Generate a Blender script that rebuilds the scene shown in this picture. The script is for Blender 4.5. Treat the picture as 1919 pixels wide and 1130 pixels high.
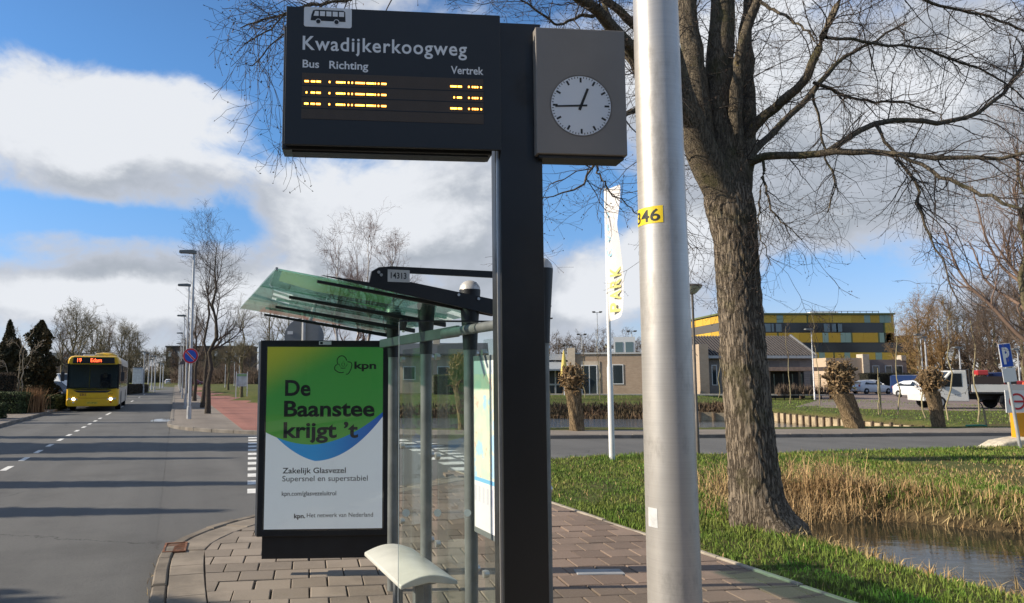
import bpy, math, random
import numpy as np
from mathutils import Matrix, Vector
R = math.radians
for o in list(bpy.data.objects): bpy.data.objects.remove(o)
scene = bpy.context.scene
COL = scene.collection

# ---------------------------------------------------------------- camera
W, H, F, CX, CY, HZ = 1919.0, 1130.0, 1400.0, 800.0, 565.0, 708.0
CAMZ = 1.70
PITCH = math.atan((HZ - CY) / F)
cam = bpy.data.cameras.new('camera')
cam_o = bpy.data.objects.new('camera', cam)
COL.objects.link(cam_o)
cam.sensor_width = 36.0
cam.lens = F / W * 36.0
cam.shift_x = (W / 2 - CX) / W
cam.clip_start = 0.05
cam.clip_end = 4000
cam_o.matrix_world = Matrix.Translation((0, 0, CAMZ)) @ Matrix.Rotation(R(90) + PITCH, 4, 'X')
scene.camera = cam_o

# ---------------------------------------------------------------- light
SUN_EL, SUN_FROM = R(29), R(-3)         # sun stands on the left, square to the view
to_sun = Vector((-math.cos(SUN_EL) * math.cos(SUN_FROM), math.cos(SUN_EL) * math.sin(SUN_FROM), math.sin(SUN_EL)))
sl = bpy.data.lights.new('sun', 'SUN')
sl.energy = 4.9
sl.angle = R(0.53)
sl.color = (1.0, 0.88, 0.71)
so = bpy.data.objects.new('sun', sl)
COL.objects.link(so)
so.rotation_euler = to_sun.to_track_quat('Z', 'Y').to_euler()
so.location = (-20, 0, 30)

scene.view_settings.view_transform = 'Standard'
scene.view_settings.look = 'None'
scene.view_settings.gamma = 1.0
scene.view_settings.use_curve_mapping = False
scene.view_settings.exposure = 0.35
scene.render.engine = 'CYCLES'
scene.cycles.max_bounces = 8
scene.cycles.transparent_max_bounces = 24
scene.cycles.caustics_reflective = False
scene.cycles.caustics_refractive = False
scene.cycles.sample_clamp_indirect = 6.0
scene.cycles.use_denoising = True


class NT:
    """small helper for node trees"""
    def __init__(s, tree): s.t = tree; s.n = tree.nodes; s.l = tree.links
    def add(s, typ, **kw):
        nd = s.n.new(typ)
        for k, v in kw.items(): setattr(nd, k, v)
        return nd
    def put(s, sock, v):
        if v is None: return
        if isinstance(v, bpy.types.NodeSocket): s.l.new(v, sock)
        else:
            if hasattr(sock.default_value, '__len__') and not hasattr(v, '__len__'): v = [v] * len(sock.default_value)
            if sock.type == 'RGBA' and len(v) == 3: v = (*v, 1)
            sock.default_value = v
    def math(s, op, a, b=None, c=None, clamp=False):
        nd = s.add('ShaderNodeMath', operation=op, use_clamp=clamp)
        s.put(nd.inputs[0], a); s.put(nd.inputs[1], b)
        if c is not None: s.put(nd.inputs[2], c)
        return nd.outputs[0]
    def vmath(s, op, a, b=None):
        nd = s.add('ShaderNodeVectorMath', operation=op)
        s.put(nd.inputs[0], a)
        if b is not None: s.put(nd.inputs[1], b)
        return nd.outputs['Value'] if op in ('LENGTH', 'DOT_PRODUCT') else nd.outputs[0]
    def noise(s, vec, scale, detail=4, rough=0.55, dist=0.0, out='Fac'):
        nd = s.add('ShaderNodeTexNoise')
        s.put(nd.inputs['Vector'], vec)
        nd.inputs['Scale'].default_value = scale; nd.inputs['Detail'].default_value = detail
        nd.inputs['Roughness'].default_value = rough; nd.inputs['Distortion'].default_value = dist
        return nd.outputs[out]
    def ramp(s, fac, a, b, lo=0.0, hi=1.0, smooth=True):
        nd = s.add('ShaderNodeMapRange', interpolation_type='SMOOTHSTEP' if smooth else 'LINEAR')
        s.put(nd.inputs[0], fac); s.put(nd.inputs[1], a); s.put(nd.inputs[2], b); s.put(nd.inputs[3], lo); s.put(nd.inputs[4], hi)
        return nd.outputs[0]
    def mix(s, fac, a, b, mode='MIX'):
        nd = s.add('ShaderNodeMix', data_type='RGBA', blend_type=mode)
        s.put(nd.inputs[0], fac); s.put(nd.inputs[6], a); s.put(nd.inputs[7], b)
        return nd.outputs[2]


def pdir(px, py):
    """world direction of a picture point (sky directions, distances are given apart)"""
    v = Vector(((px - CX) / F, 1.0, -(py - CY) / F))
    return (Matrix.Rotation(PITCH, 3, 'X') @ v).normalized()

def at(px, py, Y):
    d = pdir(px, py); k = Y / d.y
    return Vector((d.x * k, Y, CAMZ + d.z * k))

def gp(px, py, z=0.0):
    d = pdir(px, py); k = (z - CAMZ) / d.z
    return Vector((d.x * k, d.y * k, z))

# ---------------------------------------------------------------- sky
world = bpy.data.worlds.new('World'); scene.world = world; world.use_nodes = True
world.cycles.sampling_method = 'MANUAL'; world.cycles.sample_map_resolution = 512
w = NT(world.node_tree); w.n.clear()
sky = w.add('ShaderNodeTexSky', sky_type='NISHITA', sun_disc=False)
sky.sun_elevation = SUN_EL
sky.sun_rotation = math.atan2(to_sun.x, to_sun.y)
sky.air_density = 1.0; sky.dust_density = 0.25; sky.ozone_density = 1.5
tc = w.add('ShaderNodeTexCoord')
ddir = w.vmath('NORMALIZE', tc.outputs['Generated'])

grp = bpy.data.node_groups.new('cloud_density', 'ShaderNodeTree')
grp.interface.new_socket('Vector', in_out='INPUT', socket_type='NodeSocketVector')
grp.interface.new_socket('Value', in_out='OUTPUT', socket_type='NodeSocketFloat')
g = NT(grp); gi = g.add('NodeGroupInput'); go = g.add('NodeGroupOutput')
vin = gi.outputs[0]
# weather: (px, py, rx, ry, weight) drifting cumulus and the blue gaps between them
BLOBS = [(-30, 235, 300, 150, .50), (200, 270, 200, 100, .34), (400, 205, 130, 55, .30), (150, 335, 330, 60, .22), (510, 330, 120, 80, .30),
         (600, 420, 260, 100, .40), (760, 390, 190, 130, .30), (860, 450, 180, 150, .26),
         (120, 540, 420, 80, .40), (420, 570, 300, 110, .30), (660, 560, 300, 130, .26), (930, 610, 300, 110, .26),
         (1500, 260, 560, 260, .42), (1800, 120, 420, 280, .34), (1300, 60, 340, 120, .2), (1090, 545, 150, 80, .40),
         (1860, 590, 170, 90, .36), (640, -30, 200, 60, .32), (1350, 480, 240, 90, .2),
         (250, 45, 420, 85, -.5), (480, 150, 100, 200, -.16), (180, 408, 260, 30, -.40), (1090, 380, 150, 110, -.55), (440, 400, 60, 60, -.25),
         (1640, 520, 240, 80, -.5), (1400, 610, 300, 40, -.1)]
acc = None
stretch = g.vmath('MULTIPLY', vin, (1.0, 1.0, 1.5))
n1 = g.noise(stretch, 4.2, 9, .58, .35)
n2 = g.noise(stretch, 13.0, 5, .6, .4)
acc = g.math('ADD', g.math('MULTIPLY', g.math('SUBTRACT', n1, .5), 1.75), g.math('MULTIPLY', g.math('SUBTRACT', n2, .5), .58))
acc = g.math('ADD', acc, .10)
for (bx_, by_, rx_, ry_, wt) in BLOBS:
    c = pdir(bx_, by_)
    kx, kz = F / rx_, F / ry_
    dlt = g.vmath('MULTIPLY', g.vmath('SUBTRACT', vin, tuple(c)), (kx, kx * .6, kz))
    wt = wt - (.06 if wt > 0 else .08)
    fall = g.ramp(g.vmath('LENGTH', dlt), 0.0, 1.45, wt, 0.0)
    acc = g.math('ADD', acc, fall)
g.l.new(acc, go.inputs[0])

def density(vec):
    nd = w.add('ShaderNodeGroup'); nd.node_tree = grp
    w.put(nd.inputs[0], vec)
    return nd.outputs[0]
d0 = density(ddir)
d1 = density(w.vmath('ADD', ddir, (-.06, .0, .095)))       # one step towards the sun and up
cover = w.ramp(d0, -.02, .40)
thick = w.ramp(d0, .12, .66)
lit = w.ramp(w.math('SUBTRACT', d0, d1), -.03, .52)
core = w.mix(thick, (6.2, 6.6, 7.5), (4.3, 4.75, 5.4))
ccol = w.mix(lit, core, (8.5, 8.8, 9.3))
sepz = w.add('ShaderNodeSeparateXYZ'); w.l.new(ddir, sepz.inputs[0])
tint = w.mix(w.ramp(sepz.outputs[2], -.02, .30), (1.0, 1.02, 1.45), (.86, 1.36, 1.82))
tint = w.mix(w.ramp(sepz.outputs[2], .38, .75), tint, (.95, 1.0, 1.05))
skyc = w.mix(cover, w.mix(1.0, sky.outputs[0], tint, 'MULTIPLY'), ccol)
bg = w.add('ShaderNodeBackground')
bg.inputs['Strength'].default_value = 0.075
w.put(bg.inputs['Color'], skyc)
wo = w.add('ShaderNodeOutputWorld')
w.l.new(bg.outputs[0], wo.inputs['Surface'])

# ---------------------------------------------------------------- helpers: objects
def tag(o, label=None, cat=None, group=None, kind=None):
    if label: o['label'] = label
    if cat: o['category'] = cat
    if group: o['group'] = group
    if kind: o['kind'] = kind
    return o

def empty(name, loc=(0, 0, 0), rz=0.0, label=None, cat=None, group=None):
    o = bpy.data.objects.new(name, None); COL.objects.link(o)
    o.location = loc; o.rotation_euler = (0, 0, rz); o.empty_display_size = .1
    return tag(o, label, cat, group)

def link(name, me, mat=None, parent=None):
    o = bpy.data.objects.new(name, me); COL.objects.link(o)
    if mat is not None and not me.materials: me.materials.append(mat)
    if parent is not None: o.parent = parent
    return o

def copy_tree(o, parent=None):
    c = o.copy(); COL.objects.link(c); c.parent = parent
    for ch in KIDS(o): copy_tree(ch, c)
    return c

def KIDS(o):
    return list(o.children)

def np_mesh(name, V, Q, smooth=False):
    """mesh from numpy vertices (n,3) and faces (m,k), k = 3 or 4"""
    V = np.asarray(V, np.float32).reshape(-1, 3); Q = np.asarray(Q, np.int32)
    me = bpy.data.meshes.new(name)
    k = Q.shape[1]
    me.vertices.add(len(V)); me.vertices.foreach_set('co', V.ravel())
    me.loops.add(Q.size); me.loops.foreach_set('vertex_index', Q.ravel())
    me.polygons.add(len(Q)); me.polygons.foreach_set('loop_start', np.arange(0, Q.size, k, dtype=np.int32))
    if smooth: me.polygons.foreach_set('use_smooth', np.ones(len(Q), bool))
    me.update(calc_edges=True)
    return me

class MB:
    def __init__(s): s.v = []; s.f = []
    def _add(s, vs, fs, M=None):
        b = len(s.v)
        for p in vs:
            p = Vector(p)
            s.v.append(tuple(M @ p) if M is not None else tuple(p))
        s.f += [tuple(i + b for i in f) for f in fs]
        return s
    def box(s, c, d, M=None, rz=0):
        x, y, z = d[0] / 2, d[1] / 2, d[2] / 2
        vs = [(-x, -y, -z), (x, -y, -z), (x, y, -z), (-x, y, -z), (-x, -y, z), (x, -y, z), (x, y, z), (-x, y, z)]
        T = Matrix.Translation(c) @ Matrix.Rotation(rz, 4, 'Z')
        if M is not None: T = M @ T
        return s._add(vs, [(0, 3, 2, 1), (4, 5, 6, 7), (0, 1, 5, 4), (1, 2, 6, 5), (2, 3, 7, 6), (3, 0, 4, 7)], T)
    def span(s, a, b, M=None):
        return s.box([(a[i] + b[i]) / 2 for i in range(3)], [abs(b[i] - a[i]) for i in range(3)], M)
    def prism(s, poly, lo, hi, axis='y', M=None):
        """polygon in the plane across the axis, pushed from lo to hi"""
        n = len(poly)
        ar = sum(poly[i][0] * poly[(i + 1) % n][1] - poly[(i + 1) % n][0] * poly[i][1] for i in range(n))
        if ar < 0: poly = poly[::-1]
        def put(p, h): return (p[0], h, p[1]) if axis == 'y' else ((p[0], p[1], h) if axis == 'z' else (h, p[0], p[1]))
        vs = [put(p, lo) for p in poly] + [put(p, hi) for p in poly]
        fs = [tuple(range(n)), tuple(range(2 * n - 1, n - 1, -1))] + [((i + 1) % n, i, n + i, n + (i + 1) % n) for i in range(n)]
        if axis != 'y': fs = [f[::-1] for f in fs]
        return s._add(vs, fs, M)
    def tube(s, pts, rads, n=10, cap=True, M=None):
        pts = [Vector(p) for p in pts]
        if not hasattr(rads, '__len__'): rads = [rads] * len(pts)
        vs = []; fs = []
        up = Vector((0, 0, 1)); prev = None
        for i, p in enumerate(pts):
            t = (pts[min(i + 1, len(pts) - 1)] - pts[max(i - 1, 0)]).normalized()
            if prev is None:
                a = t.cross(Vector((0, 0, 1)) if abs(t.z) < .9 else Vector((1, 0, 0))).normalized()
            else:
                a = (prev - t * prev.dot(t)).normalized()
            prev = a; b = t.cross(a)
            for k in range(n):
                an = 2 * math.pi * k / n
                vs.append(p + (a * math.cos(an) + b * math.sin(an)) * rads[i])
        for i in range(len(pts) - 1):
            for k in range(n):
                fs.append((i * n + k, i * n + (k + 1) % n, (i + 1) * n + (k + 1) % n, (i + 1) * n + k))
        if cap:
            fs.append(tuple(range(n - 1, -1, -1))); m = (len(pts) - 1) * n
            fs.append(tuple(range(m, m + n)))
        return s._add(vs, fs, M)
    def lathe(s, prof, c=(0, 0, 0), n=24, axis='z', M=None, cap=True):
        vs = []; fs = []
        for (r, h) in prof:
            for k in range(n):
                an = 2 * math.pi * k / n; x, y = r * math.cos(an), r * math.sin(an)
                vs.append((c[0] + x, c[1] + y, c[2] + h) if axis == 'z' else ((c[0] + x, c[1] + h, c[2] + y) if axis == 'y' else (c[0] + h, c[1] + x, c[2] + y)))
        for i in range(len(prof) - 1):
            for k in range(n):
                q = (i * n + k, i * n + (k + 1) % n, (i + 1) * n + (k + 1) % n, (i + 1) * n + k)
                fs.append(q if axis != 'y' else q[::-1])
        e = (len(prof) - 1) * n
        if not cap: return s._add(vs, fs, M)
        fs.append(tuple(range(n - 1, -1, -1)) if axis != 'y' else tuple(range(n)))
        fs.append(tuple(range(e, e + n)) if axis != 'y' else tuple(range(e + n - 1, e - 1, -1)))
        return s._add(vs, fs, M)
    def quad(s, a, b, c, d): return s._add([a, b, c, d], [(0, 1, 2, 3)])
    def mesh(s, name, smooth=False):
        me = bpy.data.meshes.new(name); me.from_pydata(s.v, [], s.f); me.update()
        if smooth is not False:
            me.polygons.foreach_set('use_smooth', np.ones(len(me.polygons), bool))
            me.set_sharp_from_angle(angle=R(40))
        return me
    def build(s, name, mat, parent=None, smooth=False, bevel=0.0, seg=2):
        o = link(name, s.mesh(name, smooth), mat, parent)
        if bevel:
            m = o.modifiers.new('bevel', 'BEVEL'); m.width = bevel; m.segments = seg; m.limit_method = 'ANGLE'; m.angle_limit = R(35)
            m.harden_normals = False
        return o

def frame(loc, theta):
    """world matrix of a local frame: x to the right turned by theta, y away"""
    return Matrix.Translation(loc) @ Matrix.Rotation(theta, 4, 'Z')

def onplane(px, py, Fm, y=0.0):
    """local (x, z) where the sight line of a picture point meets the local plane y"""
    d = pdir(px, py); I = Fm.inverted()
    o = I @ Vector((0, 0, CAMZ)); dd = I.to_3x3() @ d
    k = (y - o.y) / dd.y
    p = o + dd * k
    return p.x, p.z

def text_mesh(txt, bold=0.0, size=1.0, spacing=1.0):
    cu = bpy.data.curves.new('lettering', 'FONT'); cu.body = txt; cu.size = size; cu.offset = bold; cu.space_character = spacing
    cu.resolution_u = 4
    o = bpy.data.objects.new('lettering', cu); COL.objects.link(o)
    dg = bpy.context.evaluated_depsgraph_get()
    me = bpy.data.meshes.new_from_object(o.evaluated_get(dg))
    bpy.data.objects.remove(o); bpy.data.curves.remove(cu)
    return me

def lettering(txt, x0, x1, zb, cap, y, mat, parent, bold=0.0, spacing=1.0, name='lettering', slant=0.0, flip=1):
    """flat print in the local x-z plane: from x0 to x1, baseline zb, capital height cap, facing -y"""
    me = text_mesh(txt, bold, 1.0, spacing)
    n = len(me.vertices); co = np.empty(n * 3, np.float32); me.vertices.foreach_get('co', co); co = co.reshape(-1, 3)
    ref = text_mesh('H'); m = len(ref.vertices); cr = np.empty(m * 3, np.float32); ref.vertices.foreach_get('co', cr)
    ch = cr.reshape(-1, 3)[:, 1].max(); bpy.data.meshes.remove(ref)
    lo, hi = co[:, 0].min(), co[:, 0].max()
    out = np.empty_like(co)
    out[:, 0] = x0 + (co[:, 0] - lo) / (hi - lo) * (x1 - x0)
    out[:, 2] = zb + co[:, 1] / ch * cap + slant * (out[:, 0] - x0)
    out[:, 1] = y
    me.vertices.foreach_set('co', out.ravel()); me.materials.clear(); me.update()
    return link(name, me, mat, parent)

# ---------------------------------------------------------------- helpers: materials
def mat(name, col, rough=.6, metal=0.0, var=0.0, vscale=4.0, bump=0.0, bscale=40.0, col2=None, spec=.5, coat=0.0, stretch=None, dirt=0.0, island=0.0, trans=0.0):
    m = bpy.data.materials.new(name); m.use_nodes = True
    t = NT(m.node_tree); b = t.n['Principled BSDF']
    b.inputs['Roughness'].default_value = rough; b.inputs['Metallic'].default_value = metal
    b.inputs['Specular IOR Level'].default_value = spec
    if coat: b.inputs['Coat Weight'].default_value = coat
    c = (*col, 1)
    pos = None
    if var or bump or col2 or dirt:
        ge = t.add('ShaderNodeNewGeometry'); pos = ge.outputs['Position']
        if stretch: pos = t.vmath('MULTIPLY', pos, stretch)
    if var or col2:
        nz = t.noise(pos, vscale, 6, .6)
        f = t.ramp(nz, .32, .68)
        if col2: cc = t.mix(f, col, col2)
        else:
            lo = [x * (1 - var) for x in col]; hi = [min(1, x * (1 + var)) for x in col]
            cc = t.mix(f, lo, hi)
        c = cc
    if island:
        ge2 = t.add('ShaderNodeNewGeometry')
        k = t.ramp(ge2.outputs['Random Per Island'], 0, 1, 1 - island, 1 + island, False)
        cb = t.add('ShaderNodeCombineColor')
        for i in range(3): t.l.new(k, cb.inputs[i])
        c = t.mix(1.0, c, cb.outputs[0], 'MULTIPLY')
    if dirt:
        n3 = t.ramp(t.noise(pos, vscale * .35 + .7, 8, .68), .48, .74)
        c = t.mix(t.math('MULTIPLY', n3, dirt), c, [x * .45 for x in col])
        rr = t.ramp(n3, 0, 1, rough, min(1, rough + .25)); t.l.new(rr, b.inputs['Roughness'])
    t.put(b.inputs['Base Color'], c)
    if bump:
        bp = t.add('ShaderNodeBump'); bp.inputs['Strength'].default_value = bump; bp.inputs['Distance'].default_value = .02
        t.l.new(t.noise(pos, bscale, 5, .6), bp.inputs['Height']); t.l.new(bp.outputs[0], b.inputs['Normal'])
    return m

def emit(name, col, st):
    m = bpy.data.materials.new(name); m.use_nodes = True
    b = m.node_tree.nodes['Principled BSDF']
    b.inputs['Base Color'].default_value = (*[c * .3 for c in col], 1)
    b.inputs['Emission Color'].default_value = (*col, 1); b.inputs['Emission Strength'].default_value = st
    return m

def glass(name, tint, ior=1.5, smudge=0.0):
    m = bpy.data.materials.new(name); m.use_nodes = True
    t = NT(m.node_tree); t.n.clear()
    tr = t.add('ShaderNodeBsdfTransparent'); t.put(tr.inputs[0], tint)
    gl = t.add('ShaderNodeBsdfGlossy'); gl.inputs['Roughness'].default_value = 0.0
    t.put(gl.inputs['Color'], (1, 1, 1))
    fr = t.add('ShaderNodeFresnel'); ge0 = t.add('ShaderNodeNewGeometry')
    t.l.new(t.ramp(ge0.outputs['Backfacing'], 0, 1, ior, 1 / ior, False), fr.inputs['IOR'])      # both faces of a thin pane mirror alike
    mx = t.add('ShaderNodeMixShader'); t.l.new(fr.outputs[0], mx.inputs[0]); t.l.new(tr.outputs[0], mx.inputs[1]); t.l.new(gl.outputs[0], mx.inputs[2])
    last = mx.outputs[0]
    if smudge:
        df = t.add('ShaderNodeBsdfDiffuse'); t.put(df.inputs[0], (.6, .62, .58))
        ge = t.add('ShaderNodeNewGeometry')
        nz = t.ramp(t.noise(ge.outputs['Position'], 3.0, 8, .7), .45, .8, smudge * .25, smudge)
        m2 = t.add('ShaderNodeMixShader'); t.l.new(nz, m2.inputs[0]); t.l.new(last, m2.inputs[1]); t.l.new(df.outputs[0], m2.inputs[2]); last = m2.outputs[0]
    o = t.add('ShaderNodeOutputMaterial'); t.l.new(last, o.inputs[0])
    return m

# ---------------------------------------------------------------- helpers: branches (numpy, all twigs of a level at once)
def norm(a): return a / np.maximum(np.linalg.norm(a, axis=-1, keepdims=True), 1e-9)

def tubes(P, Rd, n):
    """P (N,K,3) points, Rd (N,K) radii -> verts, quads"""
    N, K, _ = P.shape
    T = np.empty_like(P); T[:, 1:-1] = P[:, 2:] - P[:, :-2]; T[:, 0] = P[:, 1] - P[:, 0]; T[:, -1] = P[:, -1] - P[:, -2]
    T = norm(T)
    ref = np.where(np.abs(T[..., 2:3]) < .9, np.array([0, 0, 1.0]), np.array([1.0, 0, 0]))
    A = norm(np.cross(T, ref)); B = np.cross(T, A)
    an = np.arange(n) * 2 * np.pi / n
    V = P[:, :, None, :] + (A[:, :, None, :] * np.cos(an)[None, None, :, None] + B[:, :, None, :] * np.sin(an)[None, None, :, None]) * Rd[:, :, None, None]
    idx = np.arange(N * K * n).reshape(N, K, n)
    a = idx[:, :-1, :]; b = np.roll(idx, -1, 2)[:, :-1, :]; c = np.roll(idx, -1, 2)[:, 1:, :]; d = idx[:, 1:, :]
    Q = np.stack([a, b, c, d], -1).reshape(-1, 4)
    return V.reshape(-1, 3), Q

def resample(poly, K):
    poly = np.asarray(poly, float)
    seg = np.r_[0, np.cumsum(np.linalg.norm(np.diff(poly[:, :3], axis=0), axis=1))]
    u = np.linspace(0, seg[-1], K)
    # Catmull-like smoothing: linear resample, then relax
    out = np.stack([np.interp(u, seg, poly[:, i]) for i in range(poly.shape[1])], 1)
    for _ in range(2): out[1:-1, :3] = .5 * out[1:-1, :3] + .25 * (out[2:, :3] + out[:-2, :3])
    return out

def children(rng, P, Rd, count, length, angle=(35, 65), tropism=0.1, wob=.25, rscale=.55, rmin=.0012, K=6, start=.15, lenbias=.5, taper=.25):
    """count twigs spread along the parents P (N,K0,3), weighted by the parents' length"""
    N, K0, _ = P.shape
    L = np.linalg.norm(np.diff(P, axis=1), axis=2).sum(1)
    pi = rng.choice(N, count, p=L / L.sum())
    u = start + (1 - start) * rng.random(count) ** .9
    f = u * (K0 - 1); i0 = np.minimum(f.astype(int), K0 - 2); fr = (f - i0)[:, None]
    p0 = P[pi, i0] * (1 - fr) + P[pi, i0 + 1] * fr
    r0 = Rd[pi, i0] * (1 - fr[:, 0]) + Rd[pi, i0 + 1] * fr[:, 0]
    t = norm(P[pi, i0 + 1] - P[pi, i0])
    rnd = rng.normal(size=(count, 3)); perp = norm(rnd - t * (rnd * t).sum(1, keepdims=True))
    an = np.radians(rng.uniform(angle[0], angle[1], count))[:, None]
    d = norm(t * np.cos(an) + perp * np.sin(an))
    ln = length * (1 - lenbias * u) * rng.uniform(.5, 1.25, count)
    step = (ln / (K - 1))[:, None]
    out = np.empty((count, K, 3)); out[:, 0] = p0
    for k in range(1, K):
        d = norm(d + rng.normal(size=(count, 3)) * wob + np.array([0, 0, tropism]))
        out[:, k] = out[:, k - 1] + d * step
    rb = np.maximum(r0 * rscale, rmin)
    rr = rb[:, None] * np.linspace(1, taper, K)[None, :]
    return out, np.maximum(rr, rmin)

def branch_mesh(name, levels):
    """levels: list of (P, Rd, sides)"""
    Vs = []; Qs = []; off = 0
    for P, Rd, n in levels:
        v, q = tubes(np.asarray(P, float), np.asarray(Rd, float), n)
        Vs.append(v); Qs.append(q + off); off += len(v)
    return np_mesh(name, np.concatenate(Vs), np.concatenate(Qs), True)

def leaves(rng, C, size, flat=0.0, aspect=.55):
    """small four-cornered leaves at the points C"""
    N = len(C)
    a = norm(rng.normal(size=(N, 3)) * np.array([1, 1, 1 - flat])); b = norm(np.cross(a, rng.normal(size=(N, 3))))
    s = (size * rng.uniform(.6, 1.3, N))[:, None]
    V = np.stack([C - a * s, C + b * s * aspect, C + a * s, C - b * s * aspect], 1).reshape(-1, 3)
    return V, np.arange(N * 4).reshape(-1, 4)

def blades(rng, XYZ, h, wd, lean=.35, bend=.3):
    """grass: one bent two-piece blade on each point"""
    N = len(XYZ)
    az = rng.uniform(0, 2 * np.pi, N); hh = h * rng.uniform(.5, 1.25, N); ww = wd * rng.uniform(.7, 1.3, N)
    la = rng.uniform(0, 2 * np.pi, N); lm = np.abs(rng.normal(0, lean, N))
    side = np.stack([np.cos(az), np.sin(az), np.zeros(N)], 1) * ww[:, None]
    ldir = np.stack([np.cos(la), np.sin(la), np.zeros(N)], 1)
    mid = XYZ + np.array([0, 0, 1.0]) * (hh * .55)[:, None] + ldir * (hh * lm * .4)[:, None]
    tip = XYZ + np.array([0, 0, 1.0]) * (hh * (1 - bend * lm.clip(0, 1)))[:, None] + ldir * (hh * lm * 1.1)[:, None]
    V = np.stack([XYZ - side, XYZ + side, mid + side * .75, mid - side * .75, tip], 1).reshape(-1, 3)
    b = np.arange(N)[:, None] * 5
    T = np.concatenate([b + np.array([0, 1, 2]), b + np.array([0, 2, 3]), b + np.array([3, 2, 4])], 0)
    return V, T

# road frame: s runs along the main road away from the bus stop, t to the right of its near kerb line
PHI = R(18.5)
U = Vector((-math.sin(PHI), math.cos(PHI), 0)); Vv = Vector((math.cos(PHI), math.sin(PHI), 0)); ORG = Vector((-.15, 0, 0))
def RP(s, t, z=0.0):
    p = ORG + U * s + Vv * t; return Vector((p.x, p.y, z))
def ST(x, y):
    d = Vector((x, y, 0)) - ORG; return d.dot(U), d.dot(Vv)

# ================================================================ SETTING
def smooth01(x): x = np.clip(x, 0, 1); return x * x * (3 - 2 * x)

def poly_sd(x, y, poly):
    """signed distance to a polygon, negative inside"""
    poly = np.asarray([(p[0], p[1]) for p in poly], float)
    d = np.full(x.shape, 1e9); ins = np.zeros(x.shape, bool)
    n = len(poly)
    for i in range(n):
        ax, ay = poly[i]; bx, by = poly[(i + 1) % n]
        ex, ey = bx - ax, by - ay
        k = np.clip(((x - ax) * ex + (y - ay) * ey) / (ex * ex + ey * ey + 1e-12), 0, 1)
        d = np.minimum(d, np.hypot(x - ax - k * ex, y - ay - k * ey))
        c = ((ay > y) != (by > y)) & (x < (bx - ax) * (y - ay) / (by - ay + 1e-12) + ax)
        ins ^= c
    return np.where(ins, -d, d)

def xy(v): return (v[0], v[1])
NEAR_CURVE = [(-2.62, 7.5), (-2.66, 8.0), (-2.55, 8.7), (-2.23, 9.44), (-1.5, 10.6), (-.55, 11.9), (.35, 13.1)]
NEAR_EDGE = [(1.3, 14.6), (2.3, 15.9), (3.6, 16.7), (6, 17.2), (15, 18.9), (60, 27.0)]
FAR_CURVE = [(-10.2, 30.0), (-9.5, 27.8), (-8.2, 25.9), (-6.1, 24.5), (-3, 23.3), (0, 22.7), (3.66, 22.4), (18.3, 23.6), (60, 31.0)]
PLAT_T = 5.05
kerb_near = [xy(RP(-9, 0)), xy(RP(0, 0)), xy(RP(4, .0)), xy(RP(6.5, .0))] + NEAR_CURVE
platform = kerb_near + [xy(RP(13.0, PLAT_T)), xy(RP(-9, PLAT_T))]
main_road = [xy(RP(-40, -5.9)), xy(RP(-40, 0)), xy(RP(620, 0)), xy(RP(620, -5.9))]
junction = [xy(RP(6.5, 0))] + NEAR_CURVE + NEAR_EDGE + FAR_CURVE[::-1]
pave_far = FAR_CURVE + [(60, 33.5), (18.3, 25.7), (3.66, 24.6), (-.6, 25.0), xy(RP(28.0, 5.5)), xy(RP(620, 5.5)), xy(RP(620, 0))]
pave_left = [xy(RP(-40, -8.3)), xy(RP(-40, -5.9)), xy(RP(620, -5.9)), xy(RP(620, -8.3))]
DITCH = [(4.75, 10.4), (5.1, 9.5), (5.45, 8.7), (5.7, 7.9), (5.95, 7.2), (6.6, 6.0), (8, 4.6), (11, 3.2), (30, 1), (30, 6.3), (14, 8.5), (10, 9.3), (8.05, 10.1), (6.9, 11.1), (5.7, 11.7), (4.9, 11.3)]
POND = [(-16, 27.5), (-3, 26.4), (3, 26.3), (18.6, 27.4), (19.2, 29), (19.0, 40.5), (12, 41.5), (-18, 44)]
WATER_Z = -.38; POND_Z = -.59

def rough_noise(x, y, seed, sc):
    r = np.random.default_rng(seed); out = np.zeros_like(x)
    for i in range(5):
        a, b, p, q = r.normal(size=4); f = sc * (1.7 ** i)
        out += np.sin((x * math.cos(a * 3) + y * math.sin(a * 3)) * f + p * 5 + 1.3 * np.sin(y * f * .6 + q * 4)) / (1.5 ** i)
    return out / 2.5

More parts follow.
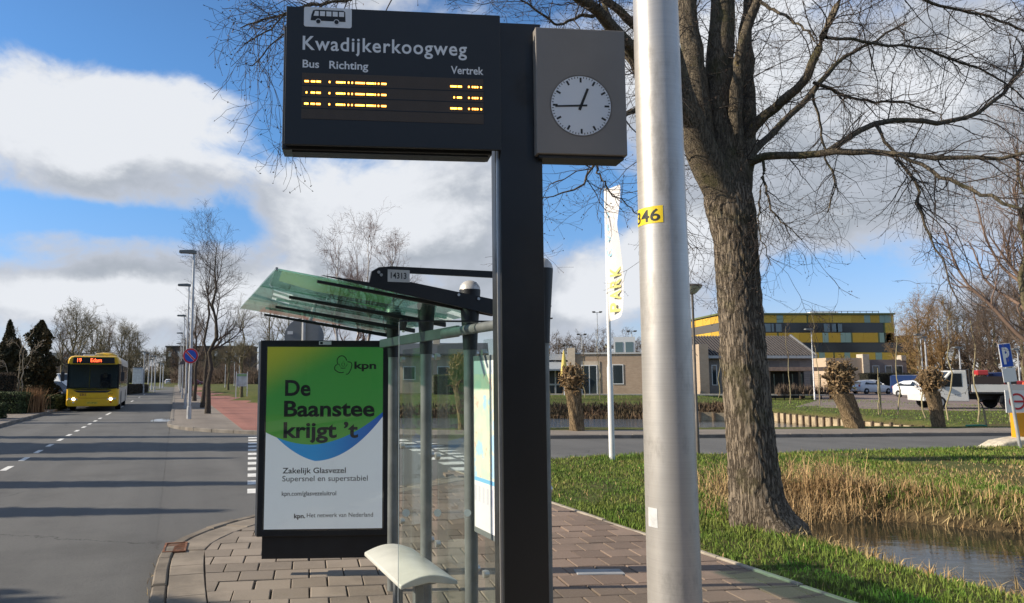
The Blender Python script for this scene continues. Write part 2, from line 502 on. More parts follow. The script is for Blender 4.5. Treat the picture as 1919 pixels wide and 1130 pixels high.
def terrain_z(x, y):
    x = np.asarray(x, float); y = np.asarray(y, float)
    z = rough_noise(x, y, 3, .5) * .035 - .005
    s_ = (x - ORG.x) * U.x + y * U.y; t_ = (x - ORG.x) * Vv.x + y * Vv.y
    # banks
    dd = poly_sd(x, y, DITCH); wob = rough_noise(x, y, 8, 1.6) * .12
    near = smooth01((9.6 - y + (x - 5.5) * -.25) / 1.2)
    z = z + (-.80) * (1 - smooth01((dd + .45 + wob) / (1.15 + 1.15 * near)))
    dp = poly_sd(x, y, POND)
    z = z + (-1.1) * (1 - smooth01((dp + .25 + wob) / np.where((y > 40) & (x < 19), 5.0, np.where(x > 17.5, 1.2, .8))))
    z = z + .35 * smooth01((y - 47) / 10) * smooth01((24 - x) / 4)
    # hard surfaces sit in shallow beds
    for pl, ed in ((main_road, .4), ([xy(RP(6.5, -3))] + junction + [xy(RP(31, -3))], .5), (pave_far, .25), (pave_left, .25)):
        sd = poly_sd(x, y, pl)
        z = np.where(sd < 0, np.minimum(z, -.015), z)
        k = smooth01(-sd / ed)
        z = z * (1 - k) + (-.3) * k
    sd = poly_sd(x, y, [xy(RP(-9, -3)), xy(RP(9, -3))] + NEAR_CURVE[2:] + platform[-2:]); k = smooth01(-sd / .18)
    z = np.where(sd < .05, np.minimum(z, -.02), z); z = z * (1 - k) + (-.3) * k
    SD = np.sort(np.stack([poly_sd(x, y, pl) for pl in (main_road, junction, pave_far, pave_left, platform)]), 0)
    z = np.where(SD[1] < .3, np.minimum(z, -.3), z)          # no turf where two hard surfaces meet
    return z

def grid_lines(a, b, fine, far, grow=1.22):
    l = list(np.arange(a, b + 1e-6, fine)); st = fine; p = b
    while p < far: st *= grow; p += st; l.append(p)
    st = fine; p = a; pre = []
    while p > -far: st *= grow; p -= st; pre.append(p)
    return np.array(pre[::-1] + l)
gx = grid_lines(-4, 24, .22, 2500); gy = grid_lines(-2, 46, .22, 2500)
GX, GY = np.meshgrid(gx, gy)
GZ = terrain_z(GX, GY)
nx, ny = len(gx), len(gy)
idx = np.arange(nx * ny).reshape(ny, nx)
Qg = np.stack([idx[:-1, :-1], idx[:-1, 1:], idx[1:, 1:], idx[1:, :-1]], -1).reshape(-1, 4)

def ground_mat():
    m = bpy.data.materials.new('turf'); m.use_nodes = True
    t = NT(m.node_tree); b = t.n['Principled BSDF']
    ge = t.add('ShaderNodeNewGeometry'); p = ge.outputs['Position']
    sx = t.add('ShaderNodeSeparateXYZ'); t.l.new(p, sx.inputs[0])
    a = t.mix(t.ramp(t.noise(p, .9, 8, .65), .35, .65), (.050, .085, .018), (.105, .12, .032))
    a = t.mix(t.ramp(t.noise(p, 14, 6, .7), .42, .72), a, (.15, .125, .055))
    br = t.mix(t.ramp(t.noise(p, 5, 8, .7), .35, .65), (.055, .040, .022), (.17, .125, .065))
    low = t.ramp(sx.outputs[2], -.32, -.06, 1.0, 0.0)           # bare earth where the banks dip to the water
    patch = t.ramp(t.noise(p, .35, 5, .6), .5, .66)
    c = t.mix(low, t.mix(t.math('MULTIPLY', patch, .6), a, br), br)
    t.put(b.inputs['Base Color'], c); b.inputs['Roughness'].default_value = .95; b.inputs['Specular IOR Level'].default_value = .15
    bp = t.add('ShaderNodeBump'); bp.inputs['Strength'].default_value = .9; bp.inputs['Distance'].default_value = .05
    t.l.new(t.noise(p, 22, 6, .7), bp.inputs['Height']); t.l.new(bp.outputs[0], b.inputs['Normal'])
    return m
M_turf = ground_mat()
o = link('ground', np_mesh('ground', np.stack([GX, GY, GZ], -1).reshape(-1, 3), Qg, True), M_turf); tag(o, kind='structure')

# ---- asphalt
def asphalt_mat(name, base, red=False):
    m = bpy.data.materials.new(name); m.use_nodes = True
    t = NT(m.node_tree); b = t.n['Principled BSDF']
    ge = t.add('ShaderNodeNewGeometry'); p = ge.outputs['Position']
    rot = t.add('ShaderNodeMapping'); rot.inputs['Rotation'].default_value = (0, 0, -PHI); t.l.new(p, rot.inputs[0])
    lanes = t.vmath('MULTIPLY', rot.outputs[0], (1.0, .045, 1.0))
    big = t.noise(lanes, 1.0, 5, .6); blot = t.noise(p, .45, 7, .62); fine = t.noise(p, 160, 3, .8); peb = t.noise(p, 38, 4, .7)
    c = t.mix(t.ramp(big, .3, .7), [x * .84 for x in base], [x * 1.12 for x in base])
    c = t.mix(t.math('MULTIPLY', t.ramp(blot, .46, .70), .52), c, [x * .52 for x in base])
    c = t.mix(t.math('MULTIPLY', t.ramp(fine, .45, .75), .6), c, [min(1, x * 1.75) for x in base])
    c = t.mix(t.math('MULTIPLY', t.ramp(peb, .52, .72), .55), c, [x * .6 for x in base])
    vo = t.add('ShaderNodeTexVoronoi', feature='DISTANCE_TO_EDGE'); wv = t.vmath('ADD', p, t.vmath('MULTIPLY', t.noise(p, 1.6, 5, .7, 0, 'Color'), (.9, .9, 0)))
    t.l.new(wv, vo.inputs['Vector']); vo.inputs['Scale'].default_value = .28
    crack = t.math('MULTIPLY', t.ramp(vo.outputs['Distance'], .0, .006, 1, 0), t.ramp(t.noise(p, .3, 3), .5, .62))
    c = t.mix(t.math('MULTIPLY', crack, .75), c, [x * .3 for x in base])
    t.put(b.inputs['Base Color'], c)
    t.l.new(t.ramp(big, .2, .8, .82, .93), b.inputs['Roughness']); b.inputs['Specular IOR Level'].default_value = .35
    bp = t.add('ShaderNodeBump'); bp.inputs['Strength'].default_value = .55; bp.inputs['Distance'].default_value = .008
    t.l.new(t.math('ADD', fine, peb), bp.inputs['Height']); t.l.new(bp.outputs[0], b.inputs['Normal'])
    return m
M_asph = asphalt_mat('worn asphalt', (.125, .125, .122))
M_asph2 = asphalt_mat('side road asphalt', (.128, .127, .123))
M_red = asphalt_mat('red cycle asphalt', (.30, .135, .105))
M_slab = asphalt_mat('grey paving', (.225, .195, .165))

def sheet(name, poly, z, m, thick=.2):
    o = MB().prism([xy(p) for p in poly], z - thick, z, 'z').build(name, m); tag(o, kind='structure'); return o
ROAD_Z = -.10
sheet('road', main_road, ROAD_Z, M_asph)
sheet('side_road', junction, ROAD_Z, M_asph2)
sheet('pavement_far_corner', pave_far, 0.0, M_slab)
sheet('pavement_opposite', pave_left, 0.0, M_slab)
sheet('cycle_path', [RP(25.3, 2.3), RP(620, 2.3), RP(620, 5.4), RP(22.9, 5.4)], .006, M_red, .012)
# parking court on the far right
sheet('parking_court', [(21.5, 44.0), (28, 38.8), (60, 38.8), (90, 60), (80, 92), (37, 92), (36, 70), (29, 56)], .02, asphalt_mat('court paving', (.21, .165, .15)), .3)
# a trodden strip of path on the far lawn
sheet('garden_path', [(4, 59.5), (33, 58.6), (33, 59.8), (4, 60.7)], .42, mat('pale grit', (.42, .39, .33), .9, var=.2), .1)

# ---- platform: bed, tiles, border, kerb
M_bed = mat('joint sand', (.07, .058, .045), .95, var=.4, vscale=9)
def inset(poly, d):
    c = []
    P_ = [Vector((p[0], p[1])) for p in poly]; n = len(P_)
    for i in range(n):
        a, b, e = P_[i - 1], P_[i], P_[(i + 1) % n]
        n1 = (b - a).normalized(); n2 = (e - b).normalized()
        q = (Vector((n1.y, -n1.x)) + Vector((n2.y, -n2.x)))
        q = q / max(q.length, 1e-6)
        c.append((b.x + q.x * d, b.y + q.y * d))
    return c
plat = sheet('platform', platform, -.022, M_bed, .2)

def tile_mat():
    m = bpy.data.materials.new('concrete tile'); m.use_nodes = True
    t = NT(m.node_tree); b = t.n['Principled BSDF']
    ge = t.add('ShaderNodeNewGeometry'); p = ge.outputs['Position']; oi = t.add('ShaderNodeObjectInfo')
    mx = t.math('FRACT', t.math('ADD', oi.outputs['Random'], ge.outputs['Random Per Island']))
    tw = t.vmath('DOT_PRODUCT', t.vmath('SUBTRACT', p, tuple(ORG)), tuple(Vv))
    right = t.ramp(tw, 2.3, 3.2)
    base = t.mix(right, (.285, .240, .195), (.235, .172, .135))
    wn = t.add('ShaderNodeTexWhiteNoise', noise_dimensions='1D'); t.l.new(mx, wn.inputs['W'])
    k = t.ramp(wn.outputs['Value'], 0, 1, .72, 1.2, False)
    cb = t.add('ShaderNodeCombineColor'); [t.l.new(k, cb.inputs[i]) for i in range(3)]
    c = t.mix(1.0, base, cb.outputs[0], 'MULTIPLY')
    c = t.mix(t.math('MULTIPLY', t.ramp(t.noise(p, 1.1, 8, .65), .45, .7), .45), c, (.105, .09, .072))
    c = t.mix(t.math('MULTIPLY', t.ramp(t.noise(p, 55, 4, .75), .5, .75), .35), c, (.42, .37, .31))
    c = t.mix(t.math('MULTIPLY', t.ramp(t.noise(p, 3.2, 6, .7), .6, .75), .5), c, (.11, .105, .05))
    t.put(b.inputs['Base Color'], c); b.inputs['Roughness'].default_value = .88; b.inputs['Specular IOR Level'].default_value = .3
    bp = t.add('ShaderNodeBump'); bp.inputs['Strength'].default_value = .4; bp.inputs['Distance'].default_value = .006
    t.l.new(t.noise(p, 90, 5, .7), bp.inputs['Height']); t.l.new(bp.outputs[0], b.inputs['Normal'])
    return m
M_tile = tile_mat()
rng = np.random.default_rng(11)
def slab(mb, c, dx, dy, th, rz, z, ch=.006):
    """a paving piece with a worn, chamfered upper edge"""
    M = Matrix.Translation((c[0], c[1], z)) @ Matrix.Rotation(rz, 4, 'Z')
    x, y = dx / 2, dy / 2
    vs = [(-x, -y, -th), (x, -y, -th), (x, y, -th), (-x, y, -th), (-x, -y, -ch), (x, -y, -ch), (x, y, -ch), (-x, y, -ch),
          (-x + ch, -y + ch, 0), (x - ch, -y + ch, 0), (x - ch, y - ch, 0), (-x + ch, y - ch, 0)]
    fs = [(4, 5, 9, 8), (5, 6, 10, 9), (6, 7, 11, 10), (7, 4, 8, 11), (8, 9, 10, 11), (0, 1, 5, 4), (1, 2, 6, 5), (2, 3, 7, 6), (3, 0, 4, 7)]
    return mb._add(vs, fs, M)
TA = R(9.0); ca, sa = math.cos(TA), math.sin(TA)
tiles = []
for i in range(-60, 60):
    for j in range(-40, 60):
        lx = (i + (.5 if j % 2 else 0)) * .300; ly = j * .300
        x, y = lx * ca - ly * sa, lx * sa + ly * ca + 6.0
        if y < -2 or y > 14: continue
        tiles.append((x, y))
tiles = np.array(tiles)
sdt = poly_sd(tiles[:, 0], tiles[:, 1], platform)
border = .47
# the band along the kerb is left to the border slabs
band = poly_sd(tiles[:, 0], tiles[:, 1], platform)
dk = np.full(len(tiles), 1e9)
for a, b in zip(kerb_near[:-1], kerb_near[1:]):
    ax, ay = a; ex, ey = b[0] - ax, b[1] - ay
    k = np.clip(((tiles[:, 0] - ax) * ex + (tiles[:, 1] - ay) * ey) / (ex * ex + ey * ey), 0, 1)
    dk = np.minimum(dk, np.hypot(tiles[:, 0] - ax - k * ex, tiles[:, 1] - ay - k * ey))
keep_ = (sdt < -.155) & (dk > border + .155)
edge_tiles = tiles[~keep_ & (sdt < .21) & (dk > border - .21)]
tiles = tiles[keep_]
# the holes of the posts need none: tiles are cut round them by a hand's breadth at most
vis = np.array([(lambda d: 1 if (d[1] > 4.9 and -.58 < (d[0]) / d[1] < .8) else 0)(t) for t in tiles])
px_all = 800 + 1400 * tiles[:, 0] / np.maximum(tiles[:, 1], .1)
py_all = 708 + 1.7 * 1400 / np.maximum(tiles[:, 1], .1)
inview = (px_all > -40) & (px_all < 1960) & (py_all < 1160) & (tiles[:, 1] > 0)
hidden = (px_all > 955) & (px_all < 1020)
order = np.argsort(np.where(inview & ~hidden, tiles[:, 1], 1e3 + tiles[:, 1]))
protos = []
for k in range(4):
    protos.append(slab(MB(), (0, 0), .291 - .002 * k, .291 - .0015 * k, .055, 0, 0).mesh('tile'))
for m_ in protos: m_.materials.append(M_tile)
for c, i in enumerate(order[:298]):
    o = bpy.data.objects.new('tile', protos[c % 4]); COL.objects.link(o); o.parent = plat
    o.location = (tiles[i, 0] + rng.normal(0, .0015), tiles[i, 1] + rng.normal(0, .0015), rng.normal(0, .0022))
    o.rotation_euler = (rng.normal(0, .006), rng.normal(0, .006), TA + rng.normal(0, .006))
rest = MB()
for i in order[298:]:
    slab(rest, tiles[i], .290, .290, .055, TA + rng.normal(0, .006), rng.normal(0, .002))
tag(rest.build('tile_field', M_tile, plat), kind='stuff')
# tiles cut along the border and the grass edging
def clip(poly, p, nrm):
    out = []
    for i in range(len(poly)):
        a, b = poly[i], poly[(i + 1) % len(poly)]; da = (a[0] - p[0]) * nrm[0] + (a[1] - p[1]) * nrm[1]; db = (b[0] - p[0]) * nrm[0] + (b[1] - p[1]) * nrm[1]
        if da >= 0: out.append(a)
        if da * db < 0: k_ = da / (da - db); out.append((a[0] + (b[0] - a[0]) * k_, a[1] + (b[1] - a[1]) * k_))
    return out
KLs = [(Vector(a), Vector(b)) for a, b in zip(kerb_near[:-1], kerb_near[1:])]
for (x, y) in edge_tiles:
    if y < 3.5: continue
    po = [(x + (u * ca - v * sa) * .1455, y + (u * sa + v * ca) * .1455) for u, v in ((-1, -1), (1, -1), (1, 1), (-1, 1))]
    for a, b in KLs:
        d_ = (b - a); L_ = d_.length; d_ /= L_; nr = Vector((d_.y, -d_.x)); s__ = (Vector((x, y)) - a).dot(d_)
        if -.25 < s__ < L_ + .25 and po: po = clip(po, a + nr * (border - .035), nr)
    q_ = RP(0, PLAT_T - .008)
    if po: po = clip(po, (q_.x, q_.y), (-Vv.x, -Vv.y))
    if len(po) < 3: continue
    ar = abs(sum(po[i][0] * po[(i + 1) % len(po)][1] - po[(i + 1) % len(po)][0] * po[i][1] for i in range(len(po)))) / 2
    if ar < .003: continue
    MB().prism(po, -.05, float(rng.normal(0, .0015)) - .001, 'z').build('cut_tile', M_tile, plat)
# grey lid set in the paving
lid = slab(MB(), (0, 0), .42, .17, .05, 0, .004).build('access_cover', mat('pale cover', (.30, .31, .32), .7, var=.1), plat)
pl_ = gp(1123, 1072); lid.location = (pl_.x, pl_.y, .003); lid.rotation_euler = (0, 0, R(2))

def along(poly, step, off):
    """stations every step along an open line, pushed to its right side by off; gives (x, y, angle)"""
    P_ = np.array(poly, float); seg = np.r_[0, np.cumsum(np.hypot(*np.diff(P_, axis=0).T))]
    out = []
    for u in np.arange(step / 2, seg[-1], step):
        x, y = np.interp(u, seg, P_[:, 0]), np.interp(u, seg, P_[:, 1])
        x2, y2 = np.interp(u + .15, seg, P_[:, 0]), np.interp(u + .15, seg, P_[:, 1]); x1, y1 = np.interp(u - .15, seg, P_[:, 0]), np.interp(u - .15, seg, P_[:, 1])
        a = math.atan2(y2 - y1, x2 - x1)
        out.append((x + math.sin(a) * off, y - math.cos(a) * off, a))
    return out
def smoothline(poly, n=6):
    P_ = np.array(poly, float)
    for _ in range(3):
        Q_ = np.empty((2 * len(P_) - 2, 2)); Q_[0::2] = .75 * P_[:-1] + .25 * P_[1:]; Q_[1::2] = .25 * P_[:-1] + .75 * P_[1:]
        P_ = np.vstack([P_[:1], Q_, P_[-1:]])
    return P_
M_kerb = mat('kerb concrete', (.19, .16, .125), .9, var=.28, vscale=3, bump=.4, bscale=60, dirt=.6)
M_kerb2 = mat('border slab', (.25, .21, .165), .88, var=.25, vscale=2.2, bump=.3, bscale=70, dirt=.5)
kl = smoothline(kerb_near)
kerb = empty('kerb'); tag(kerb, kind='structure')
seen = 0
bed = MB()
pk = slab(MB(), (0, 0), .485, .118, .22, 0, 0, .014).mesh('kerb_stone'); pk.materials.append(M_kerb)
pb = slab(MB(), (0, 0), .335, .292, .055, 0, 0).mesh('border_slab'); pb.materials.append(M_kerb2)
for x, y, a in along(kl, .49, .06):
    if y < 3: continue
    o = link('kerb_stone', pk, None, kerb); o.location = (x, y, .004 + rng.normal(0, .004)); o.rotation_euler = (0, rng.normal(0, .006), a + rng.normal(0, .01))
for x, y, a in along(kl, .34, .275):
    if y < 3: continue
    o = link('border_slab', pb, None, plat); o.location = (x, y, rng.normal(0, .002)); o.rotation_euler = (rng.normal(0, .005), rng.normal(0, .005), a + rng.normal(0, .008))
# narrow edging between the tiles and the grass
edge = empty('edging'); tag(edge, kind='structure')
pe = slab(MB(), (0, 0), .99, .055, .2, 0, 0, .008).mesh('edging_stone'); pe.materials.append(mat('edging concrete', (.36, .315, .25), .9, var=.2, dirt=.6))
for i in range(-3, 13):
    q = RP(i + .5, PLAT_T + .03); o = link('edging_stone', pe, None, edge); o.location = (q.x, q.y, .012 + rng.normal(0, .006)); o.rotation_euler = (0, rng.normal(0, .005), PHI + R(90) + rng.normal(0, .006))
# gully grate in the border
gr = empty('gully_grate', gp(348, 1025, .003), R(105)); tag(gr, 'rusty slotted drain grate set in the bus stop kerb border', 'drain grate')
M_rust = mat('rusty iron', (.22, .10, .055), .8, .3, var=.35, vscale=14)
mb = MB().box((0, 0, 0), (.42, .02, .02)).box((0, .2, 0), (.42, .02, .02)).box((-.2, .1, 0), (.02, .18, .02)).box((.2, .1, 0), (.02, .18, .02)); mb.build('rim', M_rust, gr)
for k in range(9): MB().box((-.16 + .04 * k, .1, -.003), (.018, .18, .014)).build('bar', M_rust, gr)
# far kerbs: dark stone edge towards the asphalt
M_kfar = mat('weathered kerb', (.20, .18, .155), .9, var=.25, vscale=2, dirt=.7)
def kerb_row(name, line, step, off, zt=.012, wdt=.13, ymax=60):
    e = empty(name); tag(e, kind='structure')
    me = slab(MB(), (0, 0), step - .012, wdt, .25, 0, 0, .015).mesh('kerb_stone'); me.materials.append(M_kfar)
    far = MB(); st = along(line, step, off)
    for x, y, a in st:
        if y < ymax and len(e.children) < 120:
            o = link('kerb_stone', me, None, e); o.location = (x, y, zt + rng.normal(0, .004)); o.rotation_euler = (0, 0, a)
        else: slab(far, (x, y), step - .012, wdt, .25, a, zt, .015)
    if far.v: tag(far.build('kerb_run', M_kfar, e), kind='stuff')
kerb_row('kerb_far_corner', smoothline(FAR_CURVE), .98, .0)
kerb_row('kerb_road_right', [xy(RP(31.5, 0)), xy(RP(300, 0))], 1.0, .06)
kerb_row('kerb_road_left', [xy(RP(3, -5.96)), xy(RP(300, -5.96))], 1.0, .0, .014, .14)

# ---- painted markings
M_paint = mat('road paint', (.72, .72, .69), .75, var=.12, vscale=9, dirt=.5)
mk = empty('road_markings'); tag(mk, kind='structure')
def mark(pts, name, z=ROAD_Z + .004):
    o = link(name, bpy.data.meshes.new(name), M_paint, mk); o.data.from_pydata([(p[0], p[1], z) for p in pts], [], [tuple(range(len(pts)))]); o.data.update()
    if o.data.polygons[0].normal.z < 0: o.data.flip_normals()
for k, (s0, ln) in enumerate([(16.6, .8), (18.4, .8), (20.2, .8), (22.0, .8), (23.9, .8), (25.8, .8), (27.8, .8), (29.8, .8), (31.8, .8), (33.9, .9), (36.0, 1.0), (39.6, 2.6), (49, 3), (61, 3), (73, 3), (85, 3), (14.8, .8), (13.0, .8), (11.2, .8), (9.4, .8)]):
    mark([RP(s0, -3.05), RP(s0, -2.93), RP(s0 + ln, -2.93), RP(s0 + ln, -3.05)], 'centre_dash')
XD = Vector((-math.sin(R(13.3)), math.cos(R(13.3)), 0)); XV = Vector((XD.y, -XD.x, 0))
for base, n0, n1 in ((Vector((-5.45, 23.1, 0)), 0, 12), (Vector((-1.15, 22.1, 0)), 0, 10)):
    for k in range(n0, n1):
        p = base - XD * k * 1.0
        mark([p, p + XV * .55, p + XV * .55 - XD * .5, p - XD * .5], 'crossing_block')
for k in range(12):
    p = Vector((-.35, 21.6, 0)) - XD * k * .68
    mark([p, p - XD * .42, p - XD * .21 + XV * .5], 'yield_tooth')

# ---- water
def water_mat(name='ditch water', rip=.16, sc=2.6):
    m = bpy.data.materials.new(name); m.use_nodes = True
    t = NT(m.node_tree); b = t.n['Principled BSDF']
    b.inputs['Base Color'].default_value = (.022, .024, .018, 1); b.inputs['Roughness'].default_value = .04; b.inputs['IOR'].default_value = 1.33
    b.inputs['Specular IOR Level'].default_value = .75
    ge = t.add('ShaderNodeNewGeometry')
    p = t.vmath('MULTIPLY', ge.outputs['Position'], (1.0, 2.2, 1.0))
    bp = t.add('ShaderNodeBump'); bp.inputs['Strength'].default_value = rip; bp.inputs['Distance'].default_value = .03
    t.l.new(t.noise(p, sc, 4, .55), bp.inputs['Height']); t.l.new(bp.outputs[0], b.inputs['Normal'])
    return m
M_water = water_mat()
def grow(poly, d):
    c = Vector((sum(p[0] for p in poly) / len(poly), sum(p[1] for p in poly) / len(poly)))
    return [(p[0] + (p[0] - c.x) / (Vector(p) - c).length * d, p[1] + (p[1] - c.y) / (Vector(p) - c).length * d) for p in poly]
sheet('ditch_water', grow(DITCH, .55), WATER_Z, M_water, .05)
sheet('pond_water', grow(POND, .8), POND_Z, water_mat('pond water', .9, 5.0), .05)
# puddle at the kerb end
M_puddle = mat('puddle', (.03, .032, .035), .03, spec=.9)
pz = gp(314, 787, ROAD_Z + .004); poly = [(pz.x + math.cos(a) * (.75 + .18 * math.sin(3 * a)) * .9, pz.y + math.sin(a) * (.9 + .2 * math.cos(2 * a)) * 1.6) for a in np.linspace(0, 2 * math.pi, 22)[:-1]]
o = link('puddle', bpy.data.meshes.new('puddle'), M_puddle); o.data.from_pydata([(p[0], p[1], ROAD_Z + .004) for p in poly], [], [tuple(range(len(poly)))]); o.data.update(); tag(o, kind='structure')

# ================================================================ BUS STOP
M_black = mat('anthracite coating', (.0125, .0130, .0130), .38, var=.12, vscale=2.5, dirt=.25)
M_blackm = mat('matt black steel', (.012, .013, .015), .5, var=.2, vscale=5)
M_alu = mat('bare aluminium', (.62, .61, .58), .35, .75, var=.1, vscale=8)
M_sign = mat('sign front', (.0165, .0170, .0165), .42, var=.1, vscale=3)
M_white = mat('white print', (.86, .86, .84), .6)
M_clockbox = mat('warm grey coating', (.25, .225, .20), .5, var=.06, vscale=3)
M_led = emit('amber diodes', (1.0, .36, .02), 4.5)
M_ledhi = emit('amber diode core', (1.0, .60, .14), 5.5)

def led_mat():
    m = bpy.data.materials.new('diode matrix'); m.use_nodes = True
    t = NT(m.node_tree); b = t.n['Principled BSDF']
    tcn = t.add('ShaderNodeTexCoord'); sx = t.add('ShaderNodeSeparateXYZ'); t.l.new(tcn.outputs['Object'], sx.inputs[0])
    fx = t.math('PINGPONG', sx.outputs[0], .0023); fz = t.math('PINGPONG', sx.outputs[2], .0023)
    k = t.math('MULTIPLY', t.ramp(fx, .0004, .0016), t.ramp(fz, .0002, .0012))
    t.put(b.inputs['Base Color'], t.mix(k, (.035, .024, .016), (.135, .10, .072)))
    b.inputs['Roughness'].default_value = .6
    return m

TH = R(5.2)
base = at(937, 1100, 3.22); base.z = 0
DF = frame((base.x, base.y, 0), TH)
d = empty('departure_display', base, TH, 'tall dark departure board with amber screen and grey clock on a wide post', 'display board')
def lp(px, py, y=0.0): return onplane(px, py, DF, y)
# post: dark front plate, bare aluminium core, dark rear half
xl = lp(945, 1050)[0]; xr = lp(1029, 1050)[0]; zt = lp(1000, 44)[1]
xlt = lp(936, 330)[0]
MB().span((xl, .004, -.12), (xr, .030, zt)).build('post_front_plate', M_black, d, bevel=.003)
MB().span((xl - .011, .031, -.12), (xr - .004, .045, zt - .02)).build('post_core', M_alu, d)
MB().span((xl - .013, .046, -.12), (xr - .006, .15, zt - .004)).build('post_body', M_black, d, bevel=.004)
# display case hung to the left of the post
x0, zt0 = lp(537, 12, -.03); x1, z1 = lp(937, 28, -.03); _, zb0 = lp(533, 270, -.03)
zt0 = (zt0 + z1) / 2
MB().span((x0, -.03, zb0), (x1, -.012, zt0)).build('front_panel', M_sign, d, bevel=.002)
MB().span((x0 + .004, -.0119, zb0 + .01), (x1 - .006, .004, zt0 - .012)).build('panel_edge', M_alu, d)
xb, zbt = lp(527, 52, .06)
MB().span((x0 - .012, .0041, zb0 - .012), (x1 - .035, .12, zt0 - .075)).build('rear_case', M_black, d, bevel=.004)
MB().span((x0 + .03, .02, zb0 - .018), (x1 - .05, .10, zb0 - .0125)).build('case_rail', M_blackm, d)
yf = -.0312
# bus pictogram
a0, c0 = lp(570, 12, yf); a1, c1 = lp(659, 53, yf)
def rrect(x0, z0, x1, z1, r, n=5):
    P = []
    for cx, cz, s in ((x1 - r, z1 - r, 0), (x0 + r, z1 - r, 90), (x0 + r, z0 + r, 180), (x1 - r, z0 + r, 270)):
        for k in range(n): a = R(s + 90 * k / (n - 1)); P.append((cx + r * math.cos(a), cz + r * math.sin(a)))
    return P
pic = MB().prism(rrect(a0, c1, a1, c0 - .001, .009), yf, yf + .001).build('bus_pictogram', M_white, d)
def flat(poly, y, name, m, parent, th=.0006): return MB().prism(poly, y - th, y, 'y').build(name, m, parent)
M_ink = mat('dark print', (.016, .018, .020), .6)
w_, h_ = a1 - a0, c0 - c1
def pp(u, v): return (a0 + u * w_, c1 + v * h_)
flat([pp(.14, .32), pp(.155, .60), pp(.19, .82), pp(.25, .86), pp(.82, .86), pp(.86, .80), pp(.87, .30)], yf - .0002, 'bus_outline', M_ink, pic)
for i in range(5):
    u = .20 + i * .133
    flat([pp(u, .55), pp(u + (.03 if i == 0 else 0), .79), pp(u + .105, .79), pp(u + .105, .55)], yf - .0009, 'bus_window', M_white, pic)
for u in (.30, .68):
    flat([(pp(u, .27)[0] + .0125 * math.cos(k * R(18)), pp(u, .27)[1] + .0125 * math.sin(k * R(18))) for k in range(20)], yf - .0009, 'wheel_ring', M_white, pic)
    flat([(pp(u, .27)[0] + .0095 * math.cos(k * R(18)), pp(u, .27)[1] + .0095 * math.sin(k * R(18))) for k in range(20)], yf - .0016, 'wheel', M_ink, pic)
# lettering
def sign_text(txt, pxa, pya, pxb, pyb, cap_px, bold, sp=1.0):
    xa, za = lp(pxa, pya, yf); xb_, zb_ = lp(pxb, pyb, yf)
    ch = lp(pxa, pya - cap_px, yf)[1] - za
    lettering(txt, xa, xb_, (za + zb_) / 2 + 0, ch, yf, M_white, d, bold, sp, slant=0)
sign_text('Kwadijkerkoogweg', 567, 93, 875, 104, 25, .016, 1.12)
sign_text('Bus', 567, 126, 598, 127, 14, .018)
sign_text('Richting', 617, 128, 690, 131, 14, .018)
sign_text('Vertrek', 845, 138, 906, 140, 14, .018)
# amber screen
sx0, sz0 = lp(566, 138, yf); sx1, sz1 = lp(906, 150, yf); _, szb = lp(566, 222, yf)
sz0 = (sz0 + sz1) / 2 + .004
scr = MB().span((sx0, -.0318, szb), (sx1, -.0302, sz0)).build('screen', led_mat(), d)
hs = sz0 - szb
rows = ['### ###  # ###. .  .###. ##. ..##', '#. ###  # ##. . .###. ##. ..##.', '### ##.  # ###. .. ###.. ##.. ##']
segs = [[(0, .022), (.035, .058), (.065, .089), (.134, .142), (.175, .215), (.220, .224), (.242, .246), (.262, .266), (.282, .325), (.329, .333), (.345, .385), (.391, .396), (.410, .414), (.428, .455), (.82, .855), (.861, .885), (.922, .929), (.945, .949), (.954, .968), (.973, .977), (.992, .999)]]
alt = [list(segs[0]), [(.008, .014)] + segs[0][1:14] + [(.838, .844), (.858, .884)] + segs[0][16:], list(segs[0])]
for r_ in range(3):
    zc = sz0 - hs * (.185 + .245 * r_)
    mb = MB(); mh = MB()
    for (u0, u1) in alt[r_]:
        L = sx1 - sx0; xa = sx0 + .012 + u0 * L * .975; xe = sx0 + .012 + u1 * L * .975
        n = max(1, round((xe - xa) / .0055))
        for k in range(n):
            xc = xa + (k + .5) * (xe - xa) / n
            mb.span((xc - .0033, -.0326, zc - .0042), (xc + .0033, -.0320, zc + .0042))
            mh.span((xc - .0018, -.0330, zc - .0026), (xc + .0018, -.0327, zc + .0026))
    t_ = tag(mb.build('departure_row', M_led, scr), kind='stuff'); tag(mh.build('diode_cores', M_ledhi, t_), kind='stuff')
    zl = sz0 - hs * (.28 + .245 * r_)
    MB().span((sx0, -.0324, zl - .0022), (sx1, -.0319, zl + .0022)).build('row_divider', M_blackm, scr)
q = lp(790, 137, yf)
MB().lathe([(.004, 0), (.004, .001)], (q[0], yf - .001, q[1]), 12, 'y').build('light_sensor', M_blackm, d)
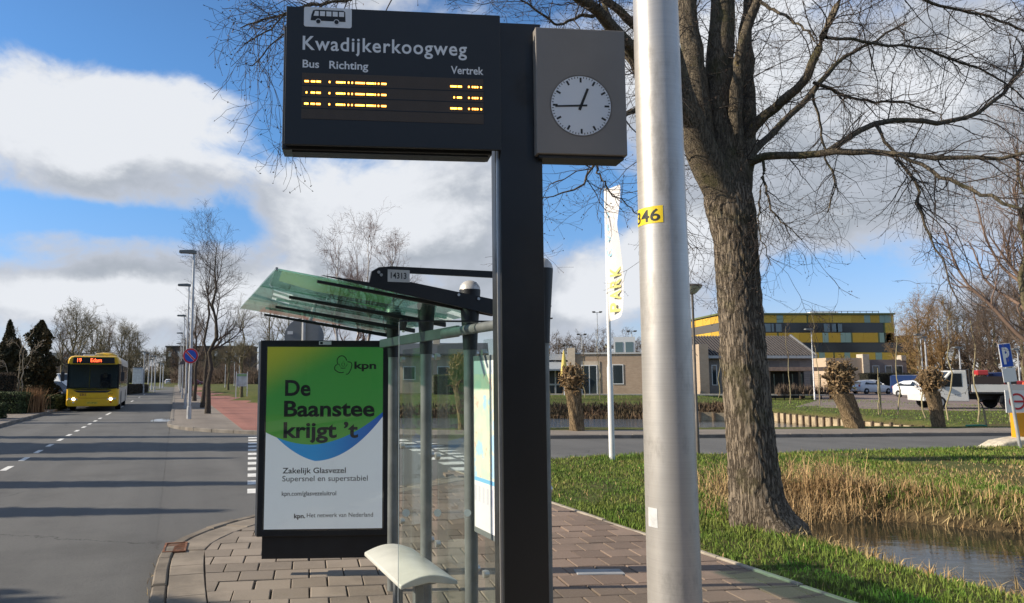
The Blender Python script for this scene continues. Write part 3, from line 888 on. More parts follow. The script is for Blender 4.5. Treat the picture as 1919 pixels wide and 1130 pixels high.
# clock
cx0, cz0 = lp(1003, 50, -.045); cx1, cz1 = lp(1170, 58, -.045); _, czb = lp(1006, 287, -.045)
ctop = (cz0 + cz1) / 2
ck = MB().span((cx0, -.045, czb), (cx1, .085, ctop)).build('clock_box', M_clockbox, d, bevel=.004)
MB().span((cx0 + .012, -.03, czb - .014), (cx1 - .012, .075, czb)).build('clock_base', M_blackm, ck)
fc = lp(1089, 198, -.046); fr = abs(lp(1145, 198, -.046)[0] - fc[0])
def ring(c, r, y0, y1, n=48): return MB().lathe([(r, y0), (r, y1)], (c[0], 0, c[1]), n, 'y')
MB().lathe([(fr + .004, -.047), (fr + .004, -.0452), (fr, -.0452), (fr, -.047)], (fc[0], 0, fc[1]), 48, 'y', cap=False).build('bezel', M_clockbox, ck)
face = ring(fc, fr - .0005, -.0463, -.0453).build('clock_face', mat('clock white', (.80, .82, .84), .35), ck)
mn = MB()
for k in range(60):
    a = R(6 * k); big = k % 5 == 0
    M = Matrix.Translation((fc[0], -.0468, fc[1])) @ Matrix.Rotation(a, 4, 'Y')
    if big: MB().box((0, 0, fr * .86), (.0085, .0008, .0215), M).build('hour_mark', M_ink, face)
    else: mn.box((0, 0, fr * .945), (.0028, .0008, .008), M)
tag(mn.build('minute_marks', M_ink, face), kind='stuff')
def hand(name, ang, ln, tail, wd):
    M = Matrix.Translation((fc[0], -.0478, fc[1])) @ Matrix.Rotation(ang, 4, 'Y')
    MB().prism([(-wd / 2 * 1.2, -tail), (wd / 2 * 1.2, -tail), (wd / 2, ln), (-wd / 2, ln)], -.0006, .0006, 'y', M).build(name, M_ink, face)
hand('hour_hand', R(22), fr * .62, fr * .16, .0105)
hand('minute_hand', R(267), fr * .86, fr * .20, .007)

# ---------------------------------------------------------------- shelter
M_post = mat('galvanised post', (.20, .215, .21), .45, .3, var=.18, vscale=6, dirt=.4)
M_roofg = glass('green roof glass', (.58, .79, .69), 1.5, .08)
M_pane = glass('shelter glass', (.95, .975, .96), 1.42, .035)
M_dot = mat('frosted dot', (.55, .64, .60), .6)
SHA = PHI
sp = RP(4.2, 1.85)
SF = frame((sp.x, sp.y, 0), SHA)      # local x = across (away from the road), y = along the road, away
sh = empty('bus_shelter', sp, SHA, 'glass bus shelter with slanting green roof and round grey posts', 'bus shelter')
PY = [-.92, .02, .875, 1.74]
caps = 2.27
M_cap = mat('pale cap', (.62, .60, .56), .4, .3)
for i, y in enumerate(PY):
    p = MB().lathe([(.040, -.1), (.040, caps - .42), (.042, caps - .40)], (0, y, 0), 20).build('post', M_post, sh, smooth=True)
    MB().lathe([(.044, caps - .40), (.048, caps - .30), (.066, caps - .04), (.066, caps - .03)], (0, y, 0), 20).build('post_head', M_blackm, p, smooth=True)
    MB().lathe([(.066, caps - .029), (.060, caps - .005), (.042, caps + .018), (.018, caps + .028), (.001, caps + .03)], (0, y, 0), 20).build('post_cap', M_cap, p, smooth=True)
# longitudinal beam on the posts
MB().tube([(-.068, -.9, 1.985), (-.068, .30, 1.985)], .029, 16).build('round_beam', M_post, sh, smooth=True)
MB().span((-.062, .10, 1.955), (-.036, 1.95, 2.025)).build('flat_beam', mat('dark galvanised', (.11, .125, .125), .5, .3, var=.15), sh, bevel=.004)
# roof panes and rafters: high on the road side
def roofz(x): return 2.13 - (x - 0.05) * .145
RX0, RX1, RY0, RY1 = -1.19, .16, .0, 2.5
n = 3
for k in range(n):
    ya, yb = RY0 + (RY1 - RY0) * k / n + .004, RY0 + (RY1 - RY0) * (k + 1) / n - .004
    mb = MB(); th = .010
    vs = [(RX0, ya, roofz(RX0)), (RX1, ya, roofz(RX1)), (RX1, yb, roofz(RX1)), (RX0, yb, roofz(RX0))]
    vs += [(a, b, c + th) for a, b, c in vs]
    mb._add(vs, [(0, 3, 2, 1), (4, 5, 6, 7), (0, 1, 5, 4), (1, 2, 6, 5), (2, 3, 7, 6), (3, 0, 4, 7)])
    mb.build('roof_pane', M_roofg, sh)
def rafter(y, xa, w, h, dz=-.05):
    vs = []
    for x in (xa, RX1 - .01):
        hh = h * (1.0 if x > xa else .55)
        for (dx, z) in ((-w / 2, roofz(x) + dz - hh / 2), (w / 2, roofz(x) + dz - hh / 2), (w / 2, roofz(x) + dz + hh / 2), (-w / 2, roofz(x) + dz + hh / 2)): vs.append((x, y + dx, z))
    MB()._add(vs, [(0, 3, 2, 1), (4, 5, 6, 7), (0, 1, 5, 4), (1, 2, 6, 5), (2, 3, 7, 6), (3, 0, 4, 7)]).build('rafter', M_blackm, sh, bevel=.004)
rafter(.02, -.95, .024, .03, -.02); rafter(.875, -.99, .03, .034, -.03); rafter(1.62, -.99, .03, .034, -.03); rafter(2.38, -.99, .03, .034, -.03)
MB().span((RX0 - .002, RY0 - .014, roofz(RX0) - .004), (RX0 + .012, RY0 - .002, roofz(RX0) + .012)).build('pane_clip', M_alu, sh)
# bracket arm with the number plate
br = MB().prism([(-.93, roofz(-.93) + .012), (.16, roofz(.16) - .035), (.16, roofz(.16) + .062), (-.52, roofz(-.52) + .072), (-.46, roofz(-.46) + .085), (-.44, roofz(-.44) + .118), (.16, 2.315), (.16, 2.355), (-.52, 2.335 + .02), (-.60, 2.345), (-.64, 2.32), (-.655, roofz(-.65) + .022)], -.045, -.02).build('bracket_arm', M_blackm, sh)
nx0 = -.545
pl = MB().span((nx0, -.0475, 2.262), (nx0 + .135, -.0455, 2.335)).build('number_plate', mat('worn label', (.62, .62, .60), .6, dirt=.4, vscale=20), br)
lettering('14313', nx0 + .018, nx0 + .115, 2.283, .034, -.0479, M_ink, pl, .02)
for (x, z) in ((-.60, 2.315), (-.565 - .02 + .06 - .06, 2.30), (-.10, 2.20), (.03, 2.18)):
    MB().lathe([(.009, 0), (.009, .006)], (x, -.052, z), 12, 'y').build('bolt', M_alu, br)
# camera pod under the roof
cp = MB().lathe([(.03, 0), (.028, .03), (.016, .075), (.004, .085)], (0, 0, 0), 14, M=Matrix.Translation((-.20, .78, roofz(-.2) - .05)) @ Matrix.Rotation(R(180), 4, 'X')).build('sensor_pod', M_blackm, sh, smooth=True)
MB().lathe([(.012, 0), (.010, .010), (.001, .014)], (0, 0, 0), 12, M=Matrix.Translation((-.20, .78, roofz(-.2) - .135)) @ Matrix.Rotation(R(180), 4, 'X')).build('sensor_lens', M_cap, cp, smooth=True)
# back wall panes with clamps
for ya, yb in ((-.86, -.04), (.08, .815), (.935, 1.68)):
    pn = MB().span((.062, ya, .12), (.070, yb, 1.93)).build('back_pane', M_pane, sh)
    for zc in (.55, 1.15, 1.85):
        for yy in (ya + .01, yb - .01): MB().lathe([(.022, 0), (.024, .02), (.02, .034)], (.045, yy, zc), 14, 'x').build('pane_clamp', M_alu, pn, smooth=True)
# end pane: faces the waiting people, turned with the paving
ep = at(748, 800, 4.22); ep.z = 0
EF = frame((ep.x, ep.y, 0), TH); SI = SF.inverted() @ EF
def into(o, M):
    o.data.transform(M); return o
ex1 = onplane(944, 800, EF)[0]; ezt = onplane(760, 603, EF)[1]
end = into(MB().span((0, 0, .10), (ex1 + .12, .010, ezt)).build('end_pane', M_pane, sh), SI)
into(MB().span((-.0035, -.001, .10), (-.0005, .011, ezt)).build('pane_rim', mat('polished glass edge', (.70, .78, .74), .2), end), SI)
into(MB().span((0, -.004, ezt + .001), (ex1 + .12, .014, ezt + .010)).build('pane_rail', M_blackm, end), SI)
for px_ in (761, 820, 876, 931):
    c = onplane(px_, 961, EF); into(MB().lathe([(.0205, -.0022), (.0205, -.0008)], (c[0], 0, c[1]), 24, 'y').build('frosted_dot', M_dot, end), SI)
# map case on the back wall, sunlit
def map_mat():
    m = bpy.data.materials.new('route map print'); m.use_nodes = True
    t = NT(m.node_tree); b = t.n['Principled BSDF']
    tcn = t.add('ShaderNodeTexCoord'); p = tcn.outputs['Object']; sx = t.add('ShaderNodeSeparateXYZ'); t.l.new(p, sx.inputs[0])
    y, z = sx.outputs[1], sx.outputs[2]
    land = t.mix(t.ramp(t.noise(p, 9, 4, .6), .40, .56), (.62, .74, .60), (.80, .79, .62))
    land = t.mix(t.ramp(t.noise(p, 14, 3, .6), .60, .68), land, (.82, .52, .42))
    land = t.mix(t.ramp(t.noise(p, 5, 4, .6), .54, .58), land, (.45, .68, .84))
    wh = (.80, .80, .80)
    c = t.mix(t.ramp(z, 1.125, 1.128), wh, land)
    c = t.mix(t.math('MULTIPLY', t.ramp(z, 1.100, 1.103), t.ramp(z, 1.123, 1.126, 1, 0)), c, (.20, .52, .80))
    c = t.mix(t.ramp(z, 1.72, 1.722), c, (.72, .77, .76))
    stripe = t.math('MULTIPLY', t.ramp(t.math('PINGPONG', y, .03), .012, .014), t.math('MULTIPLY', t.ramp(z, .985, .987), t.ramp(z, 1.075, 1.077, 1, 0)))
    c = t.mix(t.math('MULTIPLY', stripe, .6), c, (.50, .50, .62))
    t.put(b.inputs['Base Color'], c); b.inputs['Roughness'].default_value = .5
    return m
mp = MB().span((-.012, -.80, .80), (.050, -.055, 1.83)).build('map_case', mat('grey case', (.16, .18, .18), .45), sh, bevel=.004)
MB().span((-.0145, -.775, .835), (-.0122, -.075, 1.80)).build('route_map', map_mat(), mp)

# ---------------------------------------------------------------- bench
M_bench = mat('cream bench shell', (.60, .60, .54), .35, var=.08, vscale=4, dirt=.25)
bp0 = RP(4.42, 1.47)
bn = empty('bench', bp0, SHA, 'cream curved bench seat on a short leg inside the bus shelter', 'bench')
prof = []
bw, bl = .37, .92
for k in range(13):
    u = k / 12; prof.append((u * bw, .445 + .055 * math.sin(math.pi * (u * .93 + .04))))
poly = prof + [(bw, .425), (bw * .5, .452), (0.0, .425)]
MB().prism(poly, 0, bl, 'y').build('seat', M_bench, bn, smooth=True, bevel=.008, seg=3)
MB().prism([(bw * .42, -.1), (bw * .58, -.1), (bw * .58, .46), (bw * .42, .46)], .20, .26, 'y').build('leg', M_post, bn, bevel=.006)
MB().prism([(bw * .42, -.1), (bw * .58, -.1), (bw * .58, .46), (bw * .42, .46)], .66, .72, 'y').build('leg', M_post, bn, bevel=.006)
MB().span((bw * .3, .1, .415), (bw * .7, .82, .436)).build('seat_rail', M_post, bn)

# ---------------------------------------------------------------- advertising case
ab = gp(735, 1072); AD = frame((ab.x, ab.y, 0), R(3.6))
ad = empty('advertising_case', ab, R(3.6), 'black framed advertising case with green and blue telecom poster', 'advertising case')
def apt(px, py, y=0.0): return onplane(px, py, AD, y)
y0 = -.06
lx, lzt = apt(494, 638, y0); rx, _ = apt(738, 638, y0); _, lzb = apt(600, 1003, y0)
l2, _ = apt(482, 1000, y0)
LX = lx - .02
MB().span((LX, -.10, lzb), (rx - .015, .10, lzt)).build('case', M_blackm, ad, bevel=.006)
MB().span((LX - .016, -.085, lzb + .01), (LX - .0005, .085, lzt - .01)).build('side_trim', M_alu, ad)
MB().span((rx - .012, -.04, -.05), (rx + .055, .07, lzt + .12)).build('case_post', M_blackm, ad, bevel=.004)
sz_ = apt(600, 1047, y0)[1]; sx_ = apt(490, 1020, y0)[0]
MB().span((sx_, -.045, sz_), (rx - .02, .045, lzb - .001)).build('skirt', M_blackm, ad, bevel=.003)
MB().span((rx - .25 + .20, -.03, -.06), (rx + .035, .03, .20)).build('foot', mat('grey foot', (.10, .11, .12), .5), ad)
# poster
yp = -.102
px0, pzt = apt(503, 650, yp); px1, _ = apt(718, 650, yp); _, pzb = apt(600, 991, yp)
px0 = (apt(503, 650, yp)[0] + apt(493, 985, yp)[0]) / 2
pw, ph = px1 - px0, pzt - pzb
def poster_mat():
    m = bpy.data.materials.new('poster print'); m.use_nodes = True
    t = NT(m.node_tree); b = t.n['Principled BSDF']
    tcn = t.add('ShaderNodeTexCoord'); p = tcn.outputs['Object']; sx = t.add('ShaderNodeSeparateXYZ'); t.l.new(p, sx.inputs[0])
    u = t.math('DIVIDE', t.math('SUBTRACT', sx.outputs[0], px0), pw); v = t.math('DIVIDE', t.math('SUBTRACT', sx.outputs[2], pzb), ph)
    gcol = t.mix(t.ramp(t.math('ADD', t.math('MULTIPLY', u, .9), t.math('MULTIPLY', t.math('SUBTRACT', 1.0, v), 2.4)), .05, .75), (.36, .38, .03), (.05, .27, .05))
    gcol = t.mix(t.ramp(v, .40, .75, .6, 0), gcol, (.13, .33, .045))
    # lower rims: green body over a blue wave over white paper
    ug = t.math('SUBTRACT', u, .40)
    zg = t.math('ADD', .457, t.math('MULTIPLY', t.math('MULTIPLY', ug, ug), .43))
    zg = t.math('ADD', zg, t.math('MULTIPLY', t.math('MAXIMUM', ug, 0.0), .04))
    ub = t.math('SUBTRACT', u, .42)
    zb_ = t.math('ADD', .368, t.math('ADD', t.math('MULTIPLY', t.math('MULTIPLY', ub, ub), .72), t.math('MULTIPLY', t.math('MAXIMUM', t.math('SUBTRACT', 0.0, ub), 0.0), .16)))
    isg = t.ramp(t.math('SUBTRACT', v, zg), -.001, .001, 0, 1, False); isb = t.ramp(t.math('SUBTRACT', v, zb_), -.001, .001, 0, 1, False)
    blue = t.mix(t.ramp(u, .35, 1.0), (.02, .27, .62), (.015, .10, .42))
    c = t.mix(isb, (.74, .78, .82), blue); c = t.mix(isg, c, gcol)
    t.put(b.inputs['Base Color'], c); b.inputs['Roughness'].default_value = .45
    # added glow brightens the shaded poster; no lamp stands behind the paper
    t.put(b.inputs['Emission Color'], c); b.inputs['Emission Strength'].default_value = .24
    return m
ps = MB().span((px0, -.1035, pzb), (px1, -.1005, pzt)).build('poster', poster_mat(), ad)
M_pink = mat('poster ink', (.012, .012, .013), .5)
def ptx(txt, pa, pya, pb, cap_px, bold):
    xa, za = apt(pa, pya, yp); xe, _ = apt(pb, pya, yp); ch = apt(pa, pya - cap_px, yp)[1] - za
    return lettering(txt, xa, xe, za, ch, -.1042, M_pink, ps, bold)
ptx('De', 534, 741, 582, 28, .027); ptx('Baanstee', 532, 780, 702, 28, .027); ptx("krijgt \u2019t", 531, 820, 671, 28, .027)
ptx('kpn', 664, 691, 705, 13, .030)
ptx('Zakelijk Glasvezel', 529.5, 887, 648, 10, .014); ptx('Supersnel en superstabiel', 529, 902, 689, 10, .004); ptx('kpn.com/glasvezeluitrol', 528, 929, 630, 8, .012)
ptx('kpn.', 551, 971, 572, 8, .03); ptx('Het netwerk van Nederland', 575, 969.5, 699, 8, .004)
# crown mark: three open leaf strokes round a little crown
lc = apt(643, 684, yp); sc = (apt(660, 684, yp)[0] - lc[0]) / 17
def stroke(pts, r, name='emblem_stroke'):
    P = [(lc[0] + a * sc, -.1042, lc[1] + b * sc) for a, b in pts]
    Q = resample(np.array(P), 24); o = MB()
    L = []; Rr = []
    for i in range(len(Q)):
        t_ = Q[min(i + 1, 23)] - Q[max(i - 1, 0)]; nrm = np.array([-t_[2], 0, t_[0]]); nrm = nrm / max(np.linalg.norm(nrm), 1e-9) * r
        L.append(Q[i] + nrm); Rr.append(Q[i] - nrm)
    for i in range(23): o.quad(L[i], Rr[i], Rr[i + 1], L[i + 1])
    o.build(name, M_pink, ps)
rr_ = .85 * sc
stroke([(7, 8), (5, 13), (0, 17.5), (-6, 17), (-11, 12), (-11.5, 6), (-9, 0)], rr_)
stroke([(-11.5, 1), (-16, -3), (-15.5, -9), (-9, -13.5), (-3, -14.5), (1.5, -13.5)], rr_)
stroke([(8, 6), (14, 5.5), (16.8, 2), (15.5, -6), (12, -14), (8, -18), (5.5, -17)], rr_)
stroke([(-4.6, -5.5), (0, -6.2), (4.6, -5.5)], rr_ * .8)
stroke([(-7.5, 2.2), (-6.8, -1), (-4.5, -2.8)], rr_ * .6); stroke([(7.5, 2.2), (6.8, -1), (4.5, -2.8)], rr_ * .6)
stroke([(-1.4, 4.6), (-2.8, 1), (-1.2, -3)], rr_ * .6); stroke([(1.4, 4.6), (2.8, 1), (1.2, -3)], rr_ * .6); stroke([(0, 7.6), (.3, 7.2), (0, 6.6)], rr_ * .8)
MB().span((px0 - .012, -.112, pzb - .012), (px1 + .012, -.108, pzt + .012)).build('case_glass', glass('case glass', (.97, .98, .97), 1.5, .025), ad)
fxa = px0 - .014; fxb = px1 + .014
tl = MB().span((apt(598, 641, yp)[0], -.1015, apt(598, 646, yp)[1]), (apt(621, 641, yp)[0], -.1003, apt(598, 639.5, yp)[1])).build('maker_label', M_white, ad)
MB().span((apt(600, 641, yp)[0], -.1019, apt(598, 645, yp)[1]), (apt(605, 641, yp)[0], -.1016, apt(598, 640.5, yp)[1])).build('label_print', M_ink, tl)

# ---------------------------------------------------------------- lamp post in front
def brushed():
    m = bpy.data.materials.new('brushed aluminium'); m.use_nodes = True
    t = NT(m.node_tree); b = t.n['Principled BSDF']
    ge = t.add('ShaderNodeNewGeometry'); p = ge.outputs['Position']
    st = t.vmath('MULTIPLY', p, (3.0, 3.0, 260.0))
    n_ = t.noise(st, 1.0, 4, .6)
    sm = t.noise(t.vmath('MULTIPLY', p, (5, 5, 2.2)), 1.6, 8, .68)
    c = t.mix(t.ramp(n_, .3, .7), (.52, .49, .45), (.57, .54, .495))
    c = t.mix(t.math('MULTIPLY', t.ramp(sm, .52, .74), .6), c, (.20, .19, .175))
    sc_ = t.noise(t.vmath('MULTIPLY', p, (55, 55, 1.6)), 1.0, 3, .6)
    c = t.mix(t.math('MULTIPLY', t.ramp(sc_, .70, .75), .3), c, (.85, .84, .8))
    t.put(b.inputs['Base Color'], c); b.inputs['Metallic'].default_value = .5
    t.l.new(t.ramp(sm, .3, .8, .36, .55), b.inputs['Roughness'])
    bp = t.add('ShaderNodeBump'); bp.inputs['Strength'].default_value = .05; bp.inputs['Distance'].default_value = .003
    t.l.new(n_, bp.inputs['Height']); t.l.new(bp.outputs[0], b.inputs['Normal'])
    return m
M_brush = brushed()
lb = at(1263, 1080, 2.78); lb.z = 0
lamp = empty('aluminium_lamp_post', lb, R(0), 'thick brushed aluminium lamp post with yellow number sticker close to the stop', 'lamp post')
def lr(z): return .0985 - .0046 * z
MB().lathe([(lr(z), z) for z in (-.1, 0, .5, 1, 1.5, 2, 3, 4, 5, 6, 7.0)], (0, 0, 0), 72).build('shaft', M_brush, lamp, smooth=True)
MB().lathe([(.135, -.05), (.135, .012), (.106, .03)], (0, 0, 0), 48).build('base_collar', M_brush, lamp, smooth=True)
MB().prism([(-.75, 6.98), (-.70, 7.06), (-.1, 7.10), (.05, 7.05), (.05, 6.97)], -.14, .14).build('lamp_head', mat('lamp grey', (.35, .36, .36), .5), lamp, bevel=.02)
# sticker wrapped round the shaft
def wrap(x, z, off):      # flat x measured along the skin from the sight line towards the camera
    r = lr(z) + off; a = x / r
    return (r * math.sin(a), -r * math.cos(a), z)
view = math.atan2(lb.x, lb.y)
M_yel = mat('yellow sticker', (.85, .62, .02), .45)
z1_, z0_ = onplane(1240, 384, frame((lb.x, lb.y, 0), 0), -lr(2.3))[1], onplane(1240, 416, frame((lb.x, lb.y, 0), 0), -lr(2.3))[1]
mb = MB(); xs = np.linspace(-.140, .003, 26)
for a, b in zip(xs[:-1], xs[1:]): mb.quad(wrap(a, z0_, .0012), wrap(b, z0_, .0012), wrap(b, z1_, .0012), wrap(a, z1_, .0012))
stk = mb.build('number_sticker', M_yel, lamp, smooth=True); stk.rotation_euler.z = -view
nm = text_mesh('346', .012)
import bmesh
bm = bmesh.new(); bm.from_mesh(nm)
for k in range(1, 30): bmesh.ops.bisect_plane(bm, geom=bm.verts[:] + bm.edges[:] + bm.faces[:], plane_co=(k * .08, 0, 0), plane_no=(1, 0, 0))
bm.to_mesh(nm); bm.free(); n = len(nm.vertices); co = np.empty(n * 3, np.float32); nm.vertices.foreach_get('co', co); co = co.reshape(-1, 3)
lo, hi = co[:, 0].min(), co[:, 0].max(); hh = co[:, 1].max()
zz = z1_ - z0_
out = np.array([wrap(-.126 + (c[0] - lo) / (hi - lo) * .118, z0_ + zz * .14 + c[1] / hh * zz * .70, .0022) for c in co], np.float32)
nm.vertices.foreach_set('co', out.ravel()); nm.materials.clear(); nm.update()
link('sticker_number', nm, M_ink, stk)
# torn white label low on the shaft
mb = MB(); zt_, zb_ = onplane(1230, 956, frame((lb.x, lb.y, 0), 0), -.09)[1], onplane(1230, 993, frame((lb.x, lb.y, 0), 0), -.09)[1]
xs = np.linspace(-.098, -.052, 10)
for a, b in zip(xs[:-1], xs[1:]): mb.quad(wrap(a, zb_, .001), wrap(b, zb_, .001), wrap(b, zt_, .001), wrap(a, zt_, .001))
o = mb.build('torn_label', mat('label remains', (.66, .67, .66), .5, dirt=.5, vscale=30), lamp, smooth=True); o.rotation_euler.z = -view

# ================================================================ PLANTS AND TREES
def bark_mat(name, a, b_, moss=.0, sc=1.0, bump=.9):
    m = bpy.data.materials.new(name); m.use_nodes = True
    t = NT(m.node_tree); b = t.n['Principled BSDF']
    ge = t.add('ShaderNodeNewGeometry'); p = ge.outputs['Position']
    st = t.vmath('MULTIPLY', p, (1, 1, .085))
    wv = t.vmath('ADD', st, t.vmath('MULTIPLY', t.noise(p, 5 * sc, 4, .6, 0, 'Color'), (.04, .04, .02)))
    r1 = t.noise(wv, 34 * sc, 6, .62); r2 = t.noise(wv, 90 * sc, 4, .6)
    rid = t.math('ABSOLUTE', t.math('SUBTRACT', r1, .5))
    k = t.ramp(rid, .0, .075)
    c = t.mix(k, a, b_)
    c = t.mix(t.math('MULTIPLY', t.ramp(r2, .45, .7), .4), c, [min(1, x * 1.5) for x in b_])
    if moss:
        mo = t.ramp(t.noise(p, 2.4, 7, .65), .52, .66)
        c = t.mix(t.math('MULTIPLY', mo, moss), c, (.085, .088, .028))
        ye = t.ramp(t.noise(p, 9, 5, .6), .66, .71)
        c = t.mix(t.math('MULTIPLY', ye, moss), c, (.30, .22, .045))
    t.put(b.inputs['Base Color'], c); b.inputs['Roughness'].default_value = .93; b.inputs['Specular IOR Level'].default_value = .2
    bp = t.add('ShaderNodeBump'); bp.inputs['Strength'].default_value = bump; bp.inputs['Distance'].default_value = .02
    t.l.new(t.math('ADD', k, t.math('MULTIPLY', r2, .4)), bp.inputs['Height']); t.l.new(bp.outputs[0], b.inputs['Normal'])
    return m
M_bark = bark_mat('grey brown bark', (.085, .066, .048), (.26, .21, .155), .40)
M_limb = bark_mat('limb bark', (.055, .045, .034), (.19, .155, .11), .5, 1.6, .6)
M_twig = mat('dark twig', (.055, .042, .034), .85, var=.3, vscale=3)
M_twig2 = mat('brown twig', (.12, .085, .060), .85, var=.35, vscale=.7)
M_twig3 = mat('olive twig', (.135, .115, .065), .85, var=.3, vscale=.5)
M_twig4 = mat('ochre twig', (.25, .155, .065), .85, var=.3, vscale=.5)
M_birch = mat('birch bark', (.52, .49, .45), .8, var=.35, vscale=9, stretch=(1, 1, 4))
M_btw = mat('reddish birch twig', (.17, .11, .095), .85, var=.3, vscale=.8)

# ---- the big tree beside the ditch
TY = 8.85
def limb(pts, K=16):
    """rows (px, py, radius px, dY): a limb traced with its own distances"""
    out = []
    for (px, py, r, dy) in pts:
        p = at(px, py, TY + dy); out.append((p.x, p.y, p.z, r * (TY + dy) / F))
    return resample(np.array(out), K)
tb = gp(1425, 975)
tree = empty('bare_tree', (tb.x, TY, 0), 0, 'large bare roadside tree with furrowed bark leaning over the ditch', 'tree')
tr_pts = [(1430, 1010, 66, 0), (1428, 985, 62, 0), (1421, 960, 54, 0), (1416, 925, 46.5, 0), (1410, 860, 42.5, 0), (1405, 795, 41.5, 0), (1397, 720, 40, 0), (1391, 660, 39.5, 0), (1386, 560, 38.5, 0), (1378, 460, 38.5, 0), (1372, 415, 42, 0), (1366, 385, 44, 0), (1362, 350, 40, 0)]
tp = resample(np.array([(*at(a, b_, TY), r * TY / F) for a, b_, r, _ in tr_pts]), 150)
NS = 132
an = np.linspace(0, 2 * np.pi, NS, endpoint=False)
Zr, Ar = np.meshgrid(np.arange(150), an, indexing='ij')
zv = tp[:, 2][:, None]
ph = 14 * Ar + 1.6 * np.sin(zv * 5.3 + 2 * np.sin(Ar * 3)) + 1.1 * np.sin(zv * 11.7 + Ar * 5) + .8 * np.sin(zv * 23 - Ar * 9)
ridge = np.abs(np.sin(ph)) ** .7 * (.7 + .3 * np.sin(zv * 31 + 6 * np.sin(Ar * 4)))
big = .05 * np.sin(2 * Ar + 1.2) + .035 * np.sin(3 * Ar + zv * 1.1) + .03 * np.sin(zv * 4.1 + Ar)
flare = np.clip((.45 - zv) / .45, 0, 1) ** 2 * (.18 * np.cos(4 * Ar - .6) + .22 * np.cos(Ar + .35))
rad = tp[:, 3][:, None] * (1 + big * .7 + flare) + .017 * (ridge - .6)
Vt = np.stack([tp[:, 0][:, None] + rad * np.cos(Ar), tp[:, 1][:, None] + rad * np.sin(Ar), np.broadcast_to(zv, rad.shape)], -1)
ii = np.arange(150 * NS).reshape(150, NS)
Qt = np.stack([ii[:-1], np.roll(ii, -1, 1)[:-1], np.roll(ii, -1, 1)[1:], ii[1:]], -1).reshape(-1, 4)
Vt = Vt.reshape(-1, 3) - np.array([tb.x, TY, 0])
link('trunk', np_mesh('trunk', Vt, Qt, True), M_bark, tree)

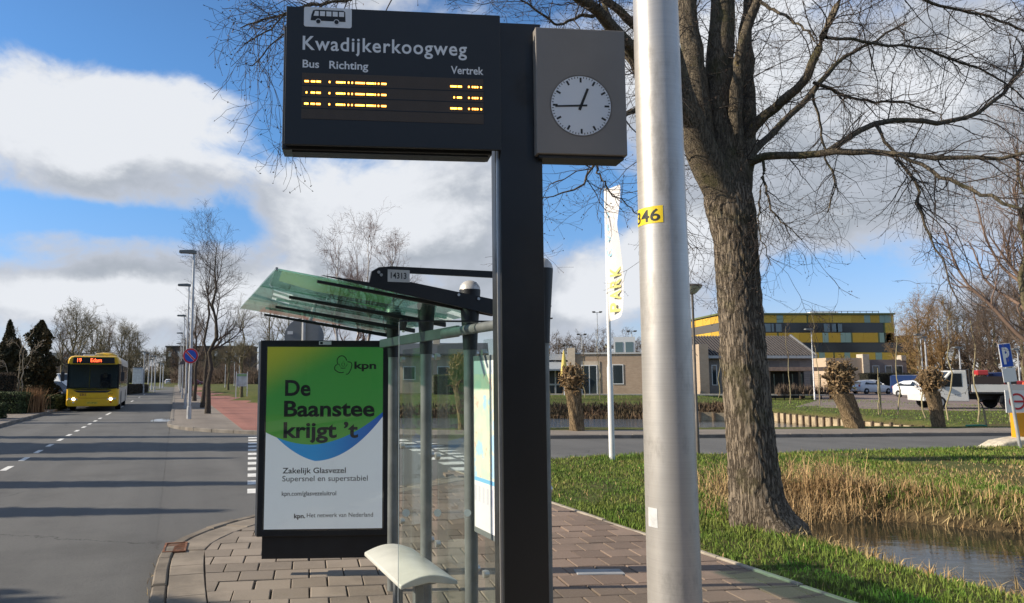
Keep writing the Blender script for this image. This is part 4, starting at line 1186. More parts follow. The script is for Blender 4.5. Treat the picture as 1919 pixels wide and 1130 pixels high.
LIMBS = [
    [(1384, 470, 16, 0), (1374, 420, 32, 0), (1350, 350, 34, -.05), (1322, 290, 31, -.15), (1296, 235, 26, -.25), (1278, 180, 22, -.35), (1262, 110, 18, -.45), (1250, 30, 15, -.5), (1238, -60, 12, -.6), (1230, -200, 8, -.7)],     # left limb
    [(1340, 350, 10, -.05), (1324, 290, 21, -.1), (1308, 210, 24, 0), (1300, 130, 22, .1), (1292, 50, 19, .15), (1286, -40, 16, .2), (1275, -180, 10, .3)],
    [(1376, 460, 18, 0), (1370, 400, 34, 0), (1356, 330, 33, .05), (1347, 250, 30, .1), (1346, 170, 27, .15), (1350, 80, 25, .2), (1352, 0, 22, .25), (1358, -120, 16, .3), (1362, -300, 9, .4)],           # middle
    [(1380, 450, 14, .0), (1384, 380, 26, .0), (1391, 290, 25, .05), (1398, 210, 21, .15), (1396, 130, 15, .2), (1400, 50, 12, .25), (1404, -60, 8, .3)],
    [(1376, 370, 8, .05), (1376, 300, 15, .0), (1376, 240, 14, -.08), (1380, 165, 12, -.15), (1390, 90, 10.5, -.2), (1402, 40, 9.5, -.25), (1419, 5, 8.5, -.3), (1445, -60, 6, -.4)],
    [(1386, 275, 5, 0), (1400, 245, 12, 0), (1425, 225, 10.5, -.1), (1465, 194, 9.5, -.3), (1508, 155, 8.6, -.5), (1527, 115, 8, -.6), (1545, 65, 7.4, -.7), (1565, 20, 6.6, -.8), (1580, -30, 5.5, -.9), (1600, -120, 4, -1)],
    [(1385, 315, 4, .05), (1404, 292, 9, .1), (1425, 270, 7.6, .2), (1448, 250, 6.8, .35), (1490, 205, 6.2, .6), (1530, 170, 5.6, .8), (1553, 128, 4.6, .95), (1590, 100, 3.6, 1.2), (1625, 84, 2.8, 1.4), (1700, 40, 1.8, 1.7)],
    [(1375, 310, 4, 0), (1402, 300, 10, -.05), (1430, 296, 8, -.15), (1480, 290, 7.4, -.35), (1554, 284, 6.8, -.6), (1640, 283, 5.8, -.9), (1710, 292, 5, -1.1), (1775, 299, 4.5, -1.3), (1864, 299, 4, -1.5), (1925, 287, 3.4, -1.7), (2010, 268, 2.2, -1.9)],
    [(1552, 283, 5.6, -.6), (1598, 252, 5.6, -.5), (1642, 227, 5.4, -.4), (1687, 219, 5.2, -.25), (1720, 226, 5, -.15), (1755, 234, 4.8, 0), (1820, 226, 4.2, .2), (1864, 192, 3.8, .35), (1903, 155, 3.4, .5), (1924, 112, 2.8, .6), (1935, 40, 1.8, .7)],
    [(1672, 285, 3.4, -1.0), (1753, 323, 3.6, -1.3), (1842, 363, 3.4, -1.6), (1925, 400, 3, -1.9), (2020, 430, 2, -2.2)],
    [(1640, 230, 3.2, -.4), (1668, 282, 3, -.55), (1700, 312, 2.9, -.7), (1726, 366, 2.7, -.85), (1728, 425, 2.3, -1.0), (1757, 465, 1.9, -1.1), (1776, 500, 1.6, -1.2), (1780, 540, 1.2, -1.3), (1805, 580, .8, -1.4)],
    [(1548, 70, 3.4, -.7), (1590, 72, 3, -.5), (1634, 80, 2.8, -.3), (1709, 86, 2.5, 0), (1775, 106, 2.2, .2), (1833, 133, 1.9, .4), (1890, 158, 1.5, .6), (1940, 200, 1, .8)],
    [(1420, 4, 3.6, -.3), (1465, 23, 2.8, -.5), (1497, 45, 2.3, -.7), (1530, 75, 1.6, -.9)],
    [(1690, -20, 3, .8), (1775, 18, 2.8, .9), (1842, 27, 2.5, 1.0), (1925, 58, 2.2, 1.1), (1990, 100, 1.6, 1.2)],
    [(1600, -120, 3.6, -1), (1650, -60, 3.2, -.2), (1695, -12, 3, .7)],
    [(1525, 155, 3.4, .7), (1598, 186, 2.8, .9), (1642, 191, 2.5, 1.0), (1696, 191, 2, 1.2), (1750, 210, 1.4, 1.4)],
    [(1525, 172, 2.6, .7), (1537, 225, 2.3, .7), (1542, 270, 2.1, .6), (1562, 330, 1.8, .5), (1567, 356, 1.5, .5), (1549, 396, 1, .4)],
    [(1428, 298, 3, -.15), (1429, 336, 2.6, -.25), (1440, 375, 2.1, -.35), (1448, 400, 1.7, -.4), (1474, 422, 1.1, -.5), (1500, 450, .7, -.55)],
    [(1430, 330, 1.8, -.3), (1421, 385, 1.5, -.3), (1425, 440, 1.1, -.35), (1445, 500, .7, -.4)],
    # crown over the stop: long limbs to the left
    [(1318, 275, 7, -.15), (1292, 228, 16, -.3), (1245, 165, 15, -.6), (1190, 105, 13.5, -.9), (1160, 62, 12.5, -1.1), (1128, 28, 11.5, -1.3), (1085, -10, 9, -1.5), (1020, -50, 7, -1.8), (930, -75, 5.4, -2.1), (800, -70, 4, -2.4), (690, -45, 3, -2.6), (600, -15, 2.2, -2.8)],
    [(1262, 115, 11, -.45), (1215, 70, 9, -.6), (1180, 40, 8.4, -.7), (1140, 5, 7.5, -.8), (1090, -50, 5.6, -1), (1020, -110, 4, -1.2), (930, -150, 2.6, -1.4)],
    [(1240, 200, 9, -.5), (1196, 140, 7.4, -.5), (1150, 60, 5.4, -.4), (1138, 20, 4.4, -.3), (1120, -30, 3.4, -.2)],
    [(1130, 30, 4.2, -1.3), (1080, 30, 3.2, -1.4), (1040, 50, 2.4, -1.5), (1010, 20, 2, -1.7), (960, -10, 1.4, -1.9)],
    [(760, -62, 3.2, -2.4), (660, 0, 2.6, -2.7), (580, 10, 2.2, -2.9), (530, 25, 2.1, -3.0), (498, 30, 1.9, -3.1), (480, 52, 1.8, -3.15), (462, 54, 1.5, -3.2), (445, 46, 1.0, -3.3)],
    [(660, 0, 2.0, -2.7), (560, 10, 1.8, -2.8), (535, 26, 1.7, -2.9), (500, 60, 1.6, -3.0), (480, 78, 1.3, -3.1), (455, 80, .8, -3.2)],
    [(640, 20, 1.8, -2.6), (560, 50, 1.6, -2.7), (525, 70, 1.5, -2.75), (497, 96, 1.4, -2.8), (480, 118, 1.2, -2.8), (465, 126, .8, -2.85)],
    [(1225, 185, 6, -.6), (1170, 215, 4.6, -.9), (1125, 255, 3.6, -1.1), (1116, 300, 2.8, -1.2), (1106, 335, 2.2, -1.25), (1080, 358, 1.8, -1.3), (1045, 364, 1.3, -1.35), (1010, 372, .8, -1.4)],
    [(1116, 300, 2.2, -1.2), (1122, 330, 1.9, -1.2), (1135, 352, 1.6, -1.2), (1165, 376, 1.2, -1.2), (1195, 402, .8, -1.2)],
    [(1200, 180, 4, -.5), (1240, 260, 2.4, -.5), (1250, 340, 1.8, -.5), (1275, 420, 1.3, -.5), (1300, 470, .8, -.5)],
]
K0 = 18
LP = np.array([limb(l, K0) for l in LIMBS])
rt = np.random.default_rng(5)
jit = rt.normal(size=LP[:, :, :3].shape) * .012; jit[:, 0] = 0
LPp = LP[:, :, :3] + jit; LR = LP[:, :, 3]
off3 = np.array([tb.x, TY, 0])
link('limbs', branch_mesh('limbs', [(LPp[LR[:, 0] > .05] - off3, LR[LR[:, 0] > .05], 18), (LPp[LR[:, 0] <= .05] - off3, LR[LR[:, 0] <= .05], 8)]), M_limb, tree)['kind'] = 'stuff'
c1, r1 = children(rt, LPp, np.minimum(LR, .016), 420, 1.35, (30, 70), -.05, .20, .5, .0022, 9, .12, .35)
c2, r2 = children(rt, np.concatenate([c1]), r1, 2100, .62, (30, 70), -.02, .22, .6, .0016, 7, .1, .3)
c2b, r2b = children(rt, LPp, np.minimum(LR, .006), 1200, .55, (35, 75), -.04, .22, .6, .0016, 7, .1, .3)
P2 = np.concatenate([c2, c2b]); R2 = np.concatenate([r2, r2b])
def inside_crown(P): return (P[:, :, 0] / P[:, :, 1] > (362 - CX) / F).all(1)
k_ = inside_crown(c1); c1, r1 = c1[k_], r1[k_]; k_ = inside_crown(P2); P2, R2 = P2[k_], R2[k_]
c3, r3 = children(rt, P2, R2, 8200, .26, (30, 65), .05, .22, .7, .0012, 5, .1, .3)
k_ = inside_crown(c3); c3, r3 = c3[k_], r3[k_]
tw = tag(link('twigs', branch_mesh('twigs', [(c1 - off3, r1, 5), (P2 - off3, R2, 4), (c3 - off3, r3, 3)]), M_twig, tree), kind='stuff')
# buds give the fine knots seen on the twigs
ends = np.concatenate([c3[:, -1], c3[:, 2], P2[:, -1]]) - off3
v_, q_ = leaves(rt, ends[rt.random(len(ends)) < .7], .011, 0, .45)
tag(link('buds', np_mesh('buds', v_, q_), mat('bud brown', (.085, .05, .035), .8), tree), kind='stuff')

# ---- bare trees farther off
def bare_tree(name, loc, h, r, seed, mtrunk, mtwig, label, group=None, spread=.5, upright=.25, forks=2, dens=1.0, first=.3, lean=0.0, fine=.006, cat='tree', trunkn=1, droop=0.0):
    g_ = np.random.default_rng(seed)
    root = empty(name, loc, 0, label, cat, group)
    trunks = []
    for k in range(trunkn):
        a = g_.uniform(0, 6.28); ofs = .0 if trunkn == 1 else .12 * h * .2
        top = np.array([math.cos(a) * h * .05 * (trunkn > 1) + lean * h, math.sin(a) * h * .05 * (trunkn > 1), h])
        u = np.linspace(0, 1, 12)[:, None]
        p = np.array([math.cos(a) * ofs, math.sin(a) * ofs, -.15]) * (1 - u) + top * u + g_.normal(size=(12, 3)) * np.array([.012, .012, 0]) * h * np.sin(u * 3)
        trunks.append(p)
    T = np.array(trunks); TR = np.repeat((r * np.linspace(1.15, .12, 12))[None], len(T), 0)
    TR[:, 0] *= 1.25
    a1, b1 = children(g_, T, TR, int(13 * forks), h * spread, (28, 62), upright * .35, .13, .62, fine, 10, first, .55)
    a2, b2 = children(g_, a1, b1, int(95 * dens), h * spread * .42, (25, 60), upright * .25 - droop * .5, .18, .6, fine * .8, 8, .15, .4)
    a3, b3 = children(g_, np.concatenate([a2]), b2, int(420 * dens), h * spread * .2, (25, 60), upright * .15 - droop, .2, .65, fine * .65, 6, .1, .35)
    a4, b4 = children(g_, a3, b3, int(1100 * dens), h * spread * .105, (25, 55), .05 - droop, .2, .7, fine * .5, 4, .1, .3)
    link('trunk', branch_mesh('trunk', [(T, TR, 14)]), mtrunk, root)
    tag(link('crown', branch_mesh('crown', [(a1, b1, 6), (a2, b2, 4), (a3, b3, 3), (a4, b4, 3)]), mtwig, root), kind='stuff')
    return root
def gl(px, Y, z=0.0):
    return ((px - CX) / F * Y / math.cos(0) , Y, z)
M_strunk = bark_mat('street tree bark', (.035, .028, .022), (.105, .085, .066), .2, 1.5, .5)
M_gtrunk = bark_mat('greenish bark', (.07, .06, .035), (.20, .17, .10), .3, 1.3, .5)
# two street trees on the strip beside the cycle path
p = gp(389, 775); bare_tree('street_tree', (p.x, p.y, 0), 8.3, .115, 21, M_strunk, M_twig, 'slender bare street tree at the corner beside the no-parking lamp post', 'street trees by the cycle path', .42, .35, 1.0, 1.0, .36, .028)
p = gp(379, 764); bare_tree('street_tree', (p.x, p.y, 0), 8.4, .11, 22, M_strunk, M_twig, 'slender bare street tree behind the corner tree beside the cycle path', 'street trees by the cycle path', .46, .3, 1.0, 1.0, .38, .03)
for k, s_ in enumerate((58, 72, 88, 106, 128, 150)):
    q = RP(s_, 1.5); bare_tree('street_tree', (q.x, q.y, 0), 7.2, .13, 30 + k, M_strunk, M_twig2, 'bare tree farther down the verge between road and cycle path', 'trees down the verge', .4, .3, .8, .6, .35)
# birches behind the shelter roof
for k, (px_, Y_, h_) in enumerate(((632, 44, 9.6), (690, 47, 10.8), (735, 45, 9.6), (668, 52, 10.4))):
    x, y, _ = gl(px_, Y_); bare_tree('birch', (x, y, 0), h_, .12, 60 + k, M_birch, M_btw, 'pale barked birch with fine reddish twigs beyond the shelter', 'birches beyond the shelter', .34, .5, 1.4, 1.2, .32, 0, .0065, droop=.08)
# trees between the street trees and the shelter
for k, (px_, Y_, h_) in enumerate(((455, 66, 7.2), (505, 60, 7.6), (540, 72, 8.4), (430, 95, 8.0), (590, 64, 8.0))):
    x, y, _ = gl(px_, Y_); bare_tree('verge_tree', (x, y, 0), h_, .14, 80 + k, M_gtrunk, M_twig3, 'olive twigged bare tree beyond the cycle path lawn', 'trees beyond the lawn', .45, .25, 1.4, 1.1, .25, 0, .008)
# left side row behind the bus
for k, (px_, Y_, h_, md) in enumerate(((142, 62, 7.2, M_twig3), (172, 80, 7.4, M_twig3), (205, 92, 7.8, M_twig2), (228, 78, 6.4, M_twig3), (243, 84, 6.6, M_twig3), (258, 100, 7.2, M_twig3), (118, 75, 6.4, M_twig2), (190, 70, 6.0, M_twig3))):
    x, y, _ = gl(px_, Y_); bare_tree('roadside_tree', (x, y, 0), h_, .15, 100 + k, M_gtrunk, md, 'bushy bare tree along the left side of the road behind the bus', 'trees behind the bus', .5, .3, 1.7, 1.5, .18, 0, .010)
# far wood closing the road
for k, (px_, Y_, h_) in enumerate(((300, 240, 9), (330, 250, 8.5), (352, 230, 8), (380, 240, 9), (402, 200, 8), (425, 210, 8.5), (450, 190, 8), (280, 260, 10), (262, 220, 9), (470, 170, 7.5), (318, 300, 11))):
    x, y, _ = gl(px_, Y_); bare_tree('far_tree', (x, y, 0), h_, .2, 130 + k, M_gtrunk, [M_twig3, M_twig2][k % 2], 'hazy bare tree in the far wood at the end of the road', 'far wood at the end of the road', .6, .25, 1.6, 1.5, .12, 0, .03)
def thicket(a, b, depth, h, n_, seed, label, m, r_=.03):
    g_ = np.random.default_rng(seed); a = Vector(a); b = Vector(b); u = g_.random(n_)
    base_ = np.stack([a.x + (b.x - a.x) * u, a.y + (b.y - a.y) * u + g_.uniform(-.5, .5, n_) * depth, np.zeros(n_)], 1)
    hh_ = h * (.75 + .25 * np.sin(u * 23 + seed) * np.sin(u * 7)) * g_.uniform(.35, 1.0, n_)
    z0 = g_.uniform(0, .55, n_) * hh_; d_ = norm(np.stack([g_.normal(0, .35, n_), g_.normal(0, .3, n_), np.ones(n_)], 1)); ln = (hh_ - z0)[:, None]
    p0 = base_ + np.array([0, 0, 1.0]) * z0[:, None]; p1 = p0 + d_ * ln * .55; p2 = p1 + norm(d_ + g_.normal(size=(n_, 3)) * .3) * ln * .5
    V_, Q_ = tubes(np.stack([p0, p1, p2], 1), np.full((n_, 3), r_) * np.array([1, .8, .4]), 3)
    o_ = link('thicket', np_mesh('thicket', V_, Q_), m); tag(o_, label, 'thicket', kind='stuff')
thicket((gl(215, 215)), (gl(345, 235)), 14, 5.6, 5200, 1, 'brown leafless thicket closing the far end of the road', M_twig3, .06)
thicket((gl(335, 190)), (gl(490, 165)), 12, 6.0, 5200, 2, 'brown leafless thicket beyond the cycle path lawn', M_twig2, .05)
thicket((gl(1690, 92)), (gl(1960, 78)), 10, 3.6, 4200, 3, 'dense leafless undergrowth behind the parking court', M_twig2, .03)
# right hand wood behind the parking court
WD = [(1720, 88, 9.6, M_twig4), (1742, 92, 10.2, M_twig4), (1762, 86, 9.0, M_twig4), (1785, 95, 9.6, M_twig3), (1810, 90, 9.8, M_twig2), (1835, 84, 10.4, M_twig2), (1862, 80, 10.2, M_twig2), (1890, 74, 9.8, M_twig2), (1915, 70, 9.6, M_twig2), (1850, 95, 11.5, M_twig2), (1700, 100, 8.8, M_twig4), (1945, 66, 10, M_twig2)]
for k, (px_, Y_, h_, md) in enumerate(WD):
    x, y, _ = gl(px_, Y_); lab = 'ochre twigged willow beside the yellow building' if md is M_twig4 else 'brown bare tree in the wood behind the parked truck'
    bare_tree('wood_tree', (x, y, 0), h_, .2, 160 + k, M_gtrunk, md, lab, 'ochre willows by the yellow building' if md is M_twig4 else 'wood behind the truck', .52, .28, 2.0, 2.0, .1, 0, .012, droop=.10 if md is M_twig4 else 0)
# pale twigged young tree reaching in from the right edge
x, y, _ = gl(1935, 26); bare_tree('alder', (x, y, 0), 9.8, .15, 190, M_gtrunk, mat('alder twig', (.19, .125, .09), .85, var=.3, vscale=.8), 'tall reddish twigged alder by the parking sign at the road edge', None, .52, .5, 1.6, 1.7, .2, 0, .006)
# low far tree lines behind the brick buildings
for k in range(16):
    px_ = 1030 + k * 16; Y_ = 150 + 15 * (k % 3); x, y, _ = gl(px_, Y_)
    bare_tree('backdrop_tree', (x, y, 0), 8.2 + (k * 37 % 5) * .35, .2, 210 + k, M_gtrunk, M_twig2, 'low bare tree on the skyline behind the brick building', 'trees behind the brick building', .6, .25, 1.2, .9, .1, 0, .022)

# ---- pollard willows
M_pol = bark_mat('willow bark', (.075, .052, .032), (.33, .235, .135), .25, 1.2, .9)
M_cut = mat('cut wood', (.46, .31, .15), .8, var=.35, vscale=12, col2=(.16, .095, .05))
def pollard(px_, pyb, pyh, ptop, Wt, Wh, lean, seed, label):
    """px/py of the foot, the height where the head begins, the top; widths in px of trunk and head"""
    g_ = np.random.default_rng(seed); b = gp(px_, pyb, -.02); s_ = b.y / F
    root = empty('pollard_willow', (b.x, b.y, 0), 0, label, 'tree', 'pollard willows by the pond')
    hh = (pyb - pyh) * s_; ht = (pyb - ptop) * s_; lx = lean * s_
    u = np.linspace(0, 1, 60); n = 36
    a = np.linspace(0, 2 * np.pi, n, endpoint=False); A, Ug = np.meshgrid(a, u)
    rr = Wt * s_ / 2 * (1 + .25 * np.exp(-Ug * 9) + .10 * Ug ** 2 + .16 * Ug ** 5) * (1 + .10 * np.sin(3 * A + 4 * Ug) + .06 * np.sin(7 * A + 9 * Ug) + .05 * np.abs(np.sin(9 * A + 2 * np.sin(Ug * 14))))
    X = lx * Ug ** 1.3 + rr * np.cos(A); Y_ = rr * np.sin(A); Z = -.3 + (hh + .45) * Ug
    ii = np.arange(60 * n).reshape(60, n)
    Q = np.stack([ii[:-1], np.roll(ii, -1, 1)[:-1], np.roll(ii, -1, 1)[1:], ii[1:]], -1).reshape(-1, 4)
    link('trunk', np_mesh('trunk', np.stack([X, Y_, Z], -1), Q, True), M_pol, root)
    # knuckled head: lumps and sawn stubs
    N = 260; c = np.array([lx * 1.02, 0, (hh + ht) / 2 - .02 * (ht - hh)]); R_ = np.array([Wh * s_ / 2, Wh * s_ / 2 * .9, (ht - hh) / 2 * 1.12])
    d = norm(g_.normal(size=(N, 3))); d[:, :2] *= np.where(d[:, 2:3] < -.2, .8, 1.0)
    p0 = c + d * R_ * g_.uniform(.30, .72, (N, 1)); dirn = norm(d * np.array([.8, .8, .5]) + np.array([0, 0, .75]) + g_.normal(size=(N, 3)) * .35)
    ln = g_.uniform(.35, 1.0, N)[:, None] * Wh * s_ * .22
    P = np.stack([p0 - dirn * ln * .8, p0, p0 + dirn * ln], 1)
    rd = (g_.uniform(.018, .055, N) * Wh * s_)[:, None] * np.array([1.3, 1.15, .85])
    V, Qd = tubes(P, rd, 7)
    tag(link('stubs', np_mesh('stubs', V, Qd), M_pol, root), kind='stuff')
    # sawn ends
    T = norm(P[:, 2] - P[:, 1]); ref = np.where(np.abs(T[:, 2:3]) < .9, [[0, 0, 1.0]], [[1.0, 0, 0]]); A_ = norm(np.cross(T, ref)); B_ = np.cross(T, A_)
    k7 = np.arange(6) * np.pi / 3
    rim = P[:, 2][:, None] + T[:, None] * .002 + (A_[:, None] * np.cos(k7)[None, :, None] + B_[:, None] * np.sin(k7)[None, :, None]) * rd[:, 2][:, None, None] * .95
    base6 = np.arange(N)[:, None] * 6
    Q6 = np.concatenate([base6 + np.array([0, 1, 2, 3]), base6 + np.array([0, 3, 4, 5])])
    tag(link('sawn_ends', np_mesh('sawn_ends', rim.reshape(-1, 3), Q6), M_cut, root), kind='stuff')
    # brushwood
    q = c + norm(g_.normal(size=(420, 3))) * R_ * g_.uniform(.4, 1.0, (420, 1)); dd = norm(g_.normal(size=(420, 3)) + np.array([0, 0, -.1]))
    l2 = g_.uniform(.06, .2, 420)[:, None] * Wh * s_
    tag(link('brushwood', np_mesh('brushwood', *tubes(np.stack([q, q + dd * l2 * .5, q + dd * l2 + g_.normal(size=(420, 3)) * .01], 1), np.full((420, 3), .006 * Wh * s_ + .003), 3)), M_twig4, root), kind='stuff')
pollard(1082, 808, 742, 683, 24, 56, -7, 1, 'pollard willow with split pale trunk beside the pond kerb')
pollard(1606, 803, 748, 669, 30, 62, -26, 2, 'leaning pollard willow with pale sawn stubs above the timber bank')
pollard(1762, 802, 744, 690, 20, 54, -12, 3, 'short dark trunked pollard willow with round ragged head near the truck')
pollard(868, 806, 735, 662, 16, 46, -8, 4, 'tall pollard willow seen through the shelter glass')

# ---- saplings with stakes on the far lawn
M_sap = mat('sapling bark', (.30, .25, .14), .85, var=.25, vscale=6)
SAP = [(1485, 757, 612), (1537, 760, 590), (1570, 765, 715), (1646, 776, 690), (1684, 776, 592), (1731, 783, 630), (1779, 787, 548), (1834, 791, 602), (1893, 791, 750), (1372, 752, 640), (1200 - 170, 753, 640), (1097, 752, 655), (1125, 754, 630), (1347, 752, 655)]
for k, (px_, pb_, pt_) in enumerate(SAP):
    b = gp(px_, pb_, 0); b.z = float(terrain_z(b.x, b.y)); g_ = np.random.default_rng(400 + k); h_ = (pb_ - pt_) * b.y / F
    r_ = empty('sapling', b, 0, 'thin pale young tree planted in the grass between pond and buildings', 'tree', 'saplings on the far lawn')
    u = np.linspace(0, 1, 9)[:, None]; T = (np.array([[0, 0, -.1]]) * (1 - u) + np.array([[g_.normal(0, .05) * h_, 0, h_]]) * u + g_.normal(size=(9, 3)) * np.array([.012, .012, 0]) * h_)[None]
    TR = (.035 * np.linspace(1, .3, 9))[None]
    link('trunk', branch_mesh('trunk', [(T, TR, 8)]), M_sap, r_)
    if h_ > 3:
        a1, b1 = children(g_, T, TR, 22, h_ * .16, (20, 45), .2, .12, .5, .005, 6, .55, .4)
        a2, b2 = children(g_, a1, b1, 60, h_ * .07, (25, 50), .1, .15, .6, .004, 4, .1, .3)
        tag(link('crown', branch_mesh('crown', [(a1, b1, 4), (a2, b2, 3)]), M_twig2, r_), kind='stuff')
    else:
        MB().span((.10, -.03, -.1), (.16, .03, h_ * .8)).build('stake', M_sap, r_)

# ---- evergreens and hedges on the left
M_con = mat('conifer green', (.030, .032, .012), .85, var=.4, vscale=1.5, col2=(.085, .06, .022), island=.35)
M_hedge = mat('hedge green', (.035, .055, .014), .8, var=.3, vscale=2, col2=(.07, .09, .025), island=.35)
M_dcore = mat('painted crown shade', (.016, .016, .009), .95)  # near-black solid core; shade inside crowns and hedges is put into its colour
def conifer(name, loc, h, r, seed, label, n=9000, lean=0.0, m=None, cat='conifer', full=False):
    g_ = np.random.default_rng(seed); root = empty(name, loc, 0, label, cat)
    pf = (lambda q: np.sqrt(np.maximum(1 - np.asarray(q) ** 2.1, .0)) * (.75 + .25 * np.sin(np.asarray(q) * 19 + seed))) if full else (lambda q: (1 - np.asarray(q)) ** .75 * (.35 + .65 * np.minimum(1, np.asarray(q) * 6 + .25)))
    z = g_.random(n) ** (1.0 if full else 1.25); prof = r * pf(z)
    a = g_.uniform(0, 6.28, n); lobe = 1 + .26 * np.sin(3 * a + z * 13 + seed) + .2 * np.sin(7 * a - z * 29)
    rr = prof * lobe * g_.uniform(.55, 1.05, n) ** .5
    C = np.stack([rr * np.cos(a) + lean * z * h, rr * np.sin(a), z * h * .98 + .05], 1)
    V, Q = leaves(g_, C, h * .022, 0, .42)
    tag(link('crown', np_mesh('crown', V, Q), m or M_con, root), kind='stuff')
    MB().lathe([(.09, -.1), (.05, h * .5), (.02, h * .9)], (0, 0, 0), 10).build('trunk', M_strunk, root, smooth=True)
    u_ = np.linspace(0, 1, 10); MB().lathe([(max(.01, r * .55 * float(pf(a_))), .1 + a_ * h * .84) for a_ in u_], (0, 0, 0), 12).build('shade_core', M_dcore, root)
    return root
for k, (px_, pyb, pyt, wd, lab) in enumerate(((72, 752, 600, 46, 'tall leaning dark conifer rising above the left hedge'), (33, 752, 634, 36, 'bushy dark conifer beside the tall conifer at the hedge'), (8, 756, 640, 40, 'broad dark evergreen at the left end of the hedge'), (92, 750, 668, 30, 'low dark evergreen behind the two backs of road signs'), (48, 750, 700, 40, 'clipped dome shaped evergreen shrub in front of the conifers'))):
    Y_ = 42 + 2 * (k % 3); x, y, _ = gl(px_, Y_)
    conifer('conifer', (x, y, 0), (708 - pyt) * Y_ / F + 1.7, wd * Y_ / F / 2 * 1.45, 300 + k, lab, 9000, .03 if k == 0 else 0, M_hedge if k == 4 else None, full=True)
def hedge(a, b, wd, h, seed, label, m=None):
    g_ = np.random.default_rng(seed); a = Vector(a); b = Vector(b); L = (b - a).length
    root = empty('hedge', (a.x, a.y, 0), math.atan2(b.y - a.y, b.x - a.x), label, 'hedge')
    MB().span((.06, -wd / 2 + .07, -.05), (L - .06, wd / 2 - .07, h - .07)).build('shade_core', M_dcore, root)
    n = int(900 * (L * h * 2 + L * wd + wd * h * 2)); n = min(n, 9000)
    f = g_.random(n); C = np.empty((n, 3)); ar = np.array([L * h, L * h, L * wd, wd * h, wd * h]); pick = g_.choice(5, n, p=ar / ar.sum())
    u, v = g_.random(n), g_.random(n)
    C[:, 0] = np.where(pick == 3, 0, np.where(pick == 4, L, u * L)); C[:, 1] = np.where(pick == 0, -wd / 2, np.where(pick == 1, wd / 2, (v - .5) * wd)); C[:, 2] = np.where(pick == 2, h, np.where(pick > 2, u * h, v * h))
    C += g_.normal(size=(n, 3)) * .035
    V, Q = leaves(g_, C, .045, 0, .55)
    tag(link('foliage', np_mesh('foliage', V, Q), m or M_hedge, root), kind='stuff')
def lpx(px_, Y_): x, y, _ = gl(px_, Y_); return (x, y, 0)
hedge(lpx(-60, 36.5), lpx(57, 36.5), 1.6, .95, 1, 'clipped low green hedge along the opposite pavement')
hedge(lpx(-40, 31.5), lpx(5, 31.5), 1.2, .62, 2, 'small clipped hedge corner nearest the opposite kerb')
hedge(lpx(72, 41.5), lpx(122, 41.5), 1.5, .72, 3, 'sunlit low hedge behind the bus pavement')
hedge(lpx(228, 80), lpx(266, 92), 2.0, .9, 4, 'low brown hedge at the roadside behind the bus', mat('brown hedge', (.07, .05, .03), .9, var=.3, island=.3))
hedge(lpx(-30, 39), lpx(20, 40), 2.0, 1.9, 5, 'brown winter shrub bed behind the clipped hedge', mat('winter shrub', (.085, .058, .036), .9, var=.3, island=.35))
# dry grass clump by the hedge
g_ = np.random.default_rng(77); x, y, _ = gl(68, 37.2); xy_ = np.stack([x + g_.normal(0, .22, 900), y + g_.normal(0, .22, 900), np.zeros(900)], 1)
o = link('dry_grass_clump', np_mesh('dry_grass_clump', *blades(g_, xy_, 1.15, .012, .25)), mat('dry russet grass', (.33, .18, .08), .9, island=.4)); tag(o, 'russet ornamental grass clump at the end of the clipped hedge', 'grass clump')
# leafless lilac with pale stems
bare_tree('pale_shrub', lpx(42, 40), 3.2, .05, 333, mat('pale stem', (.34, .29, .22), .8, var=.2), mat('pale twig', (.30, .25, .19), .85), 'pale stemmed leafless shrub in front of the dark conifers', None, .75, .3, .5, .12, .05, 0, .012, cat='shrub', trunkn=2)
# tall slim conifers off to the left, whose shadows cross the road
for k, (y_, x_, h_, r_) in enumerate(((9.75, -15.2, 6.8, .85), (12.3, -17.5, 8.6, .75), (16.3, -20, 8.6, .55), (18.9, -22, 13.5, 2.1), (4.6, -13.5, 7.6, 2.6), (22.4, -23, 11.5, .5), (29.6, -27.5, 9.6, .6), (43, -33, 9.5, 1.6), (53, -38, 8, .7), (68, -43, 10, 2.0), (93, -52, 9, 1.6))):
    conifer('roadside_cypress', (x_, y_, 0), h_, r_, 350 + k, 'slim dark cypress on the opposite roadside', 3500 + int(2600 * r_), 0, None, 'conifer')['group'] = 'cypresses on the opposite roadside'

# ---- grass
M_blade = mat('grass blade', (.095, .19, .020), .7, var=.25, vscale=1.2, col2=(.19, .22, .045), island=.4, spec=.3)
M_straw = mat('straw', (.52, .40, .20), .85, var=.25, vscale=2, col2=(.30, .19, .085), island=.4, spec=.2)
M_reed = mat('dead reed', (.50, .35, .18), .85, var=.3, vscale=1.5, col2=(.30, .19, .09), island=.45, spec=.2)
gg = np.random.default_rng(909)
def scatter(n, x0, x1, y0, y1, keep):
    x = gg.uniform(x0, x1, n); y = y0 + (y1 - y0) * gg.random(n)
    k = keep(x, y); return x[k], y[k]
def on_turf(x, y):
    k = poly_sd(x, y, platform) > .07
    for pl_ in (junction, pave_far, main_road): k &= poly_sd(x, y, pl_) > .03
    return k
def infront(x, y): return (x / np.maximum(y, .1) < .86) & (x / np.maximum(y, .1) > -.02)
nz = lambda x, y: rough_noise(x, y, 21, 1.1)
x, y = scatter(330000, .5, 15.5, 4.2, 20.5, lambda x, y: infront(x, y) & (gg.random(len(x)) < np.clip((9.5 / y) ** 1.5, .12, 1)))
k = on_turf(x, y); x, y = x[k], y[k]; z = terrain_z(x, y)
patchy = nz(x, y) + gg.normal(0, .25, len(x)); far_dry = smooth01((y - 9.5) / 2.5) * .85 * smooth01((16.5 - y) / 3) * smooth01((x - 3.5) / 2) + smooth01((x - 4.2) / 3) * .25
